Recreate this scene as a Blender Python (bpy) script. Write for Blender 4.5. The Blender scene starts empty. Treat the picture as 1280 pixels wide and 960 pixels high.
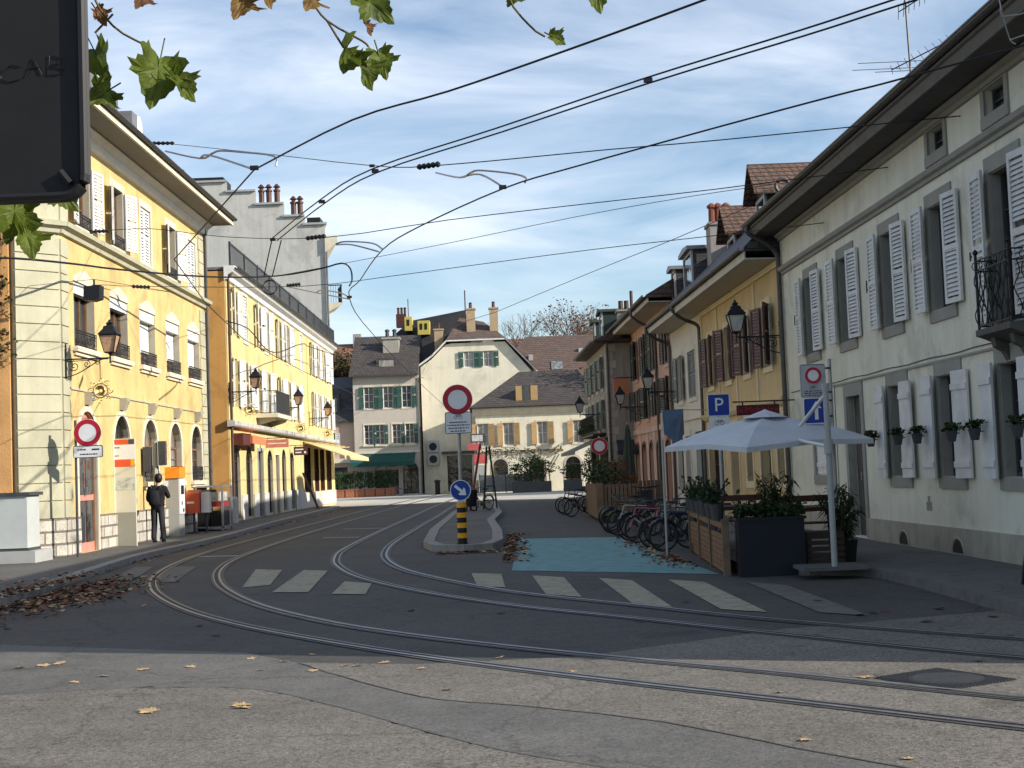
import bpy, bmesh, math, random
from mathutils import Vector, Matrix
R = math.radians
rnd = random.Random(11)
sc = bpy.context.scene
COL = sc.collection
V = Vector

# ------------------------------------------------------------------ materials
MATS = {}
def nodes_of(name):
    m = bpy.data.materials.new(name); m.use_nodes = True
    nt = m.node_tree; b = nt.nodes['Principled BSDF']
    return m, nt, b
def N(nt, kind, **kw):
    n = nt.nodes.new(kind)
    for k, v in kw.items():
        if k in n.inputs: n.inputs[k].default_value = v
        else: setattr(n, k, v)
    return n
def ramp(nt, fac, stops):
    r = nt.nodes.new('ShaderNodeValToRGB')
    e = r.color_ramp.elements
    while len(e) < len(stops): e.new(0.5)
    for el, (p, c) in zip(e, stops):
        el.position = p; el.color = (*c, 1) if len(c) == 3 else c
    nt.links.new(fac, r.inputs['Fac']); return r.outputs['Color']
def mul(c, k): return tuple(min(1, max(0, x*k)) for x in c)
def mat(name, col, rough=.8, var=.12, scale=2.0, bump=0.0, bscale=60.0, metal=0.0, streak=0.0, spec=.3, trans=0.0):
    """plain surface: base colour broken up by two noises, optional vertical weather streaks, fine bump"""
    if name in MATS: return MATS[name]
    m, nt, b = nodes_of(name); L = nt.links.new
    tc = N(nt, 'ShaderNodeTexCoord')
    n1 = N(nt, 'ShaderNodeTexNoise', Scale=scale, Detail=6.0, Roughness=.62)
    L(tc.outputs['Object'], n1.inputs['Vector'])
    c = ramp(nt, n1.outputs['Fac'], [(.3, mul(col, 1-var)), (.5, col), (.72, mul(col, 1+var*.6))])
    if streak:
        mp = N(nt, 'ShaderNodeMapping'); mp.inputs['Scale'].default_value = (3.2, 3.2, .22)
        L(tc.outputs['Object'], mp.inputs['Vector'])
        n2 = N(nt, 'ShaderNodeTexNoise', Scale=1.0, Detail=8.0, Roughness=.7)
        L(mp.outputs['Vector'], n2.inputs['Vector'])
        f = ramp(nt, n2.outputs['Fac'], [(.42, (1, 1, 1)), (.75, (1-streak, 1-streak*1.05, 1-streak*1.1))])
        mx = N(nt, 'ShaderNodeMix', data_type='RGBA', blend_type='MULTIPLY'); mx.inputs[0].default_value = 1
        L(c, mx.inputs[6]); L(f, mx.inputs[7]); c = mx.outputs[2]
        n5 = N(nt, 'ShaderNodeTexNoise', Scale=.55, Detail=5.0, Roughness=.65, Distortion=.6); L(tc.outputs['Object'], n5.inputs['Vector'])
        f5 = ramp(nt, n5.outputs['Fac'], [(.38, (1-streak*1.1,)*3), (.46, (1, 1, 1)), (.6, (1, 1, 1)), (.66, (1-streak*.5, 1-streak*.55, 1-streak*.65))])
        wv = N(nt, 'ShaderNodeTexNoise', Scale=1.3, Detail=6.0); L(tc.outputs['Object'], wv.inputs['Vector'])
        ad = N(nt, 'ShaderNodeMix', data_type='RGBA', blend_type='LINEAR_LIGHT'); ad.inputs[0].default_value = .35; L(tc.outputs['Object'], ad.inputs[6]); L(wv.outputs['Color'], ad.inputs[7])
        vc = N(nt, 'ShaderNodeTexVoronoi', Scale=.55, feature='DISTANCE_TO_EDGE'); L(ad.outputs[2], vc.inputs['Vector'])
        f6 = ramp(nt, vc.outputs['Distance'], [(0, (1-streak*.9,)*3), (.005, (1, 1, 1))])
        for q in (f5, f6):
            mx = N(nt, 'ShaderNodeMix', data_type='RGBA', blend_type='MULTIPLY'); mx.inputs[0].default_value = 1
            L(c, mx.inputs[6]); L(q, mx.inputs[7]); c = mx.outputs[2]
    L(c, b.inputs['Base Color'])
    b.inputs['Roughness'].default_value = rough; b.inputs['Metallic'].default_value = metal
    b.inputs['Specular IOR Level'].default_value = spec
    if bump:
        n3 = N(nt, 'ShaderNodeTexNoise', Scale=bscale, Detail=5.0)
        L(tc.outputs['Object'], n3.inputs['Vector'])
        bp = N(nt, 'ShaderNodeBump', Strength=bump, Distance=.02)
        L(n3.outputs['Fac'], bp.inputs['Height']); L(bp.outputs['Normal'], b.inputs['Normal'])
    if trans:
        t = N(nt, 'ShaderNodeBsdfTranslucent'); L(c, t.inputs['Color'])
        ms = N(nt, 'ShaderNodeMixShader'); ms.inputs[0].default_value = trans
        L(b.outputs[0], ms.inputs[1]); L(t.outputs[0], ms.inputs[2])
        L(ms.outputs[0], nt.nodes['Material Output'].inputs['Surface'])
    MATS[name] = m; return m
def mat_asphalt(name, col, grain=1.0, rough=.85):
    m, nt, b = nodes_of(name); L = nt.links.new
    tc = N(nt, 'ShaderNodeTexCoord')
    n1 = N(nt, 'ShaderNodeTexNoise', Scale=.45, Detail=7.0, Roughness=.6)
    n2 = N(nt, 'ShaderNodeTexNoise', Scale=85.0, Detail=3.0, Roughness=.7)
    vo = N(nt, 'ShaderNodeTexVoronoi', Scale=52.0)
    n4 = N(nt, 'ShaderNodeTexNoise', Scale=4.0, Detail=8.0, Roughness=.75)
    for n in (n1, n2, vo, n4): L(tc.outputs['Object'], n.inputs['Vector'])
    base = ramp(nt, n1.outputs['Fac'], [(.25, mul(col, .74)), (.5, col), (.75, mul(col, 1.22))])
    sp = ramp(nt, vo.outputs['Color'], [(.0, (1-.62*grain,)*3), (.45, (1-.15*grain,)*3), (.8, (1,)*3), (1.0, (1+.35*grain,)*3)])
    sp2 = ramp(nt, n2.outputs['Fac'], [(.35, (1-.5*grain,)*3), (.62, (1, 1, 1))])
    st = ramp(nt, n4.outputs['Fac'], [(.35, (.8, .8, .8)), (.6, (1, 1, 1))])
    n6 = N(nt, 'ShaderNodeTexNoise', Scale=1.1, Detail=3.0, Roughness=.5, Distortion=.8); L(tc.outputs['Object'], n6.inputs['Vector'])
    oil = ramp(nt, n6.outputs['Fac'], [(.27, (.66, .66, .67)), (.36, (1, 1, 1))])
    mp = N(nt, 'ShaderNodeMapping'); mp.inputs['Rotation'].default_value = (0, 0, .5); L(tc.outputs['Object'], mp.inputs['Vector'])
    wn = N(nt, 'ShaderNodeTexNoise', Scale=2.2, Detail=8.0, Roughness=.7); L(mp.outputs[0], wn.inputs['Vector'])
    ad = N(nt, 'ShaderNodeMix', data_type='RGBA', blend_type='LINEAR_LIGHT'); ad.inputs[0].default_value = .3; L(mp.outputs[0], ad.inputs[6]); L(wn.outputs['Color'], ad.inputs[7])
    vc = N(nt, 'ShaderNodeTexVoronoi', Scale=.36, feature='DISTANCE_TO_EDGE'); L(ad.outputs[2], vc.inputs['Vector'])
    crk = ramp(nt, vc.outputs['Distance'], [(0, (.45, .45, .45)), (.0028, (.8, .8, .8)), (.006, (1, 1, 1))])
    for o in (sp, sp2, st, oil, crk):
        mx = N(nt, 'ShaderNodeMix', data_type='RGBA', blend_type='MULTIPLY'); mx.inputs[0].default_value = 1
        L(base, mx.inputs[6]); L(o, mx.inputs[7]); base = mx.outputs[2]
    L(base, b.inputs['Base Color']); b.inputs['Roughness'].default_value = rough
    b.inputs['Specular IOR Level'].default_value = .35
    bp = N(nt, 'ShaderNodeBump', Strength=.5*grain, Distance=.012)
    L(n2.outputs['Fac'], bp.inputs['Height']); L(bp.outputs['Normal'], b.inputs['Normal'])
    return m
def mat_bricks(name, c1, c2, mortar, bw, bh, rough=.85, bump=.6, mort=.02, plane='uz', offset=.5):
    """block pattern (stone base, roof tiles, paving).  plane picks the two object axes it runs along"""
    m, nt, b = nodes_of(name); L = nt.links.new
    tc = N(nt, 'ShaderNodeTexCoord'); sep = N(nt, 'ShaderNodeSeparateXYZ'); L(tc.outputs['Object'], sep.inputs[0])
    cmb = N(nt, 'ShaderNodeCombineXYZ')
    if plane == 'uz':
        ad = N(nt, 'ShaderNodeMath', operation='ADD'); L(sep.outputs['X'], ad.inputs[0]); L(sep.outputs['Y'], ad.inputs[1])
        L(ad.outputs[0], cmb.inputs['X']); L(sep.outputs['Z'], cmb.inputs['Y'])
    elif plane == 'yz':
        L(sep.outputs['Y'], cmb.inputs['X']); L(sep.outputs['Z'], cmb.inputs['Y'])
    elif plane == 'xz':
        L(sep.outputs['X'], cmb.inputs['X']); L(sep.outputs['Z'], cmb.inputs['Y'])
    else:
        L(sep.outputs['X'], cmb.inputs['X']); L(sep.outputs['Y'], cmb.inputs['Y'])
    br = N(nt, 'ShaderNodeTexBrick'); br.offset = offset
    br.inputs['Color1'].default_value = (*c1, 1); br.inputs['Color2'].default_value = (*c2, 1); br.inputs['Mortar'].default_value = (*mortar, 1)
    br.inputs['Scale'].default_value = 1; br.inputs['Mortar Size'].default_value = mort
    br.inputs['Brick Width'].default_value = bw; br.inputs['Row Height'].default_value = bh
    L(cmb.outputs[0], br.inputs['Vector'])
    n1 = N(nt, 'ShaderNodeTexNoise', Scale=3.0, Detail=7.0, Roughness=.7); L(tc.outputs['Object'], n1.inputs['Vector'])
    f = ramp(nt, n1.outputs['Fac'], [(.3, (.62, .62, .62)), (.6, (1, 1, 1))])
    mx = N(nt, 'ShaderNodeMix', data_type='RGBA', blend_type='MULTIPLY'); mx.inputs[0].default_value = 1
    L(br.outputs['Color'], mx.inputs[6]); L(f, mx.inputs[7]); L(mx.outputs[2], b.inputs['Base Color'])
    b.inputs['Roughness'].default_value = rough
    n2 = N(nt, 'ShaderNodeTexNoise', Scale=18.0, Detail=4.0); L(tc.outputs['Object'], n2.inputs['Vector'])
    sb = N(nt, 'ShaderNodeMath', operation='SUBTRACT'); L(n2.outputs['Fac'], sb.inputs[0]); L(br.outputs['Fac'], sb.inputs[1])
    bp = N(nt, 'ShaderNodeBump', Strength=bump, Distance=.03)
    L(sb.outputs[0], bp.inputs['Height']); L(bp.outputs['Normal'], b.inputs['Normal'])
    return m
def mat_worn(name, col, under, keep=.5, scale=7.0):
    """road paint worn through to the asphalt in ragged spots"""
    m = mat(name, col, .8, .3, 4, .3, 90); nt = m.node_tree; b = nt.nodes['Principled BSDF']; L = nt.links.new
    src = b.inputs['Base Color'].links[0].from_socket; tc = N(nt, 'ShaderNodeTexCoord')
    n = N(nt, 'ShaderNodeTexNoise', Scale=scale, Detail=9.0, Roughness=.72); L(tc.outputs['Object'], n.inputs['Vector'])
    f = ramp(nt, n.outputs['Fac'], [(keep-.06, (0, 0, 0)), (keep+.05, (1, 1, 1))])
    mx = N(nt, 'ShaderNodeMix', data_type='RGBA'); L(f, mx.inputs[0]); mx.inputs[6].default_value = (*under, 1); L(src, mx.inputs[7]); L(mx.outputs[2], b.inputs['Base Color'])
    return m
def mat_glass(name, col=(.02, .022, .024), rough=.06, light=None):
    """window glass over a dark room; a soft noise stands for curtains and furniture behind"""
    m, nt, b = nodes_of(name); L = nt.links.new
    tc = N(nt, 'ShaderNodeTexCoord'); mp = N(nt, 'ShaderNodeMapping'); mp.inputs['Scale'].default_value = (2.5, 2.5, .5)
    L(tc.outputs['Object'], mp.inputs['Vector'])
    n1 = N(nt, 'ShaderNodeTexNoise', Scale=1.6, Detail=3.0); L(mp.outputs[0], n1.inputs['Vector'])
    c = ramp(nt, n1.outputs['Fac'], [(.35, col), (.75, light or mul(col, 3.2))])
    L(c, b.inputs['Base Color']); b.inputs['Roughness'].default_value = rough
    b.inputs['Specular IOR Level'].default_value = .6
    n2 = N(nt, 'ShaderNodeTexNoise', Scale=1.7, Detail=2.0); L(tc.outputs['Object'], n2.inputs['Vector'])
    bp = N(nt, 'ShaderNodeBump', Strength=.25, Distance=.05); L(n2.outputs['Fac'], bp.inputs['Height']); L(bp.outputs['Normal'], b.inputs['Normal'])
    return m

M = {}
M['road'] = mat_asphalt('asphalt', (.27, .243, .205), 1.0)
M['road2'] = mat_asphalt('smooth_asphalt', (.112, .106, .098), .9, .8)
M['pave'] = mat_asphalt('pavement_asphalt', (.15, .145, .135), .5)
M['earth'] = mat_asphalt('far_ground', (.16, .15, .13), .5)
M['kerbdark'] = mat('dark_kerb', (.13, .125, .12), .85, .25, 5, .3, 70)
M['slatwood'] = mat('faded_slat_wood', (.2, .135, .085), .75, .3, 5, .3, 40)
M['kerb'] = mat('granite_kerb', (.27, .26, .24), .8, .25, 5, .3, 70)
M['stripe'] = mat_worn('worn_yellow_marking', (.34, .31, .22), (.12, .115, .11), .4)
M['turq'] = mat_worn('turquoise_paint', (.15, .3, .31), (.11, .13, .13), .36, 2.2)
M['whiteline'] = mat('worn_white_marking', (.33, .33, .31), .8, .35, 5)
M['steel'] = mat('polished_rail', (.3, .3, .3), .42, .4, 4, metal=.55)
M['groove'] = mat('rail_groove', (.03, .028, .026), .7, .2, 6)
M['iron'] = mat('black_iron', (.018, .018, .02), .5, .2, 8, metal=.3)
M['galv'] = mat('galvanised_steel', (.36, .37, .38), .45, .2, 6, metal=.7)
M['greypaint'] = mat('grey_paint', (.36, .37, .36), .5, .1, 5)
M['darkgrey'] = mat('dark_grey_paint', (.06, .062, .065), .5, .15, 5)
M['white'] = mat('white_paint', (.74, .74, .72), .5, .1, 3)
M['shutterwhite'] = mat('white_shutter_paint', (.66, .67, .66), .55, .14, 4, streak=.12)
M['wood'] = mat('weathered_wood', (.19, .105, .055), .7, .3, 5, .3, 40)
M['woodgrey'] = mat('grey_wood', (.17, .12, .08), .75, .3, 5, .3, 40)
M['darkwood'] = mat('dark_wood', (.035, .022, .016), .6, .3, 6, .2, 40)
M['redwood'] = mat('red_brown_wood', (.075, .03, .022), .5, .25, 5)
M['zinc'] = mat('zinc_gutter', (.09, .085, .08), .5, .25, 4, metal=.4)
M['black'] = mat('black_paint', (.012, .012, .013), .45, .2, 6)
M['red'] = mat('sign_red', (.42, .012, .03), .4, .08, 5)
M['blue'] = mat('sign_blue', (.012, .045, .27), .4, .06, 5)
M['signwhite'] = mat('sign_white', (.72, .72, .7), .4, .06, 5)
M['signgrey'] = mat('sign_grey', (.42, .42, .43), .45, .08, 5)
M['yellow'] = mat('beacon_yellow', (.8, .36, .015), .45, .12, 6)
M['orange'] = mat('orange_panel', (.85, .27, .02), .45, .08, 4)
M['tpgred'] = mat('red_orange_panel', (.68, .09, .03), .45, .08, 4)
M['gold'] = mat('gilded_iron', (.4, .29, .11), .45, .35, 14, metal=.7)
M['glass'] = mat_glass('window_glass')
M['glassb'] = mat_glass('bright_window_glass', (.09, .1, .1), .08, (.3, .31, .3))
M['curtain'] = mat_glass('curtained_glass', (.16, .15, .13), .12, (.42, .4, .36))
M['lampglass'] = mat('lamp_glass', (.5, .5, .46), .25, .25, 6, spec=.5)
M['lampamber'] = mat('amber_lamp_glass', (.55, .33, .19), .2, .4, 9, spec=.5)
M['sunblind'] = mat('white_blind', (.72, .72, .68), .6, .08, 4)
M['terracotta'] = mat('terracotta', (.34, .13, .07), .8, .25, 6)
M['slate'] = mat_bricks('slate_roof', (.045, .045, .05), (.085, .08, .082), (.02, .02, .02), .3, .18, .6, .5, .015)
M['slatebrown'] = mat_bricks('weathered_brown_slate', (.06, .05, .044), (.095, .078, .068), (.03, .026, .024), .3, .18, .8, .6, .02)
M['tile'] = mat_bricks('clay_roof_tiles', (.22, .12, .075), (.15, .085, .058), (.045, .03, .025), .2, .13, .85, .9, .02)
M['tilebrown'] = mat_bricks('brown_roof_tiles', (.16, .105, .08), (.12, .08, .064), (.06, .045, .04), .3, .2, .9, .7, .02)
M['zincroof'] = mat('zinc_roof', (.2, .2, .21), .5, .2, 3, metal=.3)
M['stonebase'] = mat_bricks('rusticated_stone', (.62, .57, .48), (.5, .46, .39), (.2, .17, .14), .7, .27, .9, 1.0, .025)
M['leafA'] = mat('leaf_dark', (.022, .042, .014), .6, .35, 8, trans=.25)
M['leafB'] = mat('leaf_mid', (.045, .075, .02), .6, .35, 8, trans=.3)
M['leafC'] = mat('leaf_rusty', (.15, .07, .03), .7, .35, 8, trans=.25)
M['plane'] = mat('plane_leaf_green', (.1, .135, .016), .5, .65, 11, .3, 40, trans=.45)
M['planey'] = mat('plane_leaf_yellow', (.17, .1, .025), .55, .55, 16, trans=.3)
M['dry'] = mat('dry_leaf', (.2, .085, .045), .8, .5, 6)
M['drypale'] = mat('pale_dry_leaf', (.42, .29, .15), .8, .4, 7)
M['bark'] = mat('bark', (.12, .095, .075), .9, .35, 8, .4, 30)
M['skin'] = mat('skin', (.5, .3, .22), .55, .08, 6)
M['darkcloth'] = mat('black_cloth', (.014, .014, .017), .9, .3, 8)
M['greycloth'] = mat('charcoal_cloth', (.03, .03, .034), .9, .3, 8)
M['rubber'] = mat('rubber', (.012, .012, .012), .7, .2, 8)
M['canvas'] = mat('white_canvas', (.7, .72, .75), .85, .1, 3, trans=.25)
M['canvasgreen'] = mat('green_canvas', (.02, .085, .07), .85, .15, 4)
M['canvasdull'] = mat('dull_green_canvas', (.05, .065, .05), .9, .2, 5)

# ------------------------------------------------------------------ mesh builder
class MB:
    def __init__(s): s.v = []; s.f = []; s.m = []
    def add(s, vs, fs, mi=0):
        o = len(s.v); s.v += [V(p) for p in vs]
        for f in fs: s.f.append([i+o for i in f]); s.m.append(mi)
    def poly(s, pts, mi=0): s.add(pts, [list(range(len(pts)))], mi)
    def obox(s, o, a, b, c, mi=0):
        o, a, b, c = V(o), V(a), V(b), V(c)
        s.add([o, o+a, o+a+b, o+b, o+c, o+a+c, o+a+b+c, o+b+c],
              [[0, 3, 2, 1], [4, 5, 6, 7], [0, 1, 5, 4], [1, 2, 6, 5], [2, 3, 7, 6], [3, 0, 4, 7]], mi)
    def box(s, x0, x1, y0, y1, z0, z1, mi=0): s.obox((x0, y0, z0), (x1-x0, 0, 0), (0, y1-y0, 0), (0, 0, z1-z0), mi)
    def prism(s, pts, ext, mi=0):
        n = len(pts); ext = V(ext); p = [V(q) for q in pts]
        s.add(p+[q+ext for q in p], [list(range(n))[::-1], list(range(n, 2*n))] + [[i, (i+1) % n, n+(i+1) % n, n+i] for i in range(n)], mi)
    def tube(s, pts, r, n=6, mi=0, closed=False):
        pts = [V(p) for p in pts]; k = len(pts); rr = r if isinstance(r, (list, tuple)) else [r]*k
        vs = []
        for i, p in enumerate(pts):
            a = pts[(i-1) % k] if closed or i else p; b = pts[(i+1) % k] if closed or i < k-1 else p
            t = (b-a); t = t.normalized() if t.length > 1e-9 else V((0, 0, 1))
            up = V((0, 0, 1)) if abs(t.z) < .9 else V((1, 0, 0))
            x = t.cross(up).normalized(); y = x.cross(t)
            for j in range(n):
                an = 2*math.pi*j/n; vs.append(p+(x*math.cos(an)+y*math.sin(an))*rr[i])
        fs = []
        for i in range(k if closed else k-1):
            i2 = (i+1) % k
            for j in range(n): fs.append([i*n+j, i*n+(j+1) % n, i2*n+(j+1) % n, i2*n+j])
        if not closed: fs += [list(range(n))[::-1], [(k-1)*n+j for j in range(n)]]
        s.add(vs, fs, mi)
    def lathe(s, o, prof, n=12, mi=0, axis=None):
        o = V(o); vs = []
        ax = V(axis).normalized() if axis else V((0, 0, 1))
        up = V((1, 0, 0)) if abs(ax.x) < .9 else V((0, 1, 0))
        x = ax.cross(up).normalized(); y = ax.cross(x)
        for r, z in prof:
            for j in range(n):
                a = 2*math.pi*j/n; vs.append(o+ax*z+(x*math.cos(a)+y*math.sin(a))*r)
        fs = [[i*n+j, i*n+(j+1) % n, (i+1)*n+(j+1) % n, (i+1)*n+j] for i in range(len(prof)-1) for j in range(n)]
        fs += [list(range(n))[::-1], [(len(prof)-1)*n+j for j in range(n)]]
        s.add(vs, fs, mi)
    def ribbon(s, pts, w0, w1, z, mi=0):
        """flat strip along a 2-D polyline between offsets w0 and w1 to its left"""
        vs = []
        for i, p in enumerate(pts):
            a = pts[max(0, i-1)]; b = pts[min(len(pts)-1, i+1)]
            t = V((b[0]-a[0], b[1]-a[1])).normalized(); nx, ny = -t.y, t.x
            vs += [(p[0]+nx*w0, p[1]+ny*w0, z), (p[0]+nx*w1, p[1]+ny*w1, z)]
        s.add(vs, [[2*i, 2*i+1, 2*i+3, 2*i+2] for i in range(len(pts)-1)], mi)
    def leaf(s, c, size, mi=0, tilt=None):
        """one small pointed leaf face of four corners"""
        a = rnd.uniform(0, 6.283); b = rnd.uniform(-1, 1) if tilt is None else tilt
        d = V((math.cos(a)*math.cos(b), math.sin(a)*math.cos(b), math.sin(b)))
        w = d.cross(V((rnd.uniform(-1, 1), rnd.uniform(-1, 1), rnd.uniform(-1, 1))))
        w = w.normalized()*size*.32 if w.length > 1e-6 else V((0, 0, size*.3)); c = V(c)
        s.add([c-d*size*.5, c+w, c+d*size*.5, c-w], [[0, 1, 2, 3]], mi)
def off_of(p):
    o = V((0, 0, 0))
    while p is not None: o += p.location; p = p.parent
    return o
KEEP = {'leaves', 'foliage', 'stem', 'stems', 'hedge_plants', 'balcony_plants', 'bamboo', 'wall', 'network_map', 'window', 'cable', 'roof', 'ear', 'rim_and_spokes'}
def pieces(mb):
    """faces of the builder sorted into pieces that stand well apart from each other"""
    n = len(mb.v); par = list(range(n))
    def find(a):
        while par[a] != a: par[a] = par[par[a]]; a = par[a]
        return a
    for fc in mb.f:
        r_ = find(fc[0])
        for i in fc[1:]: par[find(i)] = r_
    roots = {}
    for i in range(n): roots.setdefault(find(i), []).append(i)
    isl = list(roots); k = len(isl)
    if not 1 < k <= 160: return None
    bx = []
    for r_ in isl:
        q = [mb.v[i] for i in roots[r_]]
        lo = [min(p[a] for p in q) for a in range(3)]; hi = [max(p[a] for p in q) for a in range(3)]
        bx.append((lo, hi, max(h-l for l, h in zip(lo, hi))))
    cp = list(range(k))
    def fc_(a):
        while cp[a] != a: cp[a] = cp[cp[a]]; a = cp[a]
        return a
    for i in range(k):
        for j in range(i):
            g2 = sum(max(0, bx[i][0][a]-bx[j][1][a], bx[j][0][a]-bx[i][1][a])**2 for a in range(3))
            if g2**.5 <= max(.02, .5*max(bx[i][2], bx[j][2])): cp[fc_(i)] = fc_(j)
    if len({fc_(i) for i in range(k)}) < 2: return None
    which = {r_: fc_(i) for i, r_ in enumerate(isl)}; out = {}
    for fc, mi in zip(mb.f, mb.m): out.setdefault(which[find(fc[0])], []).append((fc, mi))
    res = []
    for fl in out.values():
        m2 = MB(); mp_ = {}
        for fc, mi in fl:
            for i in fc:
                if i not in mp_: mp_[i] = len(m2.v); m2.v.append(mb.v[i])
            m2.f.append([mp_[i] for i in fc]); m2.m.append(mi)
        res.append(m2)
    return res
def obj(name, mb, ms, parent=None, smooth=False, loc=None):
    if parent and name not in KEEP:
        ps = pieces(mb)
        if ps and name == 'plant':
            ps = [max(ps, key=lambda q: len(q.v))]
        if ps: return [obj_one(name, p, ms, parent, smooth) for p in ps][0]
    return obj_one(name, mb, ms, parent, smooth, loc)
def obj_one(name, mb, ms, parent=None, smooth=False, loc=None):
    me = bpy.data.meshes.new(name)
    o0 = off_of(parent) if parent else V(loc) if loc else V((0, 0, 0))
    me.from_pydata([v-o0 for v in mb.v], [], mb.f)
    ms = ms if isinstance(ms, (list, tuple)) else [ms]
    for m in ms: me.materials.append(M[m] if isinstance(m, str) else m)
    if len(ms) > 1: me.polygons.foreach_set('material_index', mb.m)
    if smooth: me.polygons.foreach_set('use_smooth', [True]*len(me.polygons))
    me.update()
    o = bpy.data.objects.new(name, me); COL.objects.link(o)
    if parent: o.parent = parent
    elif loc: o.location = V(loc)
    return o
def tag(o, label=None, cat=None, group=None, kind=None):
    if label: o['label'] = label
    if cat: o['category'] = cat
    if group: o['group'] = group
    if kind: o['kind'] = kind
    return o
def thing(name, label, cat, loc=(0, 0, 0), group=None):
    o = bpy.data.objects.new(name, None); COL.objects.link(o); o.location = V(loc); o.empty_display_size = .2
    return tag(o, label, cat, group)
def single(name, mb, ms, label, cat, loc, group=None, smooth=False):
    return tag(obj(name, mb, ms, None, smooth, loc), label, cat, group)
def struct(name, mb, ms): return tag(obj(name, mb, ms), kind='structure')
def dup(root, loc, rotz=None, label=None, group=None, parent=None):
    c = root.copy(); COL.objects.link(c)
    if parent: c.parent = parent
    else:
        c.location = V(loc)
        if rotz is not None: c.rotation_euler = (0, 0, rotz)
        if label: c['label'] = label
        if group: c['group'] = group
    for ch in list(root.children): dup(ch, None, parent=c)
    return c
def smooth_line(pts, n=8):
    out = []
    P = [V((*p, 0))if len(p) == 2 else V(p) for p in pts]
    for i in range(len(P)-1):
        p0, p1, p2, p3 = P[max(0, i-1)], P[i], P[i+1], P[min(len(P)-1, i+2)]
        for k in range(n):
            t = k/n
            out.append(.5*((2*p1)+(p2-p0)*t+(2*p0-5*p1+4*p2-p3)*t*t+(3*p1-p0-3*p2+p3)*t**3))
    out.append(P[-1]); return out
def arc(c, r, a0, a1, ax, ay, n=10):
    c, ax, ay = V(c), V(ax), V(ay)
    return [c+ax*r*math.cos(a0+(a1-a0)*i/n)+ay*r*math.sin(a0+(a1-a0)*i/n) for i in range(n+1)]
def spiral(c, r, turns, a0, ax, ay, n=18, sgn=1):
    c, ax, ay = V(c), V(ax), V(ay); out = []
    for i in range(n+1):
        t = i/n; rr = r*(1-.85*t); a = a0+sgn*turns*6.283*t
        out.append(c+ax*rr*math.cos(a)+ay*rr*math.sin(a))
    return out
def text(s, size, m, parent, origin, right, up, align='CENTER', name='lettering', th=.002):
    cu = bpy.data.curves.new('lettering', 'FONT'); cu.body = s; cu.size = size; cu.align_x = align; cu.align_y = 'CENTER'
    cu.extrude = th; cu.space_word = .7; cu.resolution_u = 3
    o = bpy.data.objects.new('lettering', cu); COL.objects.link(o)
    dg = bpy.context.evaluated_depsgraph_get(); me = bpy.data.meshes.new_from_object(o.evaluated_get(dg))
    bpy.data.objects.remove(o); bpy.data.curves.remove(cu)
    r, u = V(right).normalized(), V(up).normalized(); n = r.cross(u)
    mt = Matrix((r, u, n)).transposed().to_4x4(); mt.translation = V(origin)-off_of(parent)
    me.transform(mt); me.materials.clear(); me.materials.append(M[m])
    ob = bpy.data.objects.new(name, me); COL.objects.link(ob); ob.parent = parent
    return ob

# ------------------------------------------------------------------ facades: u along the wall, z up, d outwards
class Fac:
    def __init__(s, p, q, side):
        s.p = V((*p, 0)); s.u = (V((*q, 0))-s.p).normalized()
        s.n = V((-s.u.y, s.u.x, 0))*side
    def P(s, u, z, d=0): return s.p+s.u*u+s.n*d+V((0, 0, z))
    def box(s, mb, u0, u1, z0, z1, d0, d1, mi=0):
        mb.obox(s.P(u0, z0, d0), s.u*(u1-u0), s.n*(d1-d0), (0, 0, z1-z0), mi)
    def prism(s, mb, u0, u1, prof, mi=0): mb.prism([s.P(u0, z, d) for d, z in prof], s.u*(u1-u0), mi)
    def arcp(s, a, b, zt, rise, d, n=10):
        """points of an arch over a..b whose crown is at zt"""
        c = (a+b)/2; w = (b-a)/2
        return [s.P(c-w*math.cos(math.pi*i/n), zt-rise+rise*math.sin(math.pi*i/n), d) for i in range(n+1)]
    def sheet(s, mb, u0, u1, z0, z1, ops, dep=.18, mi=0):
        us = sorted({u0, u1, *[x for o in ops for x in o[:2] if u0 < x < u1]})
        zs = sorted({z0, z1, *[x for o in ops for x in o[2:4] if z0 < x < z1]})
        for i in range(len(us)-1):
            for j in range(len(zs)-1):
                cu, cz = (us[i]+us[i+1])/2, (zs[j]+zs[j+1])/2
                if any(o[0] < cu < o[1] and o[2] < cz < o[3] for o in ops): continue
                mb.poly([s.P(us[i], zs[j]), s.P(us[i+1], zs[j]), s.P(us[i+1], zs[j+1]), s.P(us[i], zs[j+1])], mi)
        for o in ops:
            a, b, c, e = o[:4]; rise = o[4] if len(o) > 4 else 0
            zt = e-rise
            for x in (a, b): mb.poly([s.P(x, c), s.P(x, c, -dep), s.P(x, zt, -dep), s.P(x, zt)], mi)
            mb.poly([s.P(a, c), s.P(b, c), s.P(b, c, -dep), s.P(a, c, -dep)], mi)
            if rise:
                f, k = s.arcp(a, b, e, rise, 0), s.arcp(a, b, e, rise, -dep)
                for i in range(10):
                    mb.poly([f[i], f[i+1], k[i+1], k[i]], mi)
                    cor = s.P(a, e) if i < 5 else s.P(b, e)
                    mb.poly([cor, f[i], f[i+1]], mi)
            else: mb.poly([s.P(a, e), s.P(b, e), s.P(b, e, -dep), s.P(a, e, -dep)], mi)
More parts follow.
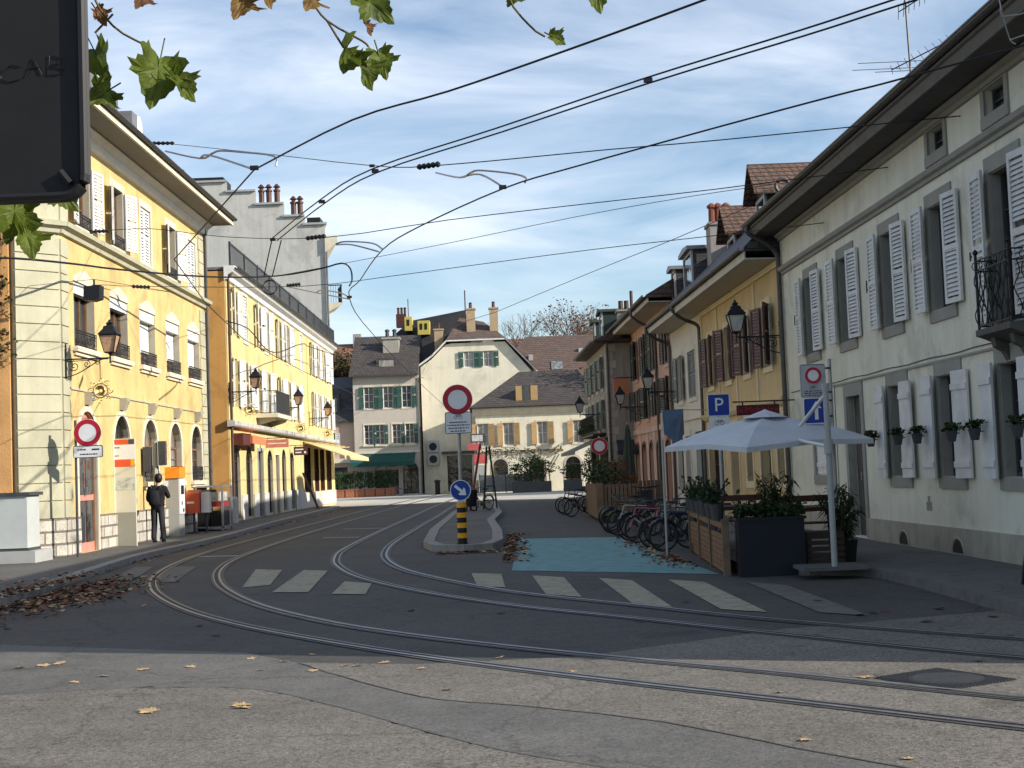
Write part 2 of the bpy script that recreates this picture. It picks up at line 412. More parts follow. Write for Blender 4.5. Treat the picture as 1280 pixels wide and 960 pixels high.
def shutter(mb, F, uh, sg, w, z0, z1, ang=5, d0=.04, slats=14, solid=False, mi=0):
    ca, sa = math.cos(R(ang)), math.sin(R(ang))
    dv = F.u*(sg*ca)+F.n*sa; nv = F.n*ca-F.u*(sg*sa); o = F.P(uh, z0, d0); h = z1-z0; Z = V((0, 0, 1))
    if solid:
        mb.obox(o, dv*w, nv*.035, Z*h, mi)
        for zz in (.1, .82): mb.obox(o+Z*h*zz+nv*.035, dv*w, nv*.02, Z*.09, mi)
        return
    sw = w*.13
    for k in (0, 1): mb.obox(o+dv*(w-sw)*k, dv*sw, nv*.04, Z*h, mi)
    for zz in (0, .48, .955): mb.obox(o+dv*sw+Z*h*zz, dv*(w-2*sw), nv*.04, Z*h*.045, mi)
    for k in range(slats):
        zz = h*(.06+.885*k/slats)
        if abs(zz/h-.5) < .035: continue
        mb.obox(o+dv*sw+Z*zz+nv*.034, dv*(w-2*sw), nv*.005+Z*.004, Z*(h/slats*.8)-nv*.03, mi)
def window(root, F, a, b, z0, z1, ops, dep=.16, rise=0, glass='glass', frame='white', mull=1, bars=0, sill=None, surround=None,
           sw=.14, shut=None, rail=None, name='window', fw=.05, reveal=None):
    """cuts its opening, then adds pane, frame and the rest as sub-parts"""
    ops.append((a, b, z0, z1, rise))
    mb = MB(); mb.poly([F.P(a-.02, z0-.02, -dep), F.P(b+.02, z0-.02, -dep), F.P(b+.02, z1+.02, -dep), F.P(a-.02, z1+.02, -dep)])
    w = obj(name, mb, glass, root)
    mb = MB(); d0, d1 = -dep+.004, -dep+.05
    F.box(mb, a, a+fw, z0, z1, d0, d1); F.box(mb, b-fw, b, z0, z1, d0, d1)
    F.box(mb, a+fw, b-fw, z0, z0+fw*1.2, d0, d1); F.box(mb, a+fw, b-fw, z1-rise-fw*.6, z1-rise+fw*.6 if rise else z1, d0, d1)
    for k in range(mull):
        c = a+(b-a)*(k+1)/(mull+1); F.box(mb, c-fw*.5, c+fw*.5, z0+fw*1.2, z1-rise-fw*.6 if not rise else z1-.03, d0, d1-.003)
    for k in range(bars):
        zz = z0+(z1-rise-z0)*(k+1)/(bars+1); F.box(mb, a+fw, b-fw, zz-.012, zz+.012, d0, d1-.012)
    obj('window_frame', mb, frame, w)
    if reveal:
        mb = MB(); t_ = .012; d2 = -dep+.055
        for x in (a+.001, b-.001-t_): F.box(mb, x, x+t_, z0+.001, z1-rise-.001, d2, -.004)
        if not rise: F.box(mb, a+.014, b-.014, z1-.001-t_, z1-.001, d2, -.004)
        else:
            f1, k1 = F.arcp(a+.001, b-.001, z1-.001, rise, -.004), F.arcp(a+.001, b-.001, z1-.001, rise, d2); f2, k2 = F.arcp(a+.013, b-.013, z1-.013, rise, -.004), F.arcp(a+.013, b-.013, z1-.013, rise, d2)
            for i in range(10): mb.poly([f2[i], f2[i+1], k2[i+1], k2[i]]); mb.poly([f1[i], f1[i+1], f2[i+1], f2[i]])
        obj_one('window_reveal', mb, reveal, w)
    if sill:
        mb = MB(); F.box(mb, a-.14, b+.14, z0-.12, z0-.003, -.02, .12); F.box(mb, a-.08, b+.08, z0-.2, z0-.123, -.02, .06)
        obj('sill', mb, sill, w)
    if surround:
        mb = MB()
        if rise:
            f1, f2 = F.arcp(a, b, z1, rise, .03), F.arcp(a-sw, b+sw, z1+sw, rise+sw, .03)
            g1, g2 = F.arcp(a, b, z1, rise, -.02), F.arcp(a-sw, b+sw, z1+sw, rise+sw, -.02)
            for i in range(10):
                mb.poly([f1[i], f1[i+1], f2[i+1], f2[i]]); mb.poly([f2[i], f2[i+1], g2[i+1], g2[i]]); mb.poly([f1[i], f1[i+1], g1[i+1], g1[i]])
            for x in (a-sw, b): F.box(mb, x, x+sw, z0, z1-rise, -.02, .03)
        else:
            F.box(mb, a-sw, b+sw, z1+.002, z1+sw*1.5, -.02, .025)
            for x in (a-sw, b): F.box(mb, x, x+sw, z0, z1, -.02, .025)
            F.box(mb, a-sw, b+sw, z0-sw*1.3, z0-.002, -.02, .035)
        obj('window_surround', mb, surround, w)
    if shut:
        k = dict(w=(b-a)*.5, ang=5, d0=.05, slats=14, mat='shutterwhite', closed=False, solid=False, z0=z0+.02, z1=z1-.02, sides=(1, -1)); k.update(shut)
        for sg in k['sides']:
            mb = MB()
            if k['closed']: shutter(mb, F, a if sg < 0 else b, -sg, (b-a)/2-.01, k['z0'], k['z1'], 0, -.06, k['slats'], k['solid'])
            else: shutter(mb, F, b if sg > 0 else a, sg, k['w'], k['z0'], k['z1'], k['ang'][sg]+rnd.uniform(-2.2, 2.2) if isinstance(k['ang'], dict) else k['ang'] if not isinstance(k['ang'], tuple) else rnd.uniform(*k['ang']), k['d0'], k['slats'], k['solid'])
            obj('shutter', mb, k['mat'], w)
    if rail:
        mb = MB(); zr = z0+rail
        for zz in (z0+.04, zr-.06, zr): F.box(mb, a, b, zz-.012, zz+.012, .02, .044)
        k = max(4, int((b-a)/.11))
        for i in range(k+1):
            u = a+(b-a)*i/k; mb.tube([F.P(u, z0+.04, .032), F.P(u, zr, .032)], .008, 4)
        for i in range(0, k, 2):
            mb.tube(arc(F.P(a+(b-a)*(i+1)/k, z0+rail*.5, .032), (b-a)/k*.8, 0, 6.283, F.u, V((0, 0, 1)), 8), .007, 4)
        obj('window_guard', mb, 'iron', w)
    return w
def door(root, F, a, b, z0, z1, ops, m, dep=.2, rise=0, surround=None, sw=.15, glassed=False, panel=None):
    ops.append((a, b, z0, z1, rise))
    mb = MB(); F.box(mb, a-.01, b+.01, z0, z1+.01, -dep-.05, -dep)
    d = obj('door', mb, m, root)
    if surround and dep < .15:
        mb = MB()
        for x in (a+.001, b-.013): F.box(mb, x, x+.012, z0+.001, z1-rise, -dep+.03, -.004)
        obj_one('door_reveal', mb, 'greystone', d)
    mb = MB(); c = (a+b)/2
    for x0, x1 in ((a+.08, c-.05), (c+.05, b-.08)):
        for q0, q1 in ((.08, .42), (.47, .86)):
            zz0, zz1 = z0+(z1-rise*.6-z0)*q0, z0+(z1-rise*.6-z0)*q1
            F.box(mb, x0, x1, zz0, zz1, -dep+.002, -dep+.025)
    obj('door_panel', mb, panel or ('glass' if glassed else m), d)
    mb = MB(); F.box(mb, c-.02, c+.02, z0+(z1-z0)*.4, z0+(z1-z0)*.46, -dep+.02, -dep+.07); obj('handle', mb, 'galv', d)
    if surround:
        mb = MB()
        if rise:
            f1, f2 = F.arcp(a, b, z1, rise, .03), F.arcp(a-sw, b+sw, z1+sw, rise+sw, .03); g2 = F.arcp(a-sw, b+sw, z1+sw, rise+sw, -.02)
            for i in range(10): mb.poly([f1[i], f1[i+1], f2[i+1], f2[i]]); mb.poly([f2[i], f2[i+1], g2[i+1], g2[i]])
            for x in (a-sw, b): F.box(mb, x, x+sw, z0, z1-rise, -.02, .03)
        else:
            F.box(mb, a-sw, b+sw, z1+.002, z1+sw*1.4, -.02, .03)
            for x in (a-sw, b): F.box(mb, x, x+sw, z0, z1, -.02, .03)
        obj('door_surround', mb, surround, d)
    return d
def body(root, F, u0, u1, zt, D, ops, m, dep=.16, ridge=None, z0=0):
    """street front with its openings, two flank walls and the back, one mesh"""
    mb = MB(); F.sheet(mb, u0, u1, z0, zt, ops, dep)
    for u in (u0, u1):
        pts = [F.P(u, z0), F.P(u, z0, -D), F.P(u, zt, -D)]
        if ridge: pts.append(F.P(u, ridge, -D/2))
        mb.poly(pts+[F.P(u, zt)])
    mb.poly([F.P(u0, z0, -D), F.P(u1, z0, -D), F.P(u1, zt, -D), F.P(u0, zt, -D)])
    return obj('wall', mb, m, root)
def gutter(root, F, u0, u1, z, d, r=.07, down=None, m='zinc', zb=.15, drop=.45):
    mb = MB(); n = 6
    for i in range(n):
        a0, a1 = math.pi+math.pi*i/n, math.pi+math.pi*(i+1)/n
        p = [F.P(u, z+math.sin(a)*r, d+math.cos(a)*r) for u in (u0, u1) for a in (a0, a1)]
        mb.poly([p[0], p[1], p[3], p[2]])
    F.box(mb, u0, u1, z-.012, z+.012, d+r-.012, d+r+.012)
    g = obj('gutter', mb, m, root)
    if down is not None:
        mb = MB()
        mb.tube(smooth_line([F.P(down, z-r, d), F.P(down, z-r-.12, d-.02), F.P(down, z-drop, .12), F.P(down, z-drop-.2, .07)], 4)+[F.P(down, zb, .07)], .045, 7)
        for zz in (1.2, 2.8, 4.6): F.box(mb, down-.06, down+.06, zz, zz+.03, 0, .12)
        obj('downpipe', mb, m, root)
    return g

# ------------------------------------------------------------------ camera, sun, sky
TH, RO = R(3.49), .039
f = V((0, math.cos(TH), math.sin(TH))); r0 = V((1, 0, 0)); u0 = V((0, -math.sin(TH), math.cos(TH)))
rt = r0*math.cos(RO)-u0*math.sin(RO); up = u0*math.cos(RO)+r0*math.sin(RO)
cd = bpy.data.cameras.new('camera'); cam = bpy.data.objects.new('camera', cd); COL.objects.link(cam)
mt = Matrix((rt, up, -f)).transposed().to_4x4(); mt.translation = V((0, 0, 1.6)); cam.matrix_world = mt
cd.sensor_width = 36; cd.lens = 36*1776/1280; cd.clip_start = .05; cd.clip_end = 2000
sc.camera = cam
EL, AZ = R(24), math.atan2(.933, -.36)            # sun to the right and a little behind the camera
sd = V((math.sin(AZ)*math.cos(EL), math.cos(AZ)*math.cos(EL), math.sin(EL)))
sl = bpy.data.lights.new('sun', 'SUN'); sl.energy = 4.1; sl.angle = R(.5); sl.color = (1, .93, .83)
so = bpy.data.objects.new('sun', sl); COL.objects.link(so); so.rotation_euler = (-sd).to_track_quat('-Z', 'Y').to_euler(); so.location = (30, -20, 40)
w = bpy.data.worlds.new('World'); sc.world = w; w.use_nodes = True
nt = w.node_tree; L = nt.links.new; bg = nt.nodes['Background']
sky = N(nt, 'ShaderNodeTexSky', sky_type='NISHITA', sun_disc=False); sky.sun_elevation = EL; sky.sun_rotation = AZ
sky.air_density = 1.0; sky.dust_density = .6; sky.ozone_density = 2.2
tc = N(nt, 'ShaderNodeTexCoord'); sep = N(nt, 'ShaderNodeSeparateXYZ'); L(tc.outputs['Generated'], sep.inputs[0])
zz = N(nt, 'ShaderNodeMath', operation='ADD'); zz.inputs[1].default_value = .22; L(sep.outputs['Z'], zz.inputs[0])
cm = N(nt, 'ShaderNodeCombineXYZ')
for ax in 'XY':
    dv = N(nt, 'ShaderNodeMath', operation='DIVIDE'); L(sep.outputs[ax], dv.inputs[0]); L(zz.outputs[0], dv.inputs[1]); L(dv.outputs[0], cm.inputs[ax])
mp = N(nt, 'ShaderNodeMapping'); mp.inputs['Scale'].default_value = (1.1, 2.0, 1); mp.inputs['Rotation'].default_value = (0, 0, R(-24)); mp.inputs['Location'].default_value = (.7, .35, 0)
L(cm.outputs[0], mp.inputs['Vector'])
c1 = N(nt, 'ShaderNodeTexNoise', Scale=1.5, Detail=9.0, Roughness=.58, Distortion=.5); L(mp.outputs[0], c1.inputs['Vector'])
c2 = N(nt, 'ShaderNodeTexNoise', Scale=.62, Detail=4.0, Roughness=.5); L(mp.outputs[0], c2.inputs['Vector'])
ml = N(nt, 'ShaderNodeMath', operation='MULTIPLY'); L(c1.outputs['Fac'], ml.inputs[0]); L(c2.outputs['Fac'], ml.inputs[1])
fac = ramp(nt, ml.outputs[0], [(.17, (.0,)*3), (.27, (.3,)*3), (.42, (.85,)*3)])
mx = N(nt, 'ShaderNodeMix', data_type='RGBA'); L(fac, mx.inputs[0]); L(sky.outputs[0], mx.inputs[6]); mx.inputs[7].default_value = (6.2, 6.7, 7.5, 1)
L(mx.outputs[2], bg.inputs['Color']); bg.inputs['Strength'].default_value = .105
sc.view_settings.view_transform = 'Standard'; sc.view_settings.look = 'None'; sc.view_settings.exposure = .7; sc.view_settings.gamma = 1
sc.cycles.max_bounces = 6; sc.cycles.use_denoising = True; sc.cycles.caustics_reflective = False; sc.cycles.caustics_refractive = False

# ------------------------------------------------------------------ ground
def sheet(name, pts, z, m):
    mb = MB(); mb.poly([(x, y, z) for x, y in pts]); return struct(name, mb, m)
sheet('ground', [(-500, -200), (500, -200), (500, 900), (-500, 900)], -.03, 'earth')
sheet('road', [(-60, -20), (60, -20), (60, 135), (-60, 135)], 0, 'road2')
# coarse old asphalt in the foreground, either side of the smooth repair strip
near_edge = smooth_line([(-14, 9.9), (-4.0, 11.25), (-3.0, 11.33), (-2.1, 11.05), (-1.35, 10.1), (-.55, 8.85), (0, 8.1), (.9, 7.25), (2.2, 6.2), (6, 4)], 14)
far_edge = [(-1.95, 12.5), (-1.7, 12.0), (-.75, 10.35), (0, 9.75), (.85, 8.95), (1.9, 7.45), (3.2, 6.1), (7.5, 4.2)]
far_edge = smooth_line(far_edge, 6)
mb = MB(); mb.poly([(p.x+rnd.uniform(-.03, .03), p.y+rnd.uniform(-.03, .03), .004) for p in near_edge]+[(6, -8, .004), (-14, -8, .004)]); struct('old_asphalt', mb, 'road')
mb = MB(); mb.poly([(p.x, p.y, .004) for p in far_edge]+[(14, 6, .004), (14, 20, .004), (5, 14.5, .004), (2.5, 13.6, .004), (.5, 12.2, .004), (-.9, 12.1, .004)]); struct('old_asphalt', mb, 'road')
mb = MB(); mb.poly([(p.x, p.y, .0025) for p in near_edge]+[(8, 3, .0025)]+[(p.x, p.y, .0025) for p in far_edge[::-1]]+[(-2.6, 13.4, .0025), (-6, 15.2, .0025), (-14, 16.5, .0025)]); struct('asphalt_repair', mb, mat_asphalt('repaired_asphalt', (.19, .18, .163), .75, .8))
seam = MB(); seam.ribbon([(p.x, p.y) for p in near_edge], -.006, .006, .008); seam.ribbon([(p.x+rnd.uniform(-.012, .012), p.y+rnd.uniform(-.012, .012)) for p in far_edge], -.007, .007, .008)
struct('tar_seam', seam, mat('tar', (.1, .096, .092), .6, .2, 6))

# pavements with granite kerbs
LK = [(-6.6, 8), (-6.95, 14), (-7.16, 19.7), (-7.6, 24.8), (-8.1, 30.7), (-8.08, 36), (-8.2, 42), (-8.65, 52), (-9.2, 72), (-9.6, 74.2), (-10.5, 75.3), (-14, 75.8)]
LKs = [(p.x, p.y) for p in smooth_line(LK, 4)]
def pavement(name, line, back, h, side, m='pave', kw=.22, km='kerb'):
    mb = MB(); mb.prism([(x, y, 0) for x, y in line]+[(x, y, 0) for x, y in back], (0, 0, h-.006)); struct(name, mb, m)
    k = MB()
    for i in range(len(line)-1):
        a, b = V((*line[i], 0)), V((*line[i+1], 0)); t = (b-a).normalized(); n = V((-t.y, t.x, 0))*side
        k.obox(a-n*.012, b-a, n*kw, (0, 0, h), 0)
    struct('kerb', k, km)
pavement('pavement', LKs, [(-40, 75.8), (-40, 8)], .12, 1)
RK = [(5.0, 4), (4.88, 10), (4.83, 13.8), (4.81, 17.2), (4.7, 19.0), (4.25, 19.6), (3.95, 19.75), (3.8, 20.3), (3.9, 23), (3.95, 28), (3.9, 36), (3.4, 42), (2.95, 50), (2.7, 56), (2.4, 66), (2.5, 72.2), (3.2, 73.6), (6, 74.2)]
RKs = [(p.x, p.y) for p in smooth_line(RK, 4)]
pavement('pavement', RKs, [(30, 74.2), (30, 4)], .12, -1, km='kerbdark')
# traffic island
IS = [(-1.1, 28.85), (-1.75, 29.4), (-2.05, 31.2), (-2.3, 37.9), (-2.42, 53), (-2.3, 70), (-1.7, 72), (-1.0, 70.5), (-.78, 60), (-.55, 51.5), (-.72, 43.8), (-.42, 36), (-.34, 31), (-.55, 29.2)]
mb = MB(); mb.prism([(x, y, 0) for x, y in IS], (0, 0, .125)); struct('traffic_island', mb, 'pave')
mb = MB()
for i in range(len(IS)):
    a, b = V((*IS[i], 0)), V((*IS[(i+1) % len(IS)], 0)); t = (b-a).normalized(); n = V((t.y, -t.x, 0))
    mb.obox(a-n*.02-t*.02, (b-a)+t*.04, n*-.0+n*.24, (0, 0, .14+.001*(i % 3)))
struct('kerb', mb, 'kerb')
# square beyond
sheet('square', [(-9.7, 76.2), (-2.3, 80.5), (-1.2, 80), (3.2, 76), (40, 76), (40, 134), (-40, 134), (-40, 77)], .006, mat_asphalt('square_paving', (.58, .55, .48), .3))

# turquoise bay and the worn crossing
sheet('painted_bay', [(.02, 33.4), (2.35, 32.4), (2.62, 26), (2.86, 20.5), (1.8, 21.4), (-.12, 22.9)], .006, 'turq')
CW = [[(-4.17, 21.49), (-4.75, 25.79), (-4.19, 25.27), (-3.8, 21.77)], [(-3.53, 20.36), (-3.77, 25.04), (-3.29, 24.57), (-2.98, 20.11)],
      [(-2.59, 19.67), (-2.68, 21.9), (-2.2, 21.3), (-2.1, 19.4)], [(-.76, 22.64), (-.28, 22.21), (-.2, 19.62), (-.6, 20.05)],
      [(.19, 21.63), (.65, 21.06), (.76, 17.73), (.33, 18.3)], [(1.14, 20.66), (1.57, 19.99), (1.7, 16.01), (1.3, 16.65)],
      [(2.06, 19.89), (2.48, 19.26), (2.6, 15.12), (2.18, 15.6)]]
CW2 = [[(-5.6, 23.2), (-6.15, 27.3), (-6.65, 27.6), (-6.1, 23.5)], [(-6.5, 24.0), (-7.1, 27.8), (-7.5, 27.9), (-7.0, 24.2)]]
mb = MB()
for q in CW: mb.poly([(x, y, .009) for x, y in q])
struct('crossing_stripes', mb, 'stripe')
mb = MB()
for q in CW2+[[(3.0, 19.0), (3.4, 18.3), (3.5, 14.4), (3.1, 14.9)]]: mb.poly([(x, y, .009) for x, y in q])
struct('worn_crossing_stripe', mb, mat('rubbed_marking', (.14, .132, .115), .8, .35, 5))
mb = MB()
for a, b in (((-7.0, 30.9), (-5.95, 30.5)), ((-5.4, 44), (-4.1, 43.4)), ((-5.2, 38), (-4.2, 37.6))):
    d = V((b[0]-a[0], b[1]-a[1], 0)); mb.poly([(a[0], a[1], .0075), (b[0], b[1], .0075), (b[0], b[1]+.28, .0075), (a[0], a[1]+.28, .0075)])
struct('lane_line', mb, 'whiteline')

# tram rails: bright head, dark groove, thin lip
RAILS = {
 'A1': ([(6.6, 4.9), (4.6, 6.5), (2.88, 8.33), (1.82, 9.5), (.85, 10.56), (-.09, 11.63), (-1.1, 12.9), (-2.05, 14.25), (-3.12, 15.95), (-4.12, 17.9), (-5.05, 20.2), (-5.75, 22.4), (-6.35, 25.0), (-6.85, 28.6), (-7.12, 33), (-7.2, 40), (-7.15, 52), (-7.0, 75), (-6.3, 100), (-5, 132)], 'long curved tram rail nearest the left pavement, sweeping widest across the foreground'),
 'A2': ([(7.2, 5.7), (5.2, 7.4), (3.3, 9.2), (1.95, 10.75), (.96, 11.8), (-.09, 12.98), (-1.23, 14.43), (-2.25, 16.05), (-3.4, 18.45), (-4.42, 21.4), (-5.1, 24.1), (-5.55, 26.6), (-5.85, 29.4), (-6.05, 34), (-6.15, 42), (-6.12, 53), (-5.98, 75), (-5.3, 100), (-4, 132)], 'bright tram rail running parallel just inside the widest outer rail'),
 'B1': ([(6.4, 8.3), (3.87, 11.1), (2.35, 13.25), (1.24, 14.98), (-.1, 17.03), (-1.44, 19.75), (-2.53, 22.75), (-3.25, 25.8), (-3.62, 28.4), (-3.85, 31.8), (-3.95, 40), (-3.97, 55), (-4.0, 72), (-3.6, 100), (-2.6, 132)], 'third tram rail from the left, curving past the yellow crossing stripes'),
 'B2': ([(7.0, 9.2), (4.3, 12.1), (2.55, 14.35), (1.36, 16.33), (-.05, 18.75), (-1.0, 21.1), (-1.95, 24.1), (-2.55, 27.4), (-2.85, 30.8), (-2.98, 35), (-3.0, 45), (-3.0, 55), (-3.05, 72), (-2.65, 100), (-1.6, 132)], 'tram rail passing closest beside the kerb of the traffic island')}
for k, (pts, lab) in RAILS.items():
    ln = [(p.x, p.y) for p in smooth_line(pts, 10)]
    s = 1 if k[1] == '2' else -1       # groove lies inside the track
    r = thing('tram_rail', lab, 'tram rail', (ln[60][0], ln[60][1], 0))
    g = MB(); g.ribbon(ln, -.02*s, .045*s, .0105); obj('rail_groove', g, 'groove', r)
    h = MB(); h.ribbon(ln, -.062*s, -.02*s, .015); h.ribbon(ln, .045*s, .062*s, .014); obj('rail_head', h, 'steel', r)
    a = MB(); a.ribbon(ln, -.115*s, -.075*s, .0095); a.ribbon(ln, .062*s, .1*s, .0095); obj('rail_bedding', a, mat('bitumen_bedding', (.085, .083, .08), .6, .25, 4), r)

# manhole: a ribbed square cover with a round lid
t = thing('manhole_cover', 'square ribbed manhole cover set in the sunlit asphalt at lower right', 'manhole cover', (3.0, 10.2, 0))
mb = MB(); q = [(2.52, 10.37), (3.1, 10.72), (3.46, 10.05), (2.88, 9.72)]; mb.poly([(x, y, .009) for x, y in q]); obj('cover_frame', mb, mat('cast_iron', (.05, .047, .042), .6, .25, 9, .4, 60, metal=.3), t)
mb = MB(); mb.lathe((3.0, 10.2, .009), [(.26, 0), (.26, .004), (.245, .004)], 24)
Q = [V((*p, .0092)) for p in q]
for i in range(1, 20):
    a, b = Q[0].lerp(Q[1], i/20), Q[3].lerp(Q[2], i/20); e = (Q[1]-Q[0])*.02; mb.obox(a, e, b-a, (0, 0, .005))
for i in range(-5, 6):
    l = math.sqrt(max(.001, .24**2-(i*.042)**2)); mb.obox((3.0-l, 10.2+i*.042-.008, .013), (2*l, 0, 0), (0, .016, 0), (0, 0, .006))
obj('cover_lid', mb, 'darkgrey', t)

# ------------------------------------------------------------------ left: corner building, yellow
M['yel1'] = mat('yellow_stucco', (.63, .47, .2), .9, .17, 1.2, .35, 90, streak=.18)
M['yel2'] = mat('lemon_stucco', (.66, .53, .24), .9, .14, 1.0, .3, 90, streak=.14)
M['quoin'] = mat('pale_green_stone', (.46, .44, .31), .9, .12, 1.5, .3, 70, streak=.12)
M['cream'] = mat('cream_trim', (.68, .62, .47), .85, .1, 2, streak=.1)
M['greystone'] = mat('grey_lintel_stone', (.36, .33, .26), .9, .15, 3, .3, 60)
M['soffit'] = mat('painted_soffit', (.22, .205, .185), .8, .12, 3)
M['pinkdoor'] = mat('salmon_door', (.6, .25, .2), .6, .15, 3)
M['revealgrey'] = M['greystone']
B1 = Fac((-9.87, 31.1), (-9.87, 46), -1)
r = thing('corner_building', 'yellow three storey corner building with stone quoins and round arched ground floor', 'building', (-9.87, 31.1, .12))
ops = []
for i, c in enumerate((1.75, 4.65, 7.44, 10.3, 13.0)):
    if i == 0:
        door(r, B1, c-.72, c+.72, .12, 3.36, ops, 'pinkdoor', .09, .72, 'cream', .13, True)
    else:
        z0 = .14 if i == 1 else 1.68
        window(r, B1, c-.72, c+.72, z0, 3.36, ops, .19, .72, 'curtain' if i in (2, 3) else 'glass', 'wood', 1, 2, 'cream' if i > 1 else None, 'cream', .13, rail=.42 if i > 1 else None, reveal='greystone')
    mb = MB(); B1.prism(mb, c-.14, c+.14, [(0, 3.5), (.1, 3.5), (.2, 3.72), (.2, 3.8), (0, 3.8)]); obj('keystone', mb, 'greystone', r)
    # first floor: white roller-blind boxes under a low pointed lintel panel
    w_ = window(r, B1, c-.8, c+.8, 4.8, 6.3, ops, .24, 0, 'curtain' if i > 1 else 'glass', 'wood', 2, 0, 'cream', None, rail=.38, reveal='greystone')
    mb = MB(); B1.box(mb, c-.79, c+.79, 6.03, 6.3, -.2, -.02); obj('blind_box', mb, 'sunblind', w_)
    if i > 1:
        mb = MB(); B1.box(mb, c-.74, c+.74, 5.2, 6.03, -.19, -.17); obj('roller_blind', mb, 'sunblind', w_)
    mb = MB(); pf = [(c-.85, 6.303), (c+.85, 6.303), (c+.8, 6.42), (c+.3, 6.56), (c, 6.62), (c-.3, 6.56), (c-.8, 6.42)]
    mb.prism([B1.P(u, z, -.01) for u, z in pf], B1.n*.035); obj('lintel_panel', mb, 'cream', w_)
    # top floor
    closed = i in (2, 4)
    window(r, B1, c-.55, c+.55, 7.62, 9.14, ops, .2, 0, 'glass', 'wood', 1, 2, None, 'cream', .12,
           shut=dict(w=.6, mat='shutterwhite', slats=16, closed=closed, ang=(6, 16) if i != 1 else 14, d0=.05), rail=None if closed else .3, reveal='greystone')
body(r, B1, 0, 14.75, 10.0, 10, ops, 'yel1', .19, ridge=None)
# chamfered corner and the front return
c0, c1 = V((-9.87, 31.1, 0)), V((-10.62, 30.35, 0))
CH = Fac(c1[:2], c0[:2], -1)
mb = MB(); CH.box(mb, 0, 1.06, .96, 10.0, -.3, 0); obj('corner_wall', mb, 'quoin', r)
mb = MB()
CH.box(mb, -.03, 1.07, .12, .95, -.3, .07); B1.box(mb, .0, .98, .12, .95, -.02, .07)
for a, b in ((2.55, 3.86), (5.46, 6.72), (6.72, 8.2), (8.2, 11), (11, 14.75)): B1.box(mb, a, b, .12, .95 if a < 9 else .9, -.02, .07)
obj('stone_base', mb, 'stonebase', r)
mb = MB(); k = 0; z = .96
while z < 9.9:
    h = .385
    if not 7.1 < z < 7.4:
        zt = min(z+h-.025, 10)
        CH.box(mb, .01, 1.04, z, zt, .001, .035); B1.box(mb, .0, .46+(.08 if k % 2 else 0), z, zt, -.01, .035)
        B1.box(mb, 13.95-(.08 if k % 2 else 0), 14.75, z, zt, -.01, .035)
    z += h; k += 1
obj('quoin', mb, 'quoin', r)
mb = MB()
prof = [(0, 7.2), (.08, 7.22), (.1, 7.3), (.22, 7.36), (.24, 7.46), (.0, 7.5)]
B1.prism(mb, -.08, 14.85, prof); CH.prism(mb, -.02, 1.14, prof); B1.box(mb, .46, 14, 3.8, 3.84, -.01, .035)
obj('cornice', mb, 'quoin', r)
mb = MB(); B1.prism(mb, -.9, 14.95, [(0, 9.62), (.1, 9.66), (.14, 9.84), (.3, 9.95), (.3, 9.985), (0, 9.985)]); obj('eave_moulding', mb, 'white', r)
mb = MB(); B1.prism(mb, -1.0, 15.1, [(-.3, 9.99), (.88, 9.99), (.88, 10.03), (-.3, 10.03)]); obj('soffit', mb, 'soffit', r)
mb = MB(); B1.prism(mb, -1.0, 15.1, [(.881, 9.97), (.94, 9.97), (.94, 10.12), (.881, 10.12)]); obj('fascia', mb, 'cream', r)
gutter(r, B1, -1.0, 15.1, 10.17, 1.01, .06)
mb = MB(); B1.prism(mb, -1.0, 15.1, [(.96, 10.125), (.96, 10.2), (-5, 12.6), (-11, 10.1), (-11, 10.04)]); obj('roof', mb, 'slate', r)
mb = MB(); mb.tube([B1.P(14.62, .2, .1), B1.P(14.62, 9.9, .1)], .05, 7); obj('downpipe', mb, 'zinc', r)
# roof pieces
for (u, z, kind) in ((5.2, 10.5, 0), (7.1, 10.45, 0), (3.3, 10.5, 0)):
    mb = MB(); B1.box(mb, u, u+.55, z, z+1.35, -.8, -.2); d = obj('roof_vent', mb, 'zincroof', r)
mb = MB(); pts = [(-.45, 0), (.45, 0), (.45, .55)]+[(.45*math.cos(a*math.pi/8), .55+.45*math.sin(a*math.pi/8)) for a in range(1, 9)]
mb.prism([B1.P(8.3+a*1.2, 10.95+b, -.35) for a, b in pts], B1.n*-1.6); dm = obj('dormer', mb, 'zincroof', r)
mb = MB(); mb.prism([B1.P(8.3+a*.8, 11.05+b*.9, -.346) for a, b in pts], B1.n*.03); obj('dormer_front', mb, 'white', dm)

# orange house at the very left, ivy on it
M['orangestucco'] = mat('orange_stucco', (.66, .36, .14), .9, .16, 1.5, .6, 40, streak=.1)
r = thing('orange_house', 'rough orange rendered house front at the left edge, overgrown with ivy', 'building', (-14, 30.6, .12))
mb = MB(); mb.box(-22, -10.74, 30.34, 40, 0, 11.6); obj('wall', mb, 'orangestucco', r)
mb = MB(); mb.box(-10.74, -10.6, 30.75, 31, 0, 11.6); obj('joint_wall', mb, 'cream', r)
mb = MB(); mb.box(-22.3, -10.7, 30.0, 40, 11.6, 11.75); obj('roof', mb, 'slate', r)
r = thing('ivy', 'sparse climbing ivy with reddish leaves on the orange wall', 'ivy', (-11, 30.55, .12))
mb = MB(); lf = MB()
for i in range(9):
    x = -10.85-rnd.random()*1.1; z = rnd.uniform(2.5, 5); pts = [(x, 30.32, z)]
    for k in range(12):
        x += rnd.uniform(-.14, .12); x = min(x, -10.8); z += rnd.uniform(.1, .35); pts.append((x, 30.315, z))
        for q in range(5): lf.leaf((x+rnd.uniform(-.16, .16), 30.3-rnd.uniform(0, .06), z+rnd.uniform(-.16, .16)), rnd.uniform(.07, .17), rnd.choice((0, 0, 1, 2, 2)))
    mb.tube(pts, .008, 4)
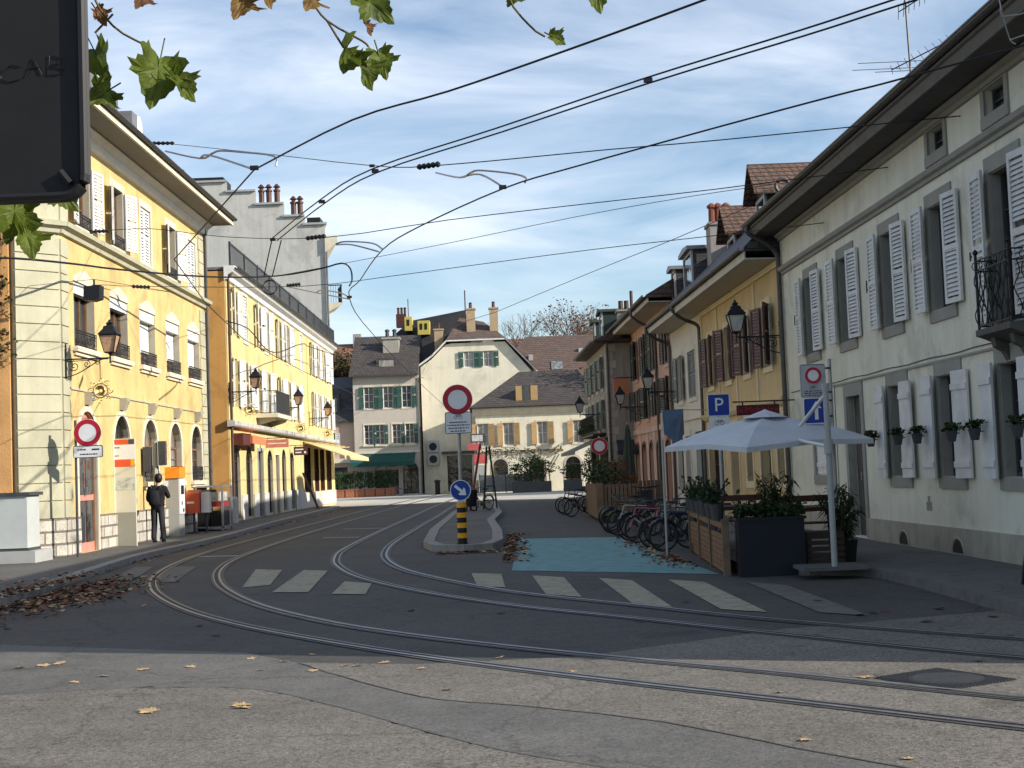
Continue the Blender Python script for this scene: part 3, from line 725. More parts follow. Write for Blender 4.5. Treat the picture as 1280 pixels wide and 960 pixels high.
for k in range(60): lf.leaf((-10.72+rnd.gauss(0, .1), 30.28-rnd.random()*.08, rnd.choice((4.6, 5.6, 7.4))+rnd.gauss(0, .2)), rnd.uniform(.07, .16), rnd.choice((0, 1, 1)))
obj('stem', mb, 'bark', r); obj('leaves', lf, ['leafA', 'leafB', 'leafC'], r)

# ------------------------------------------------------------------ left: long lemon house with a roof terrace
B2 = Fac((-10.4, 50), (-10.75, 80), -1)
r = thing('long_yellow_house', 'long lemon yellow house with white shutters, ground floor shops and railed roof terrace', 'building', (*B2.P(1.9, 0)[:2], .12))
ops = []
for a, b, z1 in ((2.65, 4.1, 2.95), (5.35, 6.8, 2.95), (10.5, 11.9, 2.9), (14.55, 15.8, 3.0), (17.1, 18.4, 2.9)):
    window(r, B2, a, b, .2, z1, ops, .16, .6, 'glass', 'darkwood', 1, 2, reveal='greystone')
for a, b in ((21.8, 24.4), (25.9, 27.8), (28.3, 30.3), (31.2, 33.6)):
    window(r, B2, a, b, .9, 3.2, ops, .16, 0, 'glass', 'redwood', 2, 1, reveal='redwood')
door(r, B2, 8.1, 9.3, .12, 2.8, ops, 'darkwood', .12, 0, 'greypaint', .1, True)
door(r, B2, 12.6, 13.7, .12, 2.7, ops, 'woodgrey', .12, 0, 'cream', .1)
st3 = (3.6, 6.0, 8.9, 11.0, 14.6, 17.1, 19.5, 22.0, 26.1, 28.6, 31.2, 33.5)
st2 = (3.6, 6.2, 8.7, 11.0, 14.6, 17.1, 19.7, 22.2, 26.4, 28.8, 31.3, 33.6)
for k, c in enumerate(st3):
    window(r, B2, c-.5, c+.5, 7.12, 8.9, ops, .2, 0, 'curtain' if k % 3 == 0 else 'glass', 'white', 1, 2, None, 'cream' if k % 2 else None, .1,
           shut=dict(w=.52, mat='shutterwhite', slats=12, closed=k in (1, 6, 7), ang=(4, 22)))
for k, c in enumerate(st2):
    window(r, B2, c-.5, c+.5, 4.42, 6.25, ops, .2, 0, 'curtain' if k % 2 else 'glass', 'white', 1, 2, None, None, .1,
           shut=dict(w=.52, mat='shutterwhite', slats=12, closed=k == 7, ang=(4, 22)))
body(r, B2, 1.9, 35.2, 9.35, 12, ops, 'yel2', .2)
mb = MB(); B2.box(mb, 1.94, 35.1, 3.86, 9.34, -.4, -.36)
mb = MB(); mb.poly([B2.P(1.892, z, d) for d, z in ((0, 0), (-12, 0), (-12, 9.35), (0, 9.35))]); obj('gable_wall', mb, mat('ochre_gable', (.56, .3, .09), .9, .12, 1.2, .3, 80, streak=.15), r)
mb = MB(); us = [1.95, 2.6, 4.15, 5.3, 6.85, 8.0, 9.4, 10.45, 11.95, 12.5, 13.8, 14.5, 15.85, 17.05, 18.45, 21.7, 35.2]
for a, b in zip(us[::2], us[1::2]): B2.box(mb, a, b, .12, 1.08, -.02, .05)
B2.box(mb, 18.45, 35.2, .12, .88, -.02, .06)
obj('plinth', mb, mat('white_limestone', (.58, .56, .52), .85, .14, 2.5, .3, 60, streak=.15), r)
mb = MB()
for k in range(12):
    a = 1.7+k*2.83; B2.prism(mb, a, a+2.8, [(0, 3.6), (.24, 3.62), (.28, 3.68), (.28, 3.82), (0, 3.87)])
obj('ledge', mb, mat('stained_white_ledge', (.5, .48, .44), .8, .3, 5, .2, 60, streak=.25), r)
mb = MB(); B2.prism(mb, 1.8, 35.4, [(0, 9.0), (.1, 9.05), (.14, 9.2), (.32, 9.3), (.4, 9.42), (.4, 9.52), (0, 9.54)]); obj('cornice', mb, 'white', r)
for u in (12.55, 23.9): 
    mb = MB(); B2.box(mb, u, u+.28, 3.92, 9.0, -.01, .05); obj('pilaster', mb, 'yel2', r)
gutter(r, B2, 1.8, 35.4, 9.48, .48, .06)
mb = MB(); mb.tube([B2.P(1.98, .2, .12), B2.P(1.98, 9.2, .12)], .055, 7); mb.lathe(B2.P(1.98, 9.1, .14), [(.06, 0), (.14, .1), (.14, .32)], 8); obj('downpipe', mb, mat('rust_brown_pipe', (.09, .05, .03), .6, .2, 5), r)
mb = MB(); mb.prism([B2.P(1.9, 9.4, .3), B2.P(35.2, 9.4, .3), B2.P(35.2, 9.4, -12), B2.P(1.9, 9.4, -12)], (0, 0, .1)); obj('roof_terrace', mb, 'zincroof', r)
mb = MB(); B2.box(mb, 2, 35, 9.62, 9.66, .18, .22); B2.box(mb, 2, 35, 10.36, 10.42, .17, .23)
for k in range(166): u = 2+k*.2; B2.box(mb, u, u+.03, 9.66, 10.36, .19, .21)
for k in range(12): u = 2+k*3; B2.box(mb, u, u+.06, 9.5, 10.45, .16, .24)
obj('railing', mb, 'darkgrey', r)
mb = MB(); B2.box(mb, 7.9, 11.7, 4.16, 4.32, 0, .9)
for u in (8.3, 11.2): B2.prism(mb, u, u+.18, [(0, 3.85), (0, 4.159), (.75, 4.159), (.7, 4.05)])
bl = obj('balcony', mb, 'cream', r)
mb = MB(); z0, z1 = 4.36, 5.25
for zz in (z0, z1): B2.box(mb, 7.95, 11.65, zz-.015, zz+.015, .83, .86)
for k in range(31): u = 7.95+k*.1233; B2.box(mb, u-.008, u+.008, z0, z1, .835, .852)
for u in (7.95, 11.65):
    for zz in (z0, z1): B2.box(mb, u-.01, u+.01, zz-.014, zz+.014, 0, .83)
    for k in range(7): B2.box(mb, u-.008, u+.008, z0, z1, .06+k*.12, .075+k*.12)
obj('railing', mb, 'darkgrey', bl)
# awnings are fixed to the house
mb = MB(); B2.prism(mb, 4.1, 7.2, [(.02, 3.42), (.5, 3.3), (.5, 3.02), (.47, 3.02), (.47, 3.27), (.02, 3.38)]); B2.box(mb, 4.1, 4.15, 3.02, 3.4, .03, .45); obj('red_awning', mb, mat('awning_orange_red', (.6, .2, .09), .8, .12, 4), r)
mb = MB(); B2.box(mb, 2.5, 4.05, 2.95, 3.38, .03, .42); obj('awning_case', mb, mat('dark_red_case', (.1, .025, .02), .6, .2, 4), r)
mb = MB(); B2.prism(mb, 21.6, 34.6, [(.05, 3.5), (2.1, 2.72), (2.12, 2.5), (2.09, 2.5), (2.07, 2.68), (.05, 3.45)])
for k in range(6): B2.box(mb, 21.7+k*2.55, 21.74+k*2.55, 3.35, 3.4, .04, 1.0)
a = obj('cream_awning', mb, mat('cream_awning_canvas', (.78, .66, .36), .85, .1, 3, trans=.25), r)

# pale tower block behind with stepped gable
r = thing('tall_grey_block', 'tall pale grey block with stepped bare gable and clay chimney pots', 'building', (-11.1, 86, .12))
st = [(-21.5, 19.9), (-16.95, 19.25), (-15.2, 18.4), (-13.5, 17.6), (-12.25, 17.05), (-11.05, 0)]
mb = MB(); pts = [(-21.5, 86, 0)]
for i in range(5): pts += [(st[i][0], 86, st[i][1]), (st[i+1][0], 86, st[i][1])]
pts += [(-11.05, 86, 0)]
mb.prism(pts, (-2.6, 12, 0)); obj('wall', mb, mat('pale_grey_render', (.5, .5, .46), .9, .1, .5, .3, 60, streak=.16), r)
mb = MB()
for i in range(5): mb.obox((st[i][0]-.12, 85.85, st[i][1]+.002), (st[i+1][0]-st[i][0]+(.12 if i < 4 else .27), 0, 0), (-2.6, 12.2, 0), (0, 0, .12))
obj('coping', mb, 'greypaint', r)
mb = MB(); mb.box(-19.6, -17.3, 86.6, 89, 20.02, 20.35); mb.box(-12.2, -11.4, 86.5, 88, 17.17, 17.6); mb.box(-19.8, -19.7, 86.6, 86.7, 20.02, 20.9); obj('roof_vent', mb, 'black', r)
for x, z in ((-14.95, 18.52), (-14.5, 18.52), (-14.0, 18.52), (-13.0, 17.72), (-12.6, 17.72)):
    mb = MB(); mb.lathe((x, 86.5, z), [(.2, 0), (.17, .15), (.17, .75), (.22, .78), (.22, .88), (.12, .9), (.12, 1.0), (.24, 1.04), (.05, 1.25)], 9); obj('chimney_pot', mb, 'redwood', r)
mb = MB(); mb.prism([(-11.05, 85.8, 15.3), (-10.3, 85.8, 15.9), (-10.3, 85.8, 16.3), (-11.05, 85.8, 16.3)], (-2.6, 12, 0)); obj('eave', mb, 'cream', r)
mb = MB(); mb.prism([(-11.05, 86.2, 11.7), (-10.4, 86.2, 12.0), (-10.1, 86.2, 12.25), (-11.05, 86.2, 12.25)], (-.5, 2.3, 0)); bl = obj('balcony', mb, 'cream', r)
mb = MB()
for k in range(12): mb.box(-10.2-k*.041, -10.17-k*.041, 86.25+k*.19, 86.28+k*.19, 12.25, 13.3)
for k in range(6): mb.box(-11.0+k*.15, -10.98+k*.15, 86.25, 86.28, 12.25, 13.3)
mb.box(-11.05, -10.15, 86.23, 86.3, 13.3, 13.36); mb.obox((-10.22, 86.3, 13.3), (.07, 0, 0), (-.48, 2.2, 0), (0, 0, .06)); obj('railing', mb, 'iron', bl)
mb = MB(); mb.tube([(-10.98, 85.9, 9), (-10.98, 85.9, 16.2)], .06, 6); obj('downpipe', mb, 'zinc', r)

# ------------------------------------------------------------------ right: the big pale house
M['pale'] = mat('pale_green_render', (.74, .72, .59), .92, .07, .9, .3, 90, streak=.15)
M['plinthstone'] = mat('stained_plinth', (.4, .37, .3), .9, .2, 1.5, .3, 50, streak=.2)
M['molasse'] = mat('grey_sandstone', (.3, .29, .255), .9, .12, 3, .3, 60)
M['darksoffit'] = mat('dark_timber_soffit', (.1, .092, .085), .8, .2, 4)
HR = Fac((6.88, 9.5), (6.18, 31.28), 1)
r = thing('pale_house', 'big pale house on the right with white louvred shutters and a wide dark eave', 'building', (*HR.P(12, 0)[:2], .12))
ops = []
def pairs(c, w): return c-w, c+w
for c in (19.69, 16.98, 14.19, 11.66, 6.2, 3.6, 1.6):
    window(r, HR, *pairs(c, .46), 3.78, 5.36, ops, .2, 0, 'glass', 'darkgrey', 1, 2, None, 'molasse', .14,
           shut=dict(w=.48, slats=22, ang={1: 0, -1: -7}, d0=.1, z0=3.78, z1=5.4), reveal='molasse')
    # small iron bar at the foot of the opening
c = 9.08
window(r, HR, c-.48, c+.48, 3.3, 5.36, ops, .2, 0, 'glass', 'darkgrey', 1, 3, None, 'molasse', .15, shut=dict(w=.5, slats=28, ang={1: 0, -1: -7}, d0=.1, z0=3.34, z1=5.42), reveal='molasse')
for c in (14.19, 11.66, 9.15, 6.4, 3.8):
    window(r, HR, *pairs(c, .46), 1.26, 2.78, ops, .2, 0, 'glass', 'darkgrey', 1, 2, None, 'molasse', .14,
           shut=dict(w=.47, solid=True, ang={1: 0, -1: -6}, d0=.1, z0=1.24, z1=2.8), reveal='molasse')
window(r, HR, 19.1, 20.0, 1.26, 2.78, ops, .12, 0, 'glass', 'white', 1, 0, None, 'molasse', .14, shut=dict(solid=True, closed=True, mat='white'))
door(r, HR, 16.42, 17.36, .14, 2.74, ops, 'darkgrey', .13, 0, 'molasse', .17)
for c in (11.6, 9.2, 5.6, 3):
    window(r, HR, *pairs(c, .36), 6.14, 6.5, ops, .15, 0, 'glass', 'darkgrey', 0, 1, None, 'molasse', .13)
body(r, HR, .1, 22.35, 6.66, 10, ops, 'pale', .2, 9.0)
for c in (19.69, 16.98, 14.19, 11.66, 9.08):
    mb = MB()
    for z in ((4.5, 4.6) if c != 9.08 else (4.3,)): HR.box(mb, c+.98, c+1.03, z, z+.02, 0, .13); HR.box(mb, c+.99, c+1.02, z-.05, z+.07, .13, .145)
    obj_one('shutter_catch', mb, 'iron', r)
mb = MB(); pts = [HR.P(21.9, 3.08, .012)]+[HR.P(21.9-k*.6, 3.075+.012*math.sin(k*1.7), .016) for k in range(1, 34)]; mb.tube(pts, .008, 4); mb.tube([HR.P(18.2, 3.07, .016), HR.P(18.22, 1.9, .014), HR.P(18.2, .5, .02)], .007, 4); obj_one('wall_cable', mb, 'darkgrey', r)
mb = MB(); HR.box(mb, 12.75, 13.0, .72, .86, -.01, .006); HR.box(mb, 12.82, 12.93, .861, .95, -.01, .005); obj_one('repair_patch', mb, 'molasse', r)
mb = MB(); HR.box(mb, .05, 16.2, .1, .5, -.02, .045); HR.box(mb, 17.55, 22.3, .1, .5, -.02, .045); obj('plinth', mb, 'plinthstone', r)
mb = MB(); HR.prism(mb, 0, 22.3, [(0, 5.74), (.04, 5.75), (.05, 5.8), (.1, 5.83), (.12, 5.9), (.0, 5.93)]); HR.box(mb, 0, 18.3, 2.985, 3.02, -.01, .03); obj('string_course', mb, 'molasse', r)
mb = MB(); HR.prism(mb, 0, 22.3, [(0, 6.52), (.05, 6.53), (.07, 6.58), (.12, 6.6), (.14, 6.65), (0, 6.655)]); obj('eave_moulding', mb, 'molasse', r)
mb = MB(); HR.prism(mb, -.5, 22.5, [(-.2, 6.66), (.58, 6.7), (.58, 6.73), (-.2, 6.72)]); obj('soffit', mb, 'darksoffit', r)
mb = MB(); HR.prism(mb, -.5, 22.5, [(.581, 6.66), (.62, 6.66), (.66, 6.8), (.7, 6.82), (.7, 6.86), (.581, 6.86)]); obj('fascia', mb, mat('weathered_fascia', (.13, .12, .105), .7, .2, 4), r)
gutter(r, HR, -.5, 22.5, 6.93, .75, .07, down=None)
mb = MB(); mb.tube(smooth_line([HR.P(22.2, 6.86, .75), HR.P(22.2, 6.7, .72), HR.P(22.25, 6.45, .3), HR.P(22.25, 6.2, .1), HR.P(22.25, 5.8, .08)], 4)+[HR.P(22.25, .2, .08)], .055, 8); obj('downpipe', mb, 'zinc', r)
mb = MB(); HR.prism(mb, -.5, 22.5, [(.71, 6.87), (.71, 6.94), (-5, 9.35), (-10.7, 6.95), (-10.7, 6.87)]); obj('roof', mb, 'tile', r)
for u in (14.1, 11.5):
    mb = MB(); pts = [(.24*math.cos(a*math.pi/8), .2*math.sin(a*math.pi/8)) for a in range(9)]
    mb.prism([HR.P(u+a, .14+b, .047) for a, b in pts], HR.n*.006); v = obj('cellar_vent', mb, 'black', r)
    mb = MB(); mb.tube([HR.P(u+a*1.08, .14+b*1.1, .05) for a, b in pts], .025, 5); obj('vent_rim', mb, 'plinthstone', v)
# balcony of wrought iron
mb = MB(); HR.prism(mb, 8.3, 9.52, [(0, 3.02), (.24, 3.12), (.33, 3.15), (.33, 3.23), (0, 3.25)])
for u in (8.5, 9.15): HR.prism(mb, u, u+.14, [(.0, 2.75), (.0, 3.015), (.22, 3.105), (.2, 2.99), (.09, 2.92)])
bl = obj('balcony', mb, mat('dark_balcony_stone', (.1, .095, .085), .85, .25, 4), r)
mb = MB(); Zv = V((0, 0, 1))
def rail_run(mb, P0, dv, ln, z0, z1):
    for zz in (z0+.04, z1-.14, z1): mb.tube([P0+Zv*zz, P0+dv*ln+Zv*zz], .012, 5)
    k = int(ln/.085)
    for i in range(k+1):
        b = P0+dv*ln*i/k
        s = .045*(1 if i % 2 else -1)
        mb.tube(smooth_line([b+Zv*(z0+.04), b+dv*s+Zv*(z0+.2), b-dv*s+Zv*(z0+.42), b+dv*s*.8+Zv*(z0+.62), b+Zv*(z1-.14)], 3), .008, 4)
        if i % 2 == 0 and i < k: mb.tube(arc(b+dv*ln/k+Zv*(z1-.07), .055, 0, 6.28, dv, Zv, 8), .007, 4)
P0 = HR.P(8.33, 0, .29); rail_run(mb, P0, HR.u, 1.15, 3.24, 4.16)
for u in (8.33, 9.48): rail_run(mb, HR.P(u, 0, 0), HR.n, .29, 3.24, 4.16); mb.tube([HR.P(u, 3.22, .29), HR.P(u, 4.23, .29)], .02, 6); mb.lathe(HR.P(u, 4.23, .29), [(.01, 0), (.035, .03), (.035, .06), (.005, .09)], 8)
obj('railing', mb, 'iron', bl)
# roof pipe vent and aerial on this roof
mb = MB(); o = V((6.05, 30.6, 7.4)); mb.tube([o+V((.0, 0, -.35)), o], .06, 8); mb.tube(arc(o+V((0, 0, .15)), .15, 0, 6.283, V((1, 0, .0)), V((0, 0, 1)), 16), .045, 8); obj('vent_cowl', mb, 'zinc', r)
t = thing('roof_aerial', 'tall thin television aerial mast standing on the right-hand roof', 'aerial', (7.35, 25, 7.3))
mb = MB(); mb.tube([(7.35, 25, 7.3), (7.3, 25, 9.9)], .018, 6); obj('mast', mb, 'zinc', t)
mb = MB(); a, b = V((7.05, 25.2, 8.53)), V((7.95, 24.6, 8.86)); mb.tube([a, b], .012, 5)
for k in range(9): q = a.lerp(b, k/8); mb.tube([q+V((-.1-.01*k, -.3, 0)), q+V((.1+.01*k, .3, 0))], .005, 4)
for zz, l in ((8.62, .9), (8.5, 1.0), (8.45, .6)): mb.tube([(7.3-l, 25.02, zz), (7.3+l*.9, 24.98, zz+.0)], .006, 4)
obj('antenna', mb, 'zinc', t)
mb = MB(); a, b = V((7.2, 25.1, 9.55)), V((7.7, 24.8, 9.8)); mb.tube([a, b], .012, 5)
for k in range(7): q = a.lerp(b, k/6); mb.tube([q+V((-.03, -.14, .1)), q+V((.03, .14, -.1))], .005, 4); mb.tube([q+V((-.03, -.1, -.12)), q+V((.03, .1, .12))], .005, 4)
obj('antenna', mb, 'zinc', t)

# flower pots hooked on the ground floor shutters
def flowerpot(P, n, label, grp):
    t = thing('flower_pot', label, 'flower pot', P, grp)
    mb = MB(); mb.lathe(P, [(.055, -.09), (.085, .05), (.09, .07), (.075, .06)], 10); obj('pot', mb, 'darkgrey', t)
    mb = MB(); mb.tube([V(P)+V((0, 0, .02)), V(P)-n*.12+V((0, 0, .03))], .008, 4); obj('hook', mb, 'iron', t)
    mb = MB()
    for k in range(110): mb.leaf(V(P)+V((rnd.gauss(0, .06), rnd.gauss(0, .06), .07+rnd.random()*.11)), rnd.uniform(.05, .085), rnd.choice((0, 0, 1)))
    obj('plant', mb, ['leafA', 'leafB'], t)
names = ['far shutter of the low window nearest the door', 'near shutter of the low window nearest the door',
         'far shutter of the middle low window', 'near shutter of the middle low window',
         'far shutter of the low window below the balcony', 'near shutter of the low window below the balcony']
for (u, lab) in zip((14.95, 13.4, 12.42, 10.85, 9.92, 8.4), names):
    flowerpot(HR.P(u, 1.86, .28), HR.n, 'small flower pot on the '+lab, 'flower pots hung on the shutters')

# ------------------------------------------------------------------ right: ochre house
M['ochre'] = mat('ochre_render', (.62, .48, .26), .92, .12, 1.1, .3, 90, streak=.12)
M['ochretrim'] = mat('pale_ochre_trim', (.68, .58, .38), .9, .1, 2)
M['plum'] = mat('plum_shutter', (.1, .05, .055), .6, .2, 5)
M['creamwall'] = mat('cream_white_render', (.74, .7, .6), .92, .08, 1, .3, 90, streak=.1)
M['sage'] = mat('sage_grey_shutter', (.2, .22, .2), .6, .15, 5)
M['salmon'] = mat('salmon_render', (.66, .4, .29), .92, .1, 1, .3, 90, streak=.12)
M['salmonlow'] = mat('faded_pink_render', (.66, .48, .41), .92, .14, 1.2, .3, 90, streak=.15)
M['darkgreen'] = mat('dark_green_shutter', (.025, .04, .038), .6, .2, 5)
M['boardcream'] = mat('cream_eave_board', (.55, .52, .44), .8, .1, 3)
r = thing('ochre_house', 'ochre two storey house with plum shutters between the pale house and the white house', 'building', (*HR.P(28, 0)[:2], .12))
ops = []
for c in (24.15, 26.7, 29.3, 32.05):
    window(r, HR, *pairs(c, .45), 3.82, 5.3, ops, .18, 0, 'glass', 'white', 1, 2, None, 'ochretrim', .1, shut=dict(w=.5, mat='plum', slats=16, ang=(5, 30), d0=.05))
window(r, HR, 22.85, 23.6, 1.1, 2.6, ops, .2, 0, 'glass', 'darkgrey', 1, 0, None, 'ochretrim')
door(r, HR, 24.3, 25.5, .12, 2.7, ops, 'redwood', .3, 0, 'ochretrim', .12)
window(r, HR, 26.5, 27.3, 1.1, 2.6, ops, .2, 0, 'glass', 'darkgrey', 1, 0, None, 'ochretrim')
door(r, HR, 28.3, 29.5, .12, 2.6, ops, mat('mauve_door', (.24, .17, .15), .6, .15, 4), .25, 0, 'ochretrim', .1)
window(r, HR, 30.6, 33.0, .5, 2.6, ops, .2, 0, 'glass', 'redwood', 2, 1, None, 'ochretrim')
body(r, HR, 22.36, 33.55, 6.16, 10, ops, 'ochre', .2, 9.4)
mb = MB(); HR.prism(mb, 22.42, 33.5, [(0, 2.84), (.05, 2.86), (.12, 2.96), (.14, 3.03), (0, 3.06)]); obj('shop_cornice', mb, 'ochretrim', r)
mb = MB()
for u in (22.4, 25.35, 28.0, 30.65, 33.3): HR.box(mb, u, u+.16, 3.07, 6.0, -.01, .035)
HR.box(mb, 22.4, 33.5, 6.0, 6.15, -.01, .05); obj('pilaster', mb, 'ochretrim', r)
def eave_and_roof(r, u0, u1, zs, d, roofm, steep=True):
    mb = MB(); HR.prism(mb, u0, u1, [(-.2, zs+.003), (d, zs+.02), (d, zs+.2), (d-.03, zs+.2), (d-.03, zs+.05), (-.2, zs+.04)]); obj('eave_board', mb, 'boardcream', r)
    gutter(r, HR, u0, u1, zs+.27, d+.06, .065)
    mb = MB()
    if steep: prof = [(d, zs+.21), (d, zs+.3), (-1.2, zs+2.25), (-5, zs+3.5), (-10.3, zs+.3), (-10.3, zs+.2)]
    else: prof = [(d, zs+.21), (d, zs+.3), (-5, zs+3.2), (-10.3, zs+.3), (-10.3, zs+.2)]
    HR.prism(mb, u0, u1, prof); obj('roof', mb, roofm, r)
eave_and_roof(r, 22.56, 33.55, 6.16, .78, 'slate')
def dormer(r, y0, y1, x0, x1, zb, zt, roofm, gable=True, cheek='slate'):
    """box dormer looking towards the street (-X), its cheeks towards us"""
    mb = MB(); mb.box(x0, x1, y0, y1, zb, zt); d = obj('dormer', mb, cheek, r)
    mb = MB()
    mb.box(x0-.03, x0-.002, y0+.16, y1-.16, zb+.12, zt-.1); obj('dormer_window', mb, 'glass', d)
    mb = MB()
    for a, b in ((y0, y0+.15), (y1-.15, y1)): mb.box(x0-.06, x0-.003, a, b, zb, zt)
    mb.box(x0-.06, x0-.003, y0+.15, y1-.15, zt-.09, zt); obj('dormer_frame', mb, 'greypaint', d)
    mb = MB(); ym = (y0+y1)/2
    if gable:
        h = .62*(y1-y0); e = .25
        for (ya, sgn) in ((y0-e, 1), (y1+e, -1)):
            a = V((x0-.35, ya, zt-.05)); b = V((x0-.35, ym, zt+h)); q = V((x1+.9-(x0-.35), 0, 0))
            mb.prism([a, b, b+V((0, 0, .09)), a+V((0, 0, .09))], q)
        mb2 = MB(); mb2.prism([(x0-.04, y0, zt+.002), (x0-.04, y1, zt+.002), (x0-.04, ym, zt+h*.8)], (.1, 0, 0)); obj('dormer_gable', mb2, 'darkwood', d)
    else:
        mb.prism([(x0-.2, y0-.12, zt+.002), (x0-.2, y1+.12, zt+.002), (x0-.2, y1+.1, zt+.12), (x0-.2, ym, zt+.2), (x0-.2, y0-.1, zt+.12)], (x1-x0+.4, 0, 0))
    obj('dormer_roof', mb, roofm, d)
dormer(r, 35.6, 36.9, 6.62, 8.5, 6.9, 8.35, 'tile')
dormer(r, 40.6, 42.0, 6.62, 8.5, 6.9, 8.15, 'tile')
mb = MB(); mb.box(6.35, 7.1, 43.9, 44.8, 7.0, 9.0); mb.box(6.3, 7.15, 43.85, 44.85, 9.0, 9.09); ch = obj('chimney', mb, mat('grey_chimney_render', (.3, .28, .26), .9, .2, 2), r)
mb = MB()
for x in (6.5, 6.7, 6.95):
    mb.lathe((x, 44.4, 9.09), [(.12, 0), (.11, .12), (.1, .5), (.15, .53), (.15, .6), (.04, .68)], 9)
obj('chimney_pot', mb, mat('red_pot', (.22, .07, .045), .8, .2, 6), ch)

# white house
r = thing('white_house', 'narrow cream white house with closed sage shutters between ochre and salmon houses', 'building', (*HR.P(36.5, 0)[:2], .12))
ops = []
window(r, HR, *pairs(35.6, .75), 3.7, 5.18, ops, .12, 0, 'glass', 'white', 1, 0, None, 'creamwall', .1, shut=dict(mat='sage', slats=16, closed=True))
window(r, HR, *pairs(38.05, .48), 3.7, 5.2, ops, .18, 0, 'glass', 'white', 1, 2, None, 'creamwall', .1, shut=dict(w=.5, mat='sage', slats=16, ang=8))
window(r, HR, 34.2, 35.5, .6, 2.6, ops, .2, 0, 'glass', 'darkgrey', 1, 1)
door(r, HR, 36.5, 37.5, .12, 2.5, ops, 'woodgrey', .25, 0, 'creamwall')
window(r, HR, 38.2, 39.5, .7, 2.5, ops, .2, 0, 'glass', 'wood', 1, 1)
body(r, HR, 33.56, 39.98, 6.16, 10, ops, 'creamwall', .2, 9.4)
eave_and_roof(r, 33.57, 39.95, 6.16, .78, 'slate')
mb = MB(); HR.box(mb, 33.6, 39.9, 3.0, 3.08, -.01, .05); obj('string_course', mb, 'creamwall', r)
dormer(r, 45.2, 47.4, 5.95, 8.2, 7.0, 8.45, 'zincroof', False); dormer(r, 48.3, 49.3, 5.75, 7.6, 6.9, 8.25, 'zincroof', False)
for u in (33.5, 39.9):
    mb = MB(); mb.tube(smooth_line([HR.P(u, 6.4, .84), HR.P(u, 6.25, .84), HR.P(u, 6.0, .55), HR.P(u, 5.8, .12), HR.P(u, 5.5, .07)], 4)+[HR.P(u, .2, .07)], .055, 7); obj('downpipe', mb, 'zinc', r)

# salmon house
r = thing('salmon_house', 'salmon pink three storey house with dark green shutters and a tiled eave', 'building', (*HR.P(46, 0)[:2], .12))
ops = []
for c in (41.15, 44.6, 47.2, 50.3):
    window(r, HR, *pairs(c, .45), 5.2, 6.8, ops, .18, 0, 'glass', 'white', 1, 2, None, 'salmonlow', .1, shut=dict(w=.5, mat='darkgreen', slats=12, ang=(5, 25)))
    window(r, HR, *pairs(c, .45), 3.45, 4.75, ops, .18, 0, 'glass', 'white', 1, 2, None, 'salmonlow', .1, shut=dict(w=.5, mat='darkgreen', slats=12, ang=(5, 25)))
for a, b in ((41, 42.3), (43.4, 44.8), (45.9, 47.0), (48, 49.4), (50.3, 51.6)):
    window(r, HR, a, b, .3, 2.5, ops, .25, .4, 'glass', 'redwood', 1, 1, None, mat('brown_arch', (.2, .1, .06), .8, .2, 4), .1)
body(r, HR, 40, 52.9, 7.25, 10, ops, 'salmon', .25, 10.2)
mb = MB()
for a, b in ((40.02, 40.85), (42.45, 43.25), (44.95, 45.75), (47.15, 47.85), (49.55, 50.15), (51.75, 52.8)): HR.box(mb, a, b, .12, 2.9, -.01, .03)
HR.box(mb, 40.02, 52.8, 2.9, 3.1, -.01, .06); obj('ground_floor_render', mb, 'salmonlow', r)
mb = MB(); HR.prism(mb, 39.7, 53.0, [(-.2, 7.253), (.78, 7.27), (.78, 7.45), (.75, 7.45), (.75, 7.3), (-.2, 7.29)]); obj('eave_board', mb, 'boardcream', r)
mb = MB(); HR.prism(mb, 39.6, 53.0, [(.8, 7.42), (.82, 7.53), (-5, 10.8), (-10.6, 7.5), (-10.6, 7.42)]); obj('roof', mb, 'tilebrown', r)
gutter(r, HR, 39.6, 53.0, 7.5, .9, .07)
mb = MB(); u = 43.6; mb.tube(smooth_line([HR.P(u, 7.45, .9), HR.P(u, 7.2, .9), HR.P(u, 6.9, .5), HR.P(u, 6.75, .12), HR.P(u, 6.4, .07)], 4)+[HR.P(u, .2, .07)], .055, 7); obj('downpipe', mb, 'zinc', r)

# grey stone house that steps forward
M['greyhouse'] = mat('grey_render', (.34, .32, .28), .92, .12, 1, .3, 90, streak=.15)
M['palequoin'] = mat('pale_quoin', (.48, .44, .38), .9, .12, 3)
GH = Fac((4.12, 61.5), (3.8, 71.5), 1); GE = Fac((4.12, 61.5), (5.4, 61.5), -1)
r = thing('grey_house', 'grey rendered house with pale corner quoins, stepping forward past the salmon house', 'building', (4.12, 61.5, .12))
ops = []; 
for c in (2.0, 4.4, 6.9, 9.0):
    for z0, z1 in ((5.1, 6.5), (3.3, 4.6)):
        window(r, GH, *pairs(c, .42), z0, z1, ops, .18, 0, 'glass', 'white', 1, 1, None, 'palequoin', .1, shut=dict(w=.42, mat='sage', slats=8, ang=12))
for a, b in ((1, 3), (4, 6), (7, 9.4)): window(r, GH, a, b, .4, 2.4, ops, .2, 0, 'glass', 'darkwood', 2, 0)
body(r, GH, 0, 10, 6.95, 9, ops, 'greyhouse', .2, 8.6)
ops = []
window(r, GE, .75, 1.2, 5.3, 6.4, ops, .12, 0, 'curtain', 'white', 1, 1, None, None); window(r, GE, .75, 1.2, 3.2, 4.5, ops, .12, 0, 'curtain', 'white', 1, 1)
mb = MB(); GE.sheet(mb, -.01, 1.3, 0, 6.95, ops, .12); 
for v in range(len(mb.v)): mb.v[v] += V((0, -.012, 0))
obj('end_wall', mb, 'greyhouse', r)
mb = MB()
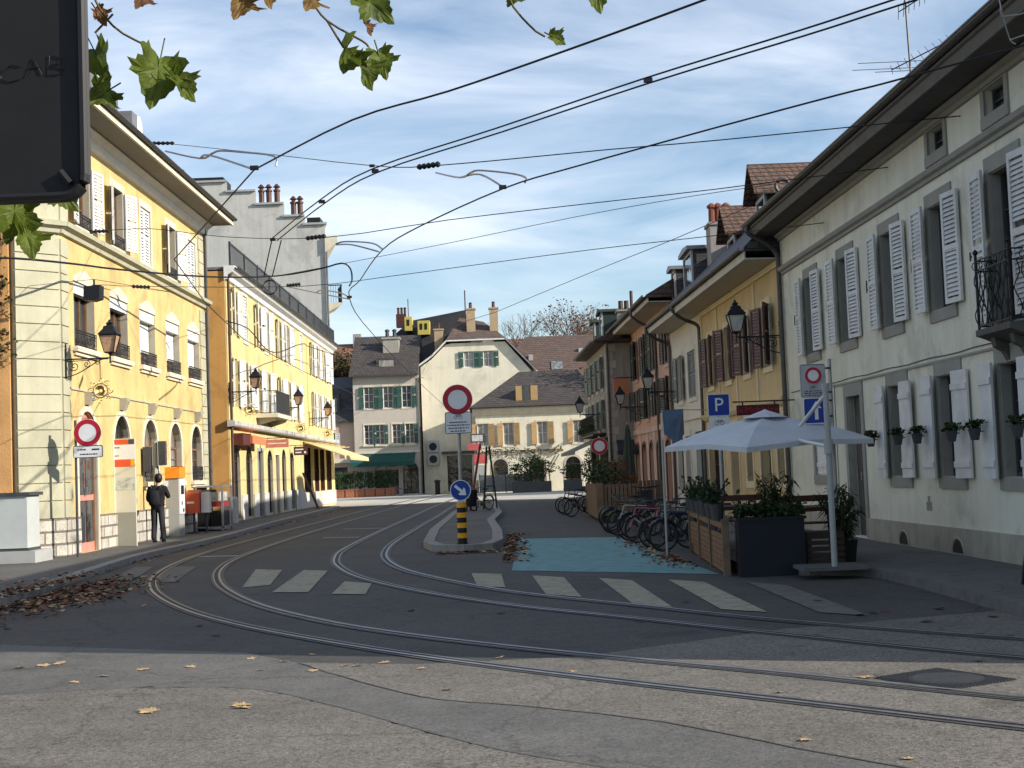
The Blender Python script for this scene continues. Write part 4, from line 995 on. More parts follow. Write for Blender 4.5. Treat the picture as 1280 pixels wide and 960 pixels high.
for k in range(16):
    z = 1.2+k*.36; l = .42 if k % 2 else .28; GE.box(mb, -.02, l, z, z+.33, .012, .04); GH.box(mb, -.03, .36-l*.4, z, z+.33, -.01, .03)
obj('quoin', mb, 'palequoin', r)
mb = MB(); GH.prism(mb, -.4, 10.3, [(-.2, 6.96), (.5, 6.98), (.55, 7.08), (-4, 8.9), (-4, 8.8)]); GE.prism(mb, -.45, 6, [(.012, 6.97), (.45, 6.99), (.5, 7.08), (0.02, 7.3)]); obj('roof', mb, 'tilebrown', r)
gutter(r, GH, -.4, 10.3, 7.07, .6, .06); gutter(r, GE, -.5, 1.4, 7.07, .55, .06)
mb = MB(); mb.tube([GE.P(.06, 6.95, .5), GE.P(.05, 6.6, .12), GE.P(.05, .2, .09)], .05, 6); obj('downpipe', mb, 'zinc', r)
dormer(r, 63.5, 65.5, 4.2, 7, 7.3, 8.55, 'canvasdull', False, 'darkgreen'); dormer(r, 67.5, 69.2, 4.1, 7, 7.3, 8.5, 'canvasdull', False, 'darkgreen')
mb = MB(); mb.box(4.75, 5.5, 61.7, 62.6, 7, 8.35); mb.box(4.68, 5.57, 61.62, 62.68, 8.35, 8.43); ch = obj('chimney', mb, 'greyhouse', r)
mb = MB(); mb.lathe((4.9, 62.1, 8.43), [(.11, 0), (.1, .4), (.12, .42)], 8); mb.lathe((5.15, 62.1, 8.43), [(.11, 0), (.1, .4), (.12, .42)], 8); mb.lathe((5.38, 62.1, 8.43), [(.07, 0), (.07, .85)], 8); obj('chimney_pot', mb, 'redwood', ch)
mb = MB(); GH.box(mb, 1.2, 8.2, 3.0, 3.1, 0, .6)
for zz in (3.15, 3.9): GH.box(mb, 1.2, 8.2, zz, zz+.03, .57, .6)
for k in range(48): u = 1.2+k*.147; GH.box(mb, u, u+.02, 3.1, 3.9, .575, .595)
bl = obj('balcony', mb, 'iron', r)
mb = MB()
for k in range(420): mb.leaf(GH.P(rnd.uniform(1.2, 8.2), 3.2+abs(rnd.gauss(0, .15)), .62+rnd.gauss(0, .08)), rnd.uniform(.08, .16), rnd.choice((0, 1)))
obj('balcony_plants', mb, ['leafA', 'leafB'], bl)
mb = MB(); GH.prism(mb, .6, 9.6, [(.03, 2.95), (1.5, 2.35), (1.5, 2.2), (1.47, 2.2), (1.47, 2.32), (.03, 2.9)]); obj('awning', mb, mat('grey_striped_awning', (.2, .2, .19), .85, .3, 8), r)
mb = MB(); GE.prism(mb, .3, 1.25, [(.02, 2.75), (.6, 2.3), (.6, 2.1), (.57, 2.1), (.57, 2.27), (.02, 2.7)]); obj('awning', mb, mat('slate_awning', (.04, .045, .055), .85, .15, 5), r)

# ------------------------------------------------------------------ the row across the square
M['farcream'] = mat('far_cream_render', (.74, .69, .54), .92, .08, .8, .2, 60, streak=.12)
M['farbeige'] = mat('far_beige_render', (.52, .47, .4), .92, .08, .8, .2, 60, streak=.1)
M['farpink'] = mat('far_pink_render', (.55, .4, .31), .92, .08, .8, .2, 60)
M['greenshutter'] = mat('bottle_green_shutter', (.03, .085, .07), .6, .15, 5)
M['tanshutter'] = mat('tan_shutter', (.4, .26, .12), .7, .15, 5)
# dark awning house
FA = Fac((-12.75, 114), (-7.55, 114), -1); D = V
r = thing('awning_house', 'beige house with bottle green shutters above a green cafe awning', 'building', (-10, 114, .02))
ops = []
for c in (1.2, 2.75, 4.25): window(r, FA, *pairs(c, .4), 7.0, 8.75, ops, .15, 0, 'glass', 'white', 1, 2, None, 'cream', .08, shut=dict(w=.4, mat='greenshutter', slats=8, ang=4))
for c in (1.1, 2.0, 3.35, 4.4): window(r, FA, *pairs(c, .36), 4.1, 5.7, ops, .15, 0, 'glass', 'white', 1, 2, 'cream', 'cream', .08, shut=dict(w=.3, mat='greenshutter', slats=8, ang=4, sides=(1,)))
for a, b in ((1.5, 3.4), (3.75, 5.0)): window(r, FA, a, b, .1, 2.6, ops, .3, .6, 'glass', 'darkwood', 1, 1, None, 'palequoin', .12)
body(r, FA, -.05, 5.2, 9.6, 10, ops, 'farbeige', .2, 13)
mb = MB(); FA.box(mb, -.1, 5.2, 3.4, 3.55, -.01, .1); obj('ledge', mb, 'cream', r)
mb = MB(); FA.prism(mb, -.3, 5.25, [(-.1, 9.6), (.5, 9.55), (.5, 9.7), (-5, 13.3), (-10.5, 9.7), (-10.5, 9.6)]); obj('roof', mb, 'slatebrown', r)
mb = MB(); FA.prism(mb, -.3, 4.8, [(.03, 3.35), (1.5, 2.7), (1.52, 2.35), (1.49, 2.35), (1.46, 2.64), (.03, 3.28)]); obj('awning', mb, 'canvasgreen', r)
mb = MB(); mb.box(-10.5, -9.2, 116.5, 117.6, 10.3, 12.8); mb.box(-10.6, -9.1, 116.4, 117.7, 12.8, 12.95); ch = obj('chimney', mb, 'greyhouse', r)
mb = MB()
for x in (-10.15, -9.55): mb.lathe((x, 117, 12.95), [(.17, 0), (.15, .5), (.2, .54), (.2, .64), (.05, .72)], 8)
obj('chimney_pot', mb, 'darkgrey', ch)
dormer_specs = [(-10.6, 114.3)]
mb = MB(); mb.box(-10.9, -9.3, 114.6, 117, 9.85, 11.1); d = obj('dormer', mb, 'slate', r)
mb = MB(); mb.box(-10.7, -9.5, 114.57, 114.597, 10.0, 10.9); obj('dormer_window', mb, 'curtain', d)
mb = MB(); FA.box(mb, .3, 1.25, .6, 1.9, 0, .05); obj('wall_sign', mb, 'signgrey', r)
mb = MB(); FA.box(mb, 5.22, 5.32, .1, 9.4, 0, .1); obj('downpipe', mb, 'zinc', r)
# small pink house beside it
FP = Fac((-18.5, 114.5), (-12.8, 114.5), -1)
r = thing('small_pink_house', 'low dusky pink house with dark dormered mansard roof, left of the green awning', 'building', (-15, 114.5, .02))
ops = []
window(r, FP, 3.3, 4.1, 3.6, 5.2, ops, .15, 0, 'glass', 'white', 1, 1, None, 'cream', .08, shut=dict(w=.4, slats=8)); window(r, FP, 3.0, 5.0, .4, 2.4, ops, .2, 0, 'glass', 'darkwood', 2, 1)
body(r, FP, 0, 5.68, 6.0, 9, ops, 'farpink', .2)
mb = MB(); FP.prism(mb, -.1, 5.75, [(.3, 6.0), (.3, 6.15), (-1.6, 8.9), (-5, 10), (-9.2, 6.1), (-9.2, 6.0)]); obj('roof', mb, 'slate', r)
mb = MB(); FP.box(mb, 3.4, 4.5, 6.7, 8.3, -1.9, -.2); d = obj('dormer', mb, 'darkgrey', r); mb = MB(); FP.box(mb, 3.6, 4.3, 6.9, 8.0, -.198, -.17); obj('dormer_window', mb, 'curtain', d)
mb = MB(); FP.box(mb, 2.8, 5.6, 2.75, 3.1, -.01, .3); obj('ledge', mb, 'cream', r)

# tall cream gable house
FC = Fac((-7.4, 115.5), (1.6, 115.5), -1)
r = thing('cream_gable_house', 'cream house turning its clipped gable to the square, green shutters high up', 'building', (-4, 115.5, .02))
ops = []
for c in (3.95, 5.55): window(r, FC, *pairs(c, .42), 10.15, 11.45, ops, .15, 0, 'curtain', 'white', 1, 1, None, None, .1, shut=dict(w=.42, mat='greenshutter', slats=8, ang=4))
window(r, FC, 1.9, 3.9, .1, 3.0, ops, .5, 0, 'glass', 'darkgrey', 1, 1)
window(r, FC, 4.6, 6.3, .1, 2.9, ops, .5, 0, 'glass', 'darkgrey', 1, 1)
mb = MB(); FC.sheet(mb, 0, 9, 0, 9.6, [o for o in ops if o[3] < 9], .3); FC.sheet(mb, 2.6, 7.0, 9.6, 12.15, [o for o in ops if o[3] > 9], .3)
mb.poly([FC.P(0, 9.6), FC.P(2.6, 9.6), FC.P(2.6, 12.15), FC.P(2.1, 12.05), FC.P(.9, 10.9), FC.P(0, 10.3)]); mb.poly([FC.P(7.0, 9.6), FC.P(9, 9.6), FC.P(9, 9.7), FC.P(7.0, 12.1)])
for u, zt in ((0, 10.3), (9, 9.6)): mb.poly([FC.P(u, 0), FC.P(u, 0, -14), FC.P(u, zt, -14), FC.P(u, zt)])
obj('wall', mb, 'farcream', r)
mb = MB()
ln = [(-.35, 10.2), (.9, 11.05), (2.2, 12.3), (7.0, 12.3), (9.5, 9.55)]
for i in range(4):
    (a, za), (b, zb) = ln[i], ln[i+1]
    mb.prism([FC.P(a, za, .35), FC.P(b, zb, .35), FC.P(b, zb+.14, .35), FC.P(a, za+.14, .35)], FC.n*-.5)
obj('verge_board', mb, 'white', r)
mb = MB(); ap1, ap2 = FC.P(3.2, 14.6, -3.5), FC.P(5.2, 14.2, -3.5); bk1, bk2 = FC.P(3.2, 14.6, -14), FC.P(5.2, 14.2, -14)
T = [FC.P(u, z+.15, .4) for u, z in ln]; B = [FC.P(u, z+.15, -14) for u, z in ln]
mb.poly([T[2], T[3], ap2, ap1]); mb.poly([T[0], T[1], B[1], B[0]]); mb.poly([T[1], T[2], ap1, bk1, B[1]]); mb.poly([T[3], T[4], B[4], bk2, ap2]); mb.poly([ap1, ap2, bk2, bk1])
obj('roof', mb, 'tilebrown', r)
for u, z0, z1 in ((4.2, 12.6, 15.0), (6.1, 12.5, 15.0), (1.5, 11.5, 13.4)):
    mb = MB(); FC.box(mb, u-.35, u+.35, z0, z1, -2.2, -1.2); FC.box(mb, u-.42, u+.42, z1, z1+.12, -2.27, -1.13); ch = obj('chimney', mb, mat('tan_chimney', (.4, .3, .19), .9, .2, 3), r)
    mb = MB(); mb.lathe(FC.P(u, z1+.12, -1.7), [(.14, 0), (.12, .4), (.16, .44), (.05, .55)], 8); obj('chimney_pot', mb, 'redwood', ch)
mb = MB(); FC.box(mb, 1.5, 4.1, 3.15, 3.35, 0, .7); FC.box(mb, 4.4, 6.6, 3.05, 3.25, 0, .7); obj('canopy', mb, 'darkgrey', r)
for k in range(2):
    mb = MB(); z = 2.3+k*1.02; FC.box(mb, .35, 1.25, z, z+.95, .02, .35); a = obj('ventilation_unit', mb, 'signgrey', r)
    mb = MB(); mb.lathe(FC.P(.8, z+.48, .351), [(.32, 0), (.32, .03), (.24, .03)], 14, axis=FC.n); obj('fan_grille', mb, 'black', a)
mb = MB(); FC.box(mb, 8.3, 8.95, 8.4, 9.55, .02, .3); obj('corner_pier', mb, 'white', r)
# dark mansard with yellow boards behind
r = thing('dark_roofed_house', 'house seen only as a big black roof behind the green awning house', 'building', (-9, 124, .02))
mb = MB(); mb.box(-13.5, -3.5, 124, 134, 0, 11.0); obj('wall', mb, 'farbeige', r)
mb = MB(); mb.poly([(-13.8, 123.7, 11), (-3.2, 123.7, 11), (-4.0, 129, 16.4), (-9, 129, 15.6)]); mb.poly([(-13.8, 123.7, 11), (-9, 129, 15.6), (-13.8, 134.3, 11)]); mb.poly([(-13.8, 134.3, 11), (-9, 129, 15.6), (-4, 129, 16.4), (-3.2, 134.3, 11)]); mb.poly([(-3.2, 123.7, 11), (-3.2, 134.3, 11), (-4.0, 129, 16.4)])
obj('roof', mb, mat('black_roof', (.025, .024, .024), .7, .3, 2), r)
for x, w_, z in ((-8.2, 1.05, 14.3), (-9.35, .65, 14.7)):
    mb = MB(); mb.box(x, x+w_, 126.0, 127.5, z-.3, z+.95); d = obj('yellow_dormer', mb, mat('yellow_cladding', (.48, .4, .09), .6, .1, 3), r)
    mb = MB(); n = 2 if w_ > 1 else 1
    for q in range(n): mb.box(x+.2+q*.42, x+.42+q*.42, 125.97, 125.998, z+.15, z+.7)
    obj('dormer_window', mb, 'black', d)
mb = MB(); mb.box(-10.3, -9.4, 128.5, 129.3, 15, 16.2)
for x in (-10.1, -9.8, -9.5): mb.lathe((x, 128.9, 16.2), [(.12, 0), (.11, .5), (.16, .55), (.05, .65)], 7)
mb.tube([(-9.2, 128.9, 15), (-9.2, 128.9, 17.6)], .04, 5); mb.tube([(-4, 129, 16), (-4, 129, 18.2)], .06, 5)
obj('chimney', mb, 'redwood', r)

# low cream house with arches
FL = Fac((-2.85, 106.5), (6.4, 106.5), -1)
r = thing('low_cream_house', 'low cream house with three round arches and tan shutters at the end of the street', 'building', (1.6, 106.5, .02))
ops = []
for c in (.55, 2.45, 5.0, 7.7): window(r, FL, *pairs(c, .42), 3.5, 5.2, ops, .18, 0, 'curtain', 'white', 1, 1, None, 'cream', .1, shut=dict(w=.42, mat='tanshutter', slats=8, ang=8, solid=True))
for c in (1.75, 4.45, 7.2): window(r, FL, *pairs(c, .56), .3, 2.5, ops, .3, .56, 'glass', 'wood', 1, 2, None, 'palequoin', .16)
body(r, FL, 0, 9.2, 6.3, 9, ops, 'farcream', .25)
mb = MB(); FL.prism(mb, -.2, 9.4, [(0, 5.75), (.1, 5.85), (.3, 6.25), (.3, 6.33), (0, 6.35)]); obj('cornice', mb, 'cream', r)
mb = MB(); e0, e1, e2, e3 = FL.P(-.5, 6.36, .5), FL.P(9.7, 6.36, .5), FL.P(9.7, 6.36, -9.5), FL.P(-.5, 6.36, -9.5); q0, q1 = FL.P(3.4, 9.3, -4.5), FL.P(8, 9.3, -4.5)
mb.poly([e0, e1, q1, q0]); mb.poly([e0, q0, e3]); mb.poly([e1, e2, q1]); mb.poly([e3, q0, q1, e2]); mb.poly([e0, e1, e2, e3]); obj('roof', mb, 'slatebrown', r)
gutter(r, FL, -.5, 9.7, 6.4, .56, .07)
mb = MB(); FL.box(mb, 3.55, 4.25, 6.75, 8.0, -2.5, -.35); d = obj('dormer', mb, 'darkgrey', r)
mb = MB(); FL.box(mb, 3.1, 3.58, 6.85, 7.95, -.35, -.3); FL.box(mb, 4.22, 4.75, 6.85, 7.95, -.35, -.3); obj('dormer_shutter', mb, 'tanshutter', d)
mb = MB(); FL.box(mb, 3.62, 4.18, 6.85, 7.9, -.349, -.33); obj('dormer_window', mb, 'glass', d)
r = thing('climbing_vine', 'thin leafy vine trained along the wall above the arches', 'vine', (1.5, 106.3, .1))
mb = MB(); lf = MB()
mb.tube([(2.6, 106.35, .1), (2.5, 106.36, 1.4), (1.7, 106.38, 2.6), (1.2, 106.4, 3.0)], .05, 5); mb.tube([(-2.5, 106.4, 3.05), (0, 106.4, 3.1), (3.6, 106.4, 3.05)], .03, 5); mb.tube([(2.5, 106.36, 1.4), (3.3, 106.38, 2.7)], .04, 5)
for k in range(300): lf.leaf((rnd.uniform(-2.6, 3.6), 106.3+rnd.gauss(0, .06), 3.05+rnd.gauss(0, .13)), rnd.uniform(.1, .22), rnd.choice((0, 1, 2)))
obj('stem', mb, 'bark', r); obj('leaves', lf, ['leafA', 'leafB', 'leafC'], r)

# brown roofed barn-like house behind and red roofs farther away
r = thing('brown_roofed_house', 'house behind with a broad plain brown tiled roof', 'building', (6, 128, .02))
mb = MB(); mb.box(-3, 18, 124, 140, 0, 8.0); obj('wall', mb, 'farbeige', r)
mb = MB(); q0, q1 = (1.5, 132, 14.0), (14, 132, 14.0); c4 = [(-3.6, 123.4, 7.9), (18.6, 123.4, 7.9), (18.6, 140.6, 7.9), (-3.6, 140.6, 7.9)]
mb.poly([c4[0], c4[1], q1, q0]); mb.poly([c4[0], q0, c4[3]]); mb.poly([c4[1], c4[2], q1]); mb.poly([c4[3], q0, q1, c4[2]]); obj('roof', mb, 'tilebrown', r)
mb = MB()
for x, y, z in ((1.6, 128.5, 11.6), (6.2, 129.4, 12.1)): mb.box(x, x+.4, y, y+.5, z-.2, z+.45)
obj('roof_vent', mb, 'greypaint', r)
mb = MB(); mb.prism([(3.6, 127.0, 10.45), (4.6, 127.0, 10.45), (4.6, 128.2, 11.3), (3.6, 128.2, 11.3)], (0, -.05, .06)); obj('skylight', mb, 'glassb', r)
for (x0, x1, y, zr, lab) in ((-6, 22, 150, 16.0, 'long ridge of red clay tiles above the brown roof'), (-19, -9, 140, 15.2, 'pinkish red tiled roof above the dusky pink house')):
    r = thing('red_roofed_house', 'distant house showing a '+lab, 'building', ((x0+x1)/2, y, .0))
    mb = MB(); mb.box(x0, x1, y, y+10, 0, zr-3.2); obj('wall', mb, 'farpink', r)
    mb = MB(); mb.prism([(x0-.3, y-.5, zr-3.4), (x0-.3, y+5, zr), (x0-.3, y+10.5, zr-3.4)], (x1-x0+.6, 0, 0)); obj('roof', mb, mat_bricks('red_tiles_'+str(y), (.33, .15, .09), (.24, .11, .07), (.1, .06, .04), .5, .35, .9, .8, .03), r)
    mb = MB(); mb.box(x0+3, x0+3.8, y+4, y+5, zr-1, zr+.9); obj('chimney', mb, 'greyhouse', r)
# unseen house added beyond the gap in the right-hand row to shade the square
r = thing('shading_block', 'unseen plain beige house added behind the right-hand row to shade the square', 'building', (16, 92, .02))
mb = MB(); mb.box(10.5, 26, 87.5, 97, 0, 8.2); obj('wall', mb, 'farbeige', r)
mb = MB(); mb.prism([(10, 87, 8.2), (26.5, 87, 8.2), (26.5, 92.2, 11.4), (10, 92.2, 11.4)], (0, 0, .2)); mb.prism([(10, 92.2, 11.4), (26.5, 92.2, 11.4), (26.5, 97.5, 8.2), (10, 97.5, 8.2)], (0, 0, .2)); obj('roof', mb, 'tilebrown', r)

def bare_tree(x, y, h, spread, label, leaves=0, lm=('leafC', 'leafC'), depth=5, z0=0.0, grp=None, name='bare_tree'):
    t = thing(name, label, 'tree', (x, y, z0), grp)
    tr = MB(); br = MB(); lf = MB()
    rr = .055*h*.35
    tr.tube([(x, y, z0), (x+.03*h, y, z0+h*.2), (x, y, z0+h*.42)], [rr, rr*.8, rr*.6], 7)
    def grow(p, d, l, r_, k):
        q = p+d*l; m_ = (p+q)/2+V((rnd.gauss(0, .06), rnd.gauss(0, .06), rnd.gauss(0, .04)))*l
        br.tube([p, m_, q], [r_, r_*.8, r_*.6], 4 if k < 3 else 5)
        if k <= 2 and leaves:
            for _ in range(leaves): lf.leaf(q+V((rnd.gauss(0, .35), rnd.gauss(0, .35), rnd.gauss(0, .35))), rnd.uniform(.18, .4), rnd.choice((0, 1)))
        if k == 0: return
        for _ in range(3 if k > 1 else 2):
            nd = (d+V((rnd.gauss(0, spread), rnd.gauss(0, spread), rnd.gauss(.12, spread*.7)))).normalized()
            grow(q, nd, l*rnd.uniform(.62, .85), r_*.6, k-1)
    for _ in range(4):
        a = rnd.uniform(0, 6.28); grow(V((x, y, z0+h*.38)), V((math.cos(a)*.6, math.sin(a)*.6, .9)).normalized(), h*.19, rr*.5, depth)
    obj('trunk', tr, 'bark', t); obj('branches', br, 'bark', t)
    if leaves: obj('foliage', lf, list(lm), t)
    return t
bare_tree(7.2, 158, 20.5, .5, 'bare tree standing up behind the long red roof ridge', 1, depth=5, grp='trees beyond the roofs')
bare_tree(-1.0, 150, 19.5, .5, 'bare tree half hidden behind the two tan chimneys', 0, depth=5, grp='trees beyond the roofs')
# dense autumn tree between the roofs at left
t = thing('round_tree', 'dense round brownish autumn tree between the roofs at left', 'tree', (-14.9, 124, 0), 'trees beyond the roofs')
mb = MB(); mb.tube([(-14.9, 124, 0), (-14.9, 124, 9)], [.35, .22], 7)
for k in range(14): a = rnd.uniform(0, 6.28); mb.tube([(-14.9, 124, 7+rnd.random()*2), (-14.9+math.cos(a)*1.8, 124+math.sin(a)*1.8, 9.3+rnd.random()*2.4)], [.1, .03], 5)
obj('trunk', mb, 'bark', t)
lf = MB()
for k in range(3600):
    a, b, q = rnd.uniform(0, 6.28), rnd.uniform(-1, 1), rnd.random()**.4
    s = math.sqrt(1-b*b); wob = 1+.22*math.sin(5*a+2)*math.cos(4*b)
    lf.leaf((-14.9+math.cos(a)*s*q*2.3*wob, 124+math.sin(a)*s*q*2.3*wob, 10.6+b*q*2.0*wob), rnd.uniform(.18, .36), 0 if rnd.random() < .45 else (1 if rnd.random() < .5 else 2))
obj('foliage', lf, ['leafA', mat('olive_brown_leaf', (.1, .075, .03), .8, .35, 6, trans=.2), 'leafC'], t)

bare_tree(11.8, 110.2, 12.5, .55, 'leafy street tree at the corner of the square, hidden behind the right-hand houses', 2, ('leafA', 'leafC'), depth=5)

# ------------------------------------------------------------------ bracket lanterns: one prototype, copied
X, Y, Z = V((1, 0, 0)), V((0, 1, 0)), V((0, 0, 1))
def make_lantern(loc, rz, label, glass='lampglass', grp='old wall lanterns on scrolled brackets', arm=1.0):
    t = thing('wall_lantern', label, 'lantern', (0, 0, 0), grp)
    mb = MB(); mb.box(.0, .03, -.04, .04, -.42, .22); mb.lathe((.015, 0, .22), [(.04, 0), (.015, .05), (.03, .08), (.0, .16)], 8); obj('wall_plate', mb, 'iron', t)
    mb = MB(); mb.tube([(0, 0, 0), (arm, 0, 0)], .018, 6); mb.tube([(0, 0, -.05), (arm*.95, 0, -.02)], .009, 5)
    mb.tube(spiral((.2, 0, -.16), .13, 1.6, 1.57, X, Z), .011, 5); mb.tube(spiral((.48, 0, -.12), .085, 1.5, 1.57, X, Z, sgn=-1), .01, 5); mb.tube(spiral((.72, 0, -.09), .06, 1.4, 1.57, X, Z), .009, 5)
    mb.tube(smooth_line([(.0, 0, -.4), (.25, 0, -.33), (.5, 0, -.2), (.75, 0, -.05), (.95, 0, 0)], 4), .012, 5); mb.tube([(arm, 0, -.12), (arm, 0, .1)], .02, 6)
    obj('bracket', mb, 'iron', t)
    mb = MB(); b0, b1, z0, z1 = .1, .185, .12, .5
    for sx, sy in ((1, 1), (1, -1), (-1, -1), (-1, 1)):
        mb.tube([(arm+sx*b0, sy*b0, z0), (arm+sx*b1, sy*b1, z1)], .013, 5)
    for z, b in ((z0, b0), (z1, b1)):
        c = [(arm+b, b, z), (arm+b, -b, z), (arm-b, -b, z), (arm-b, b, z)]; mb.tube(c, .014, 5, closed=True)
    mb.lathe((arm, 0, .06), [(.02, 0), (.05, .04), (.1, .07)], 8)
    cg = obj('lamp_cage', mb, 'iron', t)
    mb = MB(); k0, k1 = b0-.012, b1-.012; lo = [(arm+k0, k0, z0+.01), (arm+k0, -k0, z0+.01), (arm-k0, -k0, z0+.01), (arm-k0, k0, z0+.01)]; hi = [(arm+k1, k1, z1), (arm+k1, -k1, z1), (arm-k1, -k1, z1), (arm-k1, k1, z1)]
    mb.add(lo+hi, [[0, 1, 5, 4], [1, 2, 6, 5], [2, 3, 7, 6], [3, 0, 4, 7], [0, 3, 2, 1], [4, 5, 6, 7]]); obj('lamp_glass', mb, glass, cg)
    mb = MB(); mb.lathe((arm, 0, z1+.012), [(.3, 0), (.28, .03), (.17, .13), (.15, .19), (.09, .2), (.07, .23), (.1, .25), (.05, .28), (.015, .34)], 4); 
    ob = obj('lamp_roof', mb, 'iron', t)
    for v in ob.data.vertices:
        x, y = v.co.x-arm, v.co.y; c = math.cos(math.pi/4); v.co.x = arm+(x*c-y*c); v.co.y = x*c+y*c
    t.location = V(loc); t.rotation_euler = (0, 0, rz); return t
la = make_lantern((-9.84, 31.25, 4.43), 0, 'amber glazed wall lantern on the quoined corner of the yellow building, largest on the left', 'lampamber')
for i, (loc, lab) in enumerate([((-10.38, 51.95, 4.88), 'amber wall lantern at the near end of the long lemon house, beside its balcony'),
                 ((-10.5, 63, 4.78), 'amber wall lantern midway along the long lemon house'),
                 ((-10.64, 74, 4.74), 'amber wall lantern at the far end of the long lemon house')]):
    dup(la, loc, 0, lab)
lw = make_lantern(HR.P(22.6, 4.42, .03), math.pi, 'clear wall lantern on the near corner of the ochre house')
dup(lw, HR.P(38.7, 4.08, .03), math.pi, 'clear wall lantern in front of the salmon house shutters')
dup(lw, HR.P(47.6, 3.98, .03), math.pi, 'clear wall lantern before the grey gable end')
dup(lw, GH.P(2.5, 4.0, .03), math.pi, 'clear wall lantern on the street side of the grey house')
dup(lw, (5.05, 106.45, 4.2), -math.pi/2, 'wall lantern on the low cream house beside the last tan shutter')

# gilded iron ornaments hung on the left houses
def ornament(P, label, s=1.0, rodl=.25):
    t = thing('gilded_ornament', label, 'ornament', P, 'gilded ironwork ornaments on the left houses'); P = V(P); mb = MB()
    mb.tube([P+Z*(.32*s), P+Z*(.32*s+rodl)], .012, 5); mb.tube(arc(P, .2*s, 0, 6.283, X, Z, 16), .018*s, 5, closed=False)
    for k in range(8):
        a = k*math.pi/4; c = P+X*(math.cos(a)*.25*s)+Z*(math.sin(a)*.25*s)
        mb.tube(spiral(c, .1*s, 1.2, a, X, Z, 10, 1 if k % 2 else -1), .013*s, 4)
    for k in range(5): mb.tube(arc(P+Y*(.03-.015*k), .06*s+.02*k*s, 0, 6.28, X, Z, 10), .012*s, 4)
    obj('ironwork', mb, 'gold', t); return t
ornament((-9.1, 31.35, 3.72), 'gilded openwork ornament hanging under the lantern of the corner building', .8, .42)
ornament(B2.P(2.2, 4.2, .75), 'gilded ornament below the near lantern of the long lemon house', .8)
ornament(B2.P(16.0, 3.95, .7), 'gilded ornament between the ground floor signs and the middle lantern', .9)
ornament(B2.P(25.5, 3.95, .8), 'gilded ornament above the cream awning of the long lemon house', .9)
# blade signs
def blade(name, F, u, d0, d1, z0, z1, m, label, cat='shop sign', lines=None):
    t = thing(name, label, cat, F.P(u, z0, 0)); mb = MB(); F.box(mb, u-.03, u+.03, z0, z1, d0, d1); b = obj('board', mb, m, t)
    mb = MB(); F.box(mb, u-.015, u+.015, z1+.05, z1+.08, 0, d1); 
    for d in (d0+.08, d1-.1): F.box(mb, u-.01, u+.01, z1+.001, z1+.05, d, d+.02)
    obj('bracket', mb, 'iron', t)
    if lines:
        mb = MB()
        for (a, b_, c, e) in lines: F.box(mb, u-.033, u-.0305, z0+(z1-z0)*c, z0+(z1-z0)*e, d0+(d1-d0)*a, d0+(d1-d0)*b_)
        obj('lettering', mb, 'signwhite', b)
    return t
blade('shop_sign', B2, 8.6, .25, 1.2, 2.93, 3.26, mat('faded_red_sign', (.6, .2, .13), .6, .12, 4), 'faded red hanging sign of the first shop on the left', lines=[(.1, .9, .45, .6)])
blade('shop_sign', B2, 17.0, .2, .85, 2.72, 3.12, 'redwood', 'dark brown hanging sign with two pale lines of writing', lines=[(.12, .7, .6, .75), (.12, .55, .25, .4), (.75, .9, .2, .45)])
t = thing('shop_sign', 'dark sign with red letters reading la Mobilière on the ochre house', 'shop sign', (5.35, 31.0, 2.6))
mb = MB(); mb.box(4.88, 5.81, 31.0, 31.06, 2.61, 2.83); b = obj('board', mb, mat('maroon_board', (.06, .012, .014), .5, .15, 5), t)
mb = MB(); mb.box(4.8, 6.15, 31.0, 31.05, 2.89, 2.92); mb.box(5.0, 5.03, 31.01, 31.04, 2.83, 2.89); mb.box(5.7, 5.73, 31.01, 31.04, 2.83, 2.89); obj('bracket', mb, 'redwood', t)
text('la Mobilière', .19, 'red', b, (5.345, 30.995, 2.72), X, Z)

# ------------------------------------------------------------------ traffic signs
def disc(t, c, r, name='sign_disc', ring=True, base='signwhite', rim='red'):
    ax = (0, -1, 0); c = V(c); mb = MB(); mb.lathe(c, [(r, -.012), (r, .0)], 32, axis=ax); b = obj(name, mb, 'signwhite' if ring else base, t)
    if ring:
        mb = MB(); k = 40
        for r0_, r1_ in ((r*.64, r*.97),):
            p0 = [c+V((math.cos(6.283*i/k)*r0_, -.003, math.sin(6.283*i/k)*r0_)) for i in range(k)]; p1 = [c+V((math.cos(6.283*i/k)*r1_, -.003, math.sin(6.283*i/k)*r1_)) for i in range(k)]
            mb.add(p0+p1, [[i, (i+1) % k, k+(i+1) % k, k+i] for i in range(k)])
        obj('red_ring', mb, rim, b)
    return b
def plate(t, x0, x1, z0, z1, y, m, name='sign_plate', border=None):
    mb = MB(); q = .03; pts = []
    for cx, cz, a0 in ((x1-q, z1-q, 0), (x0+q, z1-q, 1), (x0+q, z0+q, 2), (x1-q, z0+q, 3)):
        for k in range(4): a = (a0+k/3)*math.pi/2; pts.append((cx+q*math.cos(a), y, cz+q*math.sin(a)))
    mb.prism(pts, (0, .015, 0)); b = obj(name, mb, m, t)
    if border:
        mb = MB(); mb.tube([(p[0], y-.001, p[2]) for p in pts], .008, 4, closed=True); obj('plate_rim', mb, border, b)
    return b
def bars(b, x0, x1, y, rows, m='black', h=.012):
    mb = MB()
    for z, a, c in rows:
        x = x0+(x1-x0)*a; xe = x0+(x1-x0)*c
        while x < xe: wd = rnd.uniform(.02, .07); mb.box(x, min(x+wd, xe), y-.004, y-.001, z-h, z+h); x += wd+.014
    obj('lettering', mb, m, b)
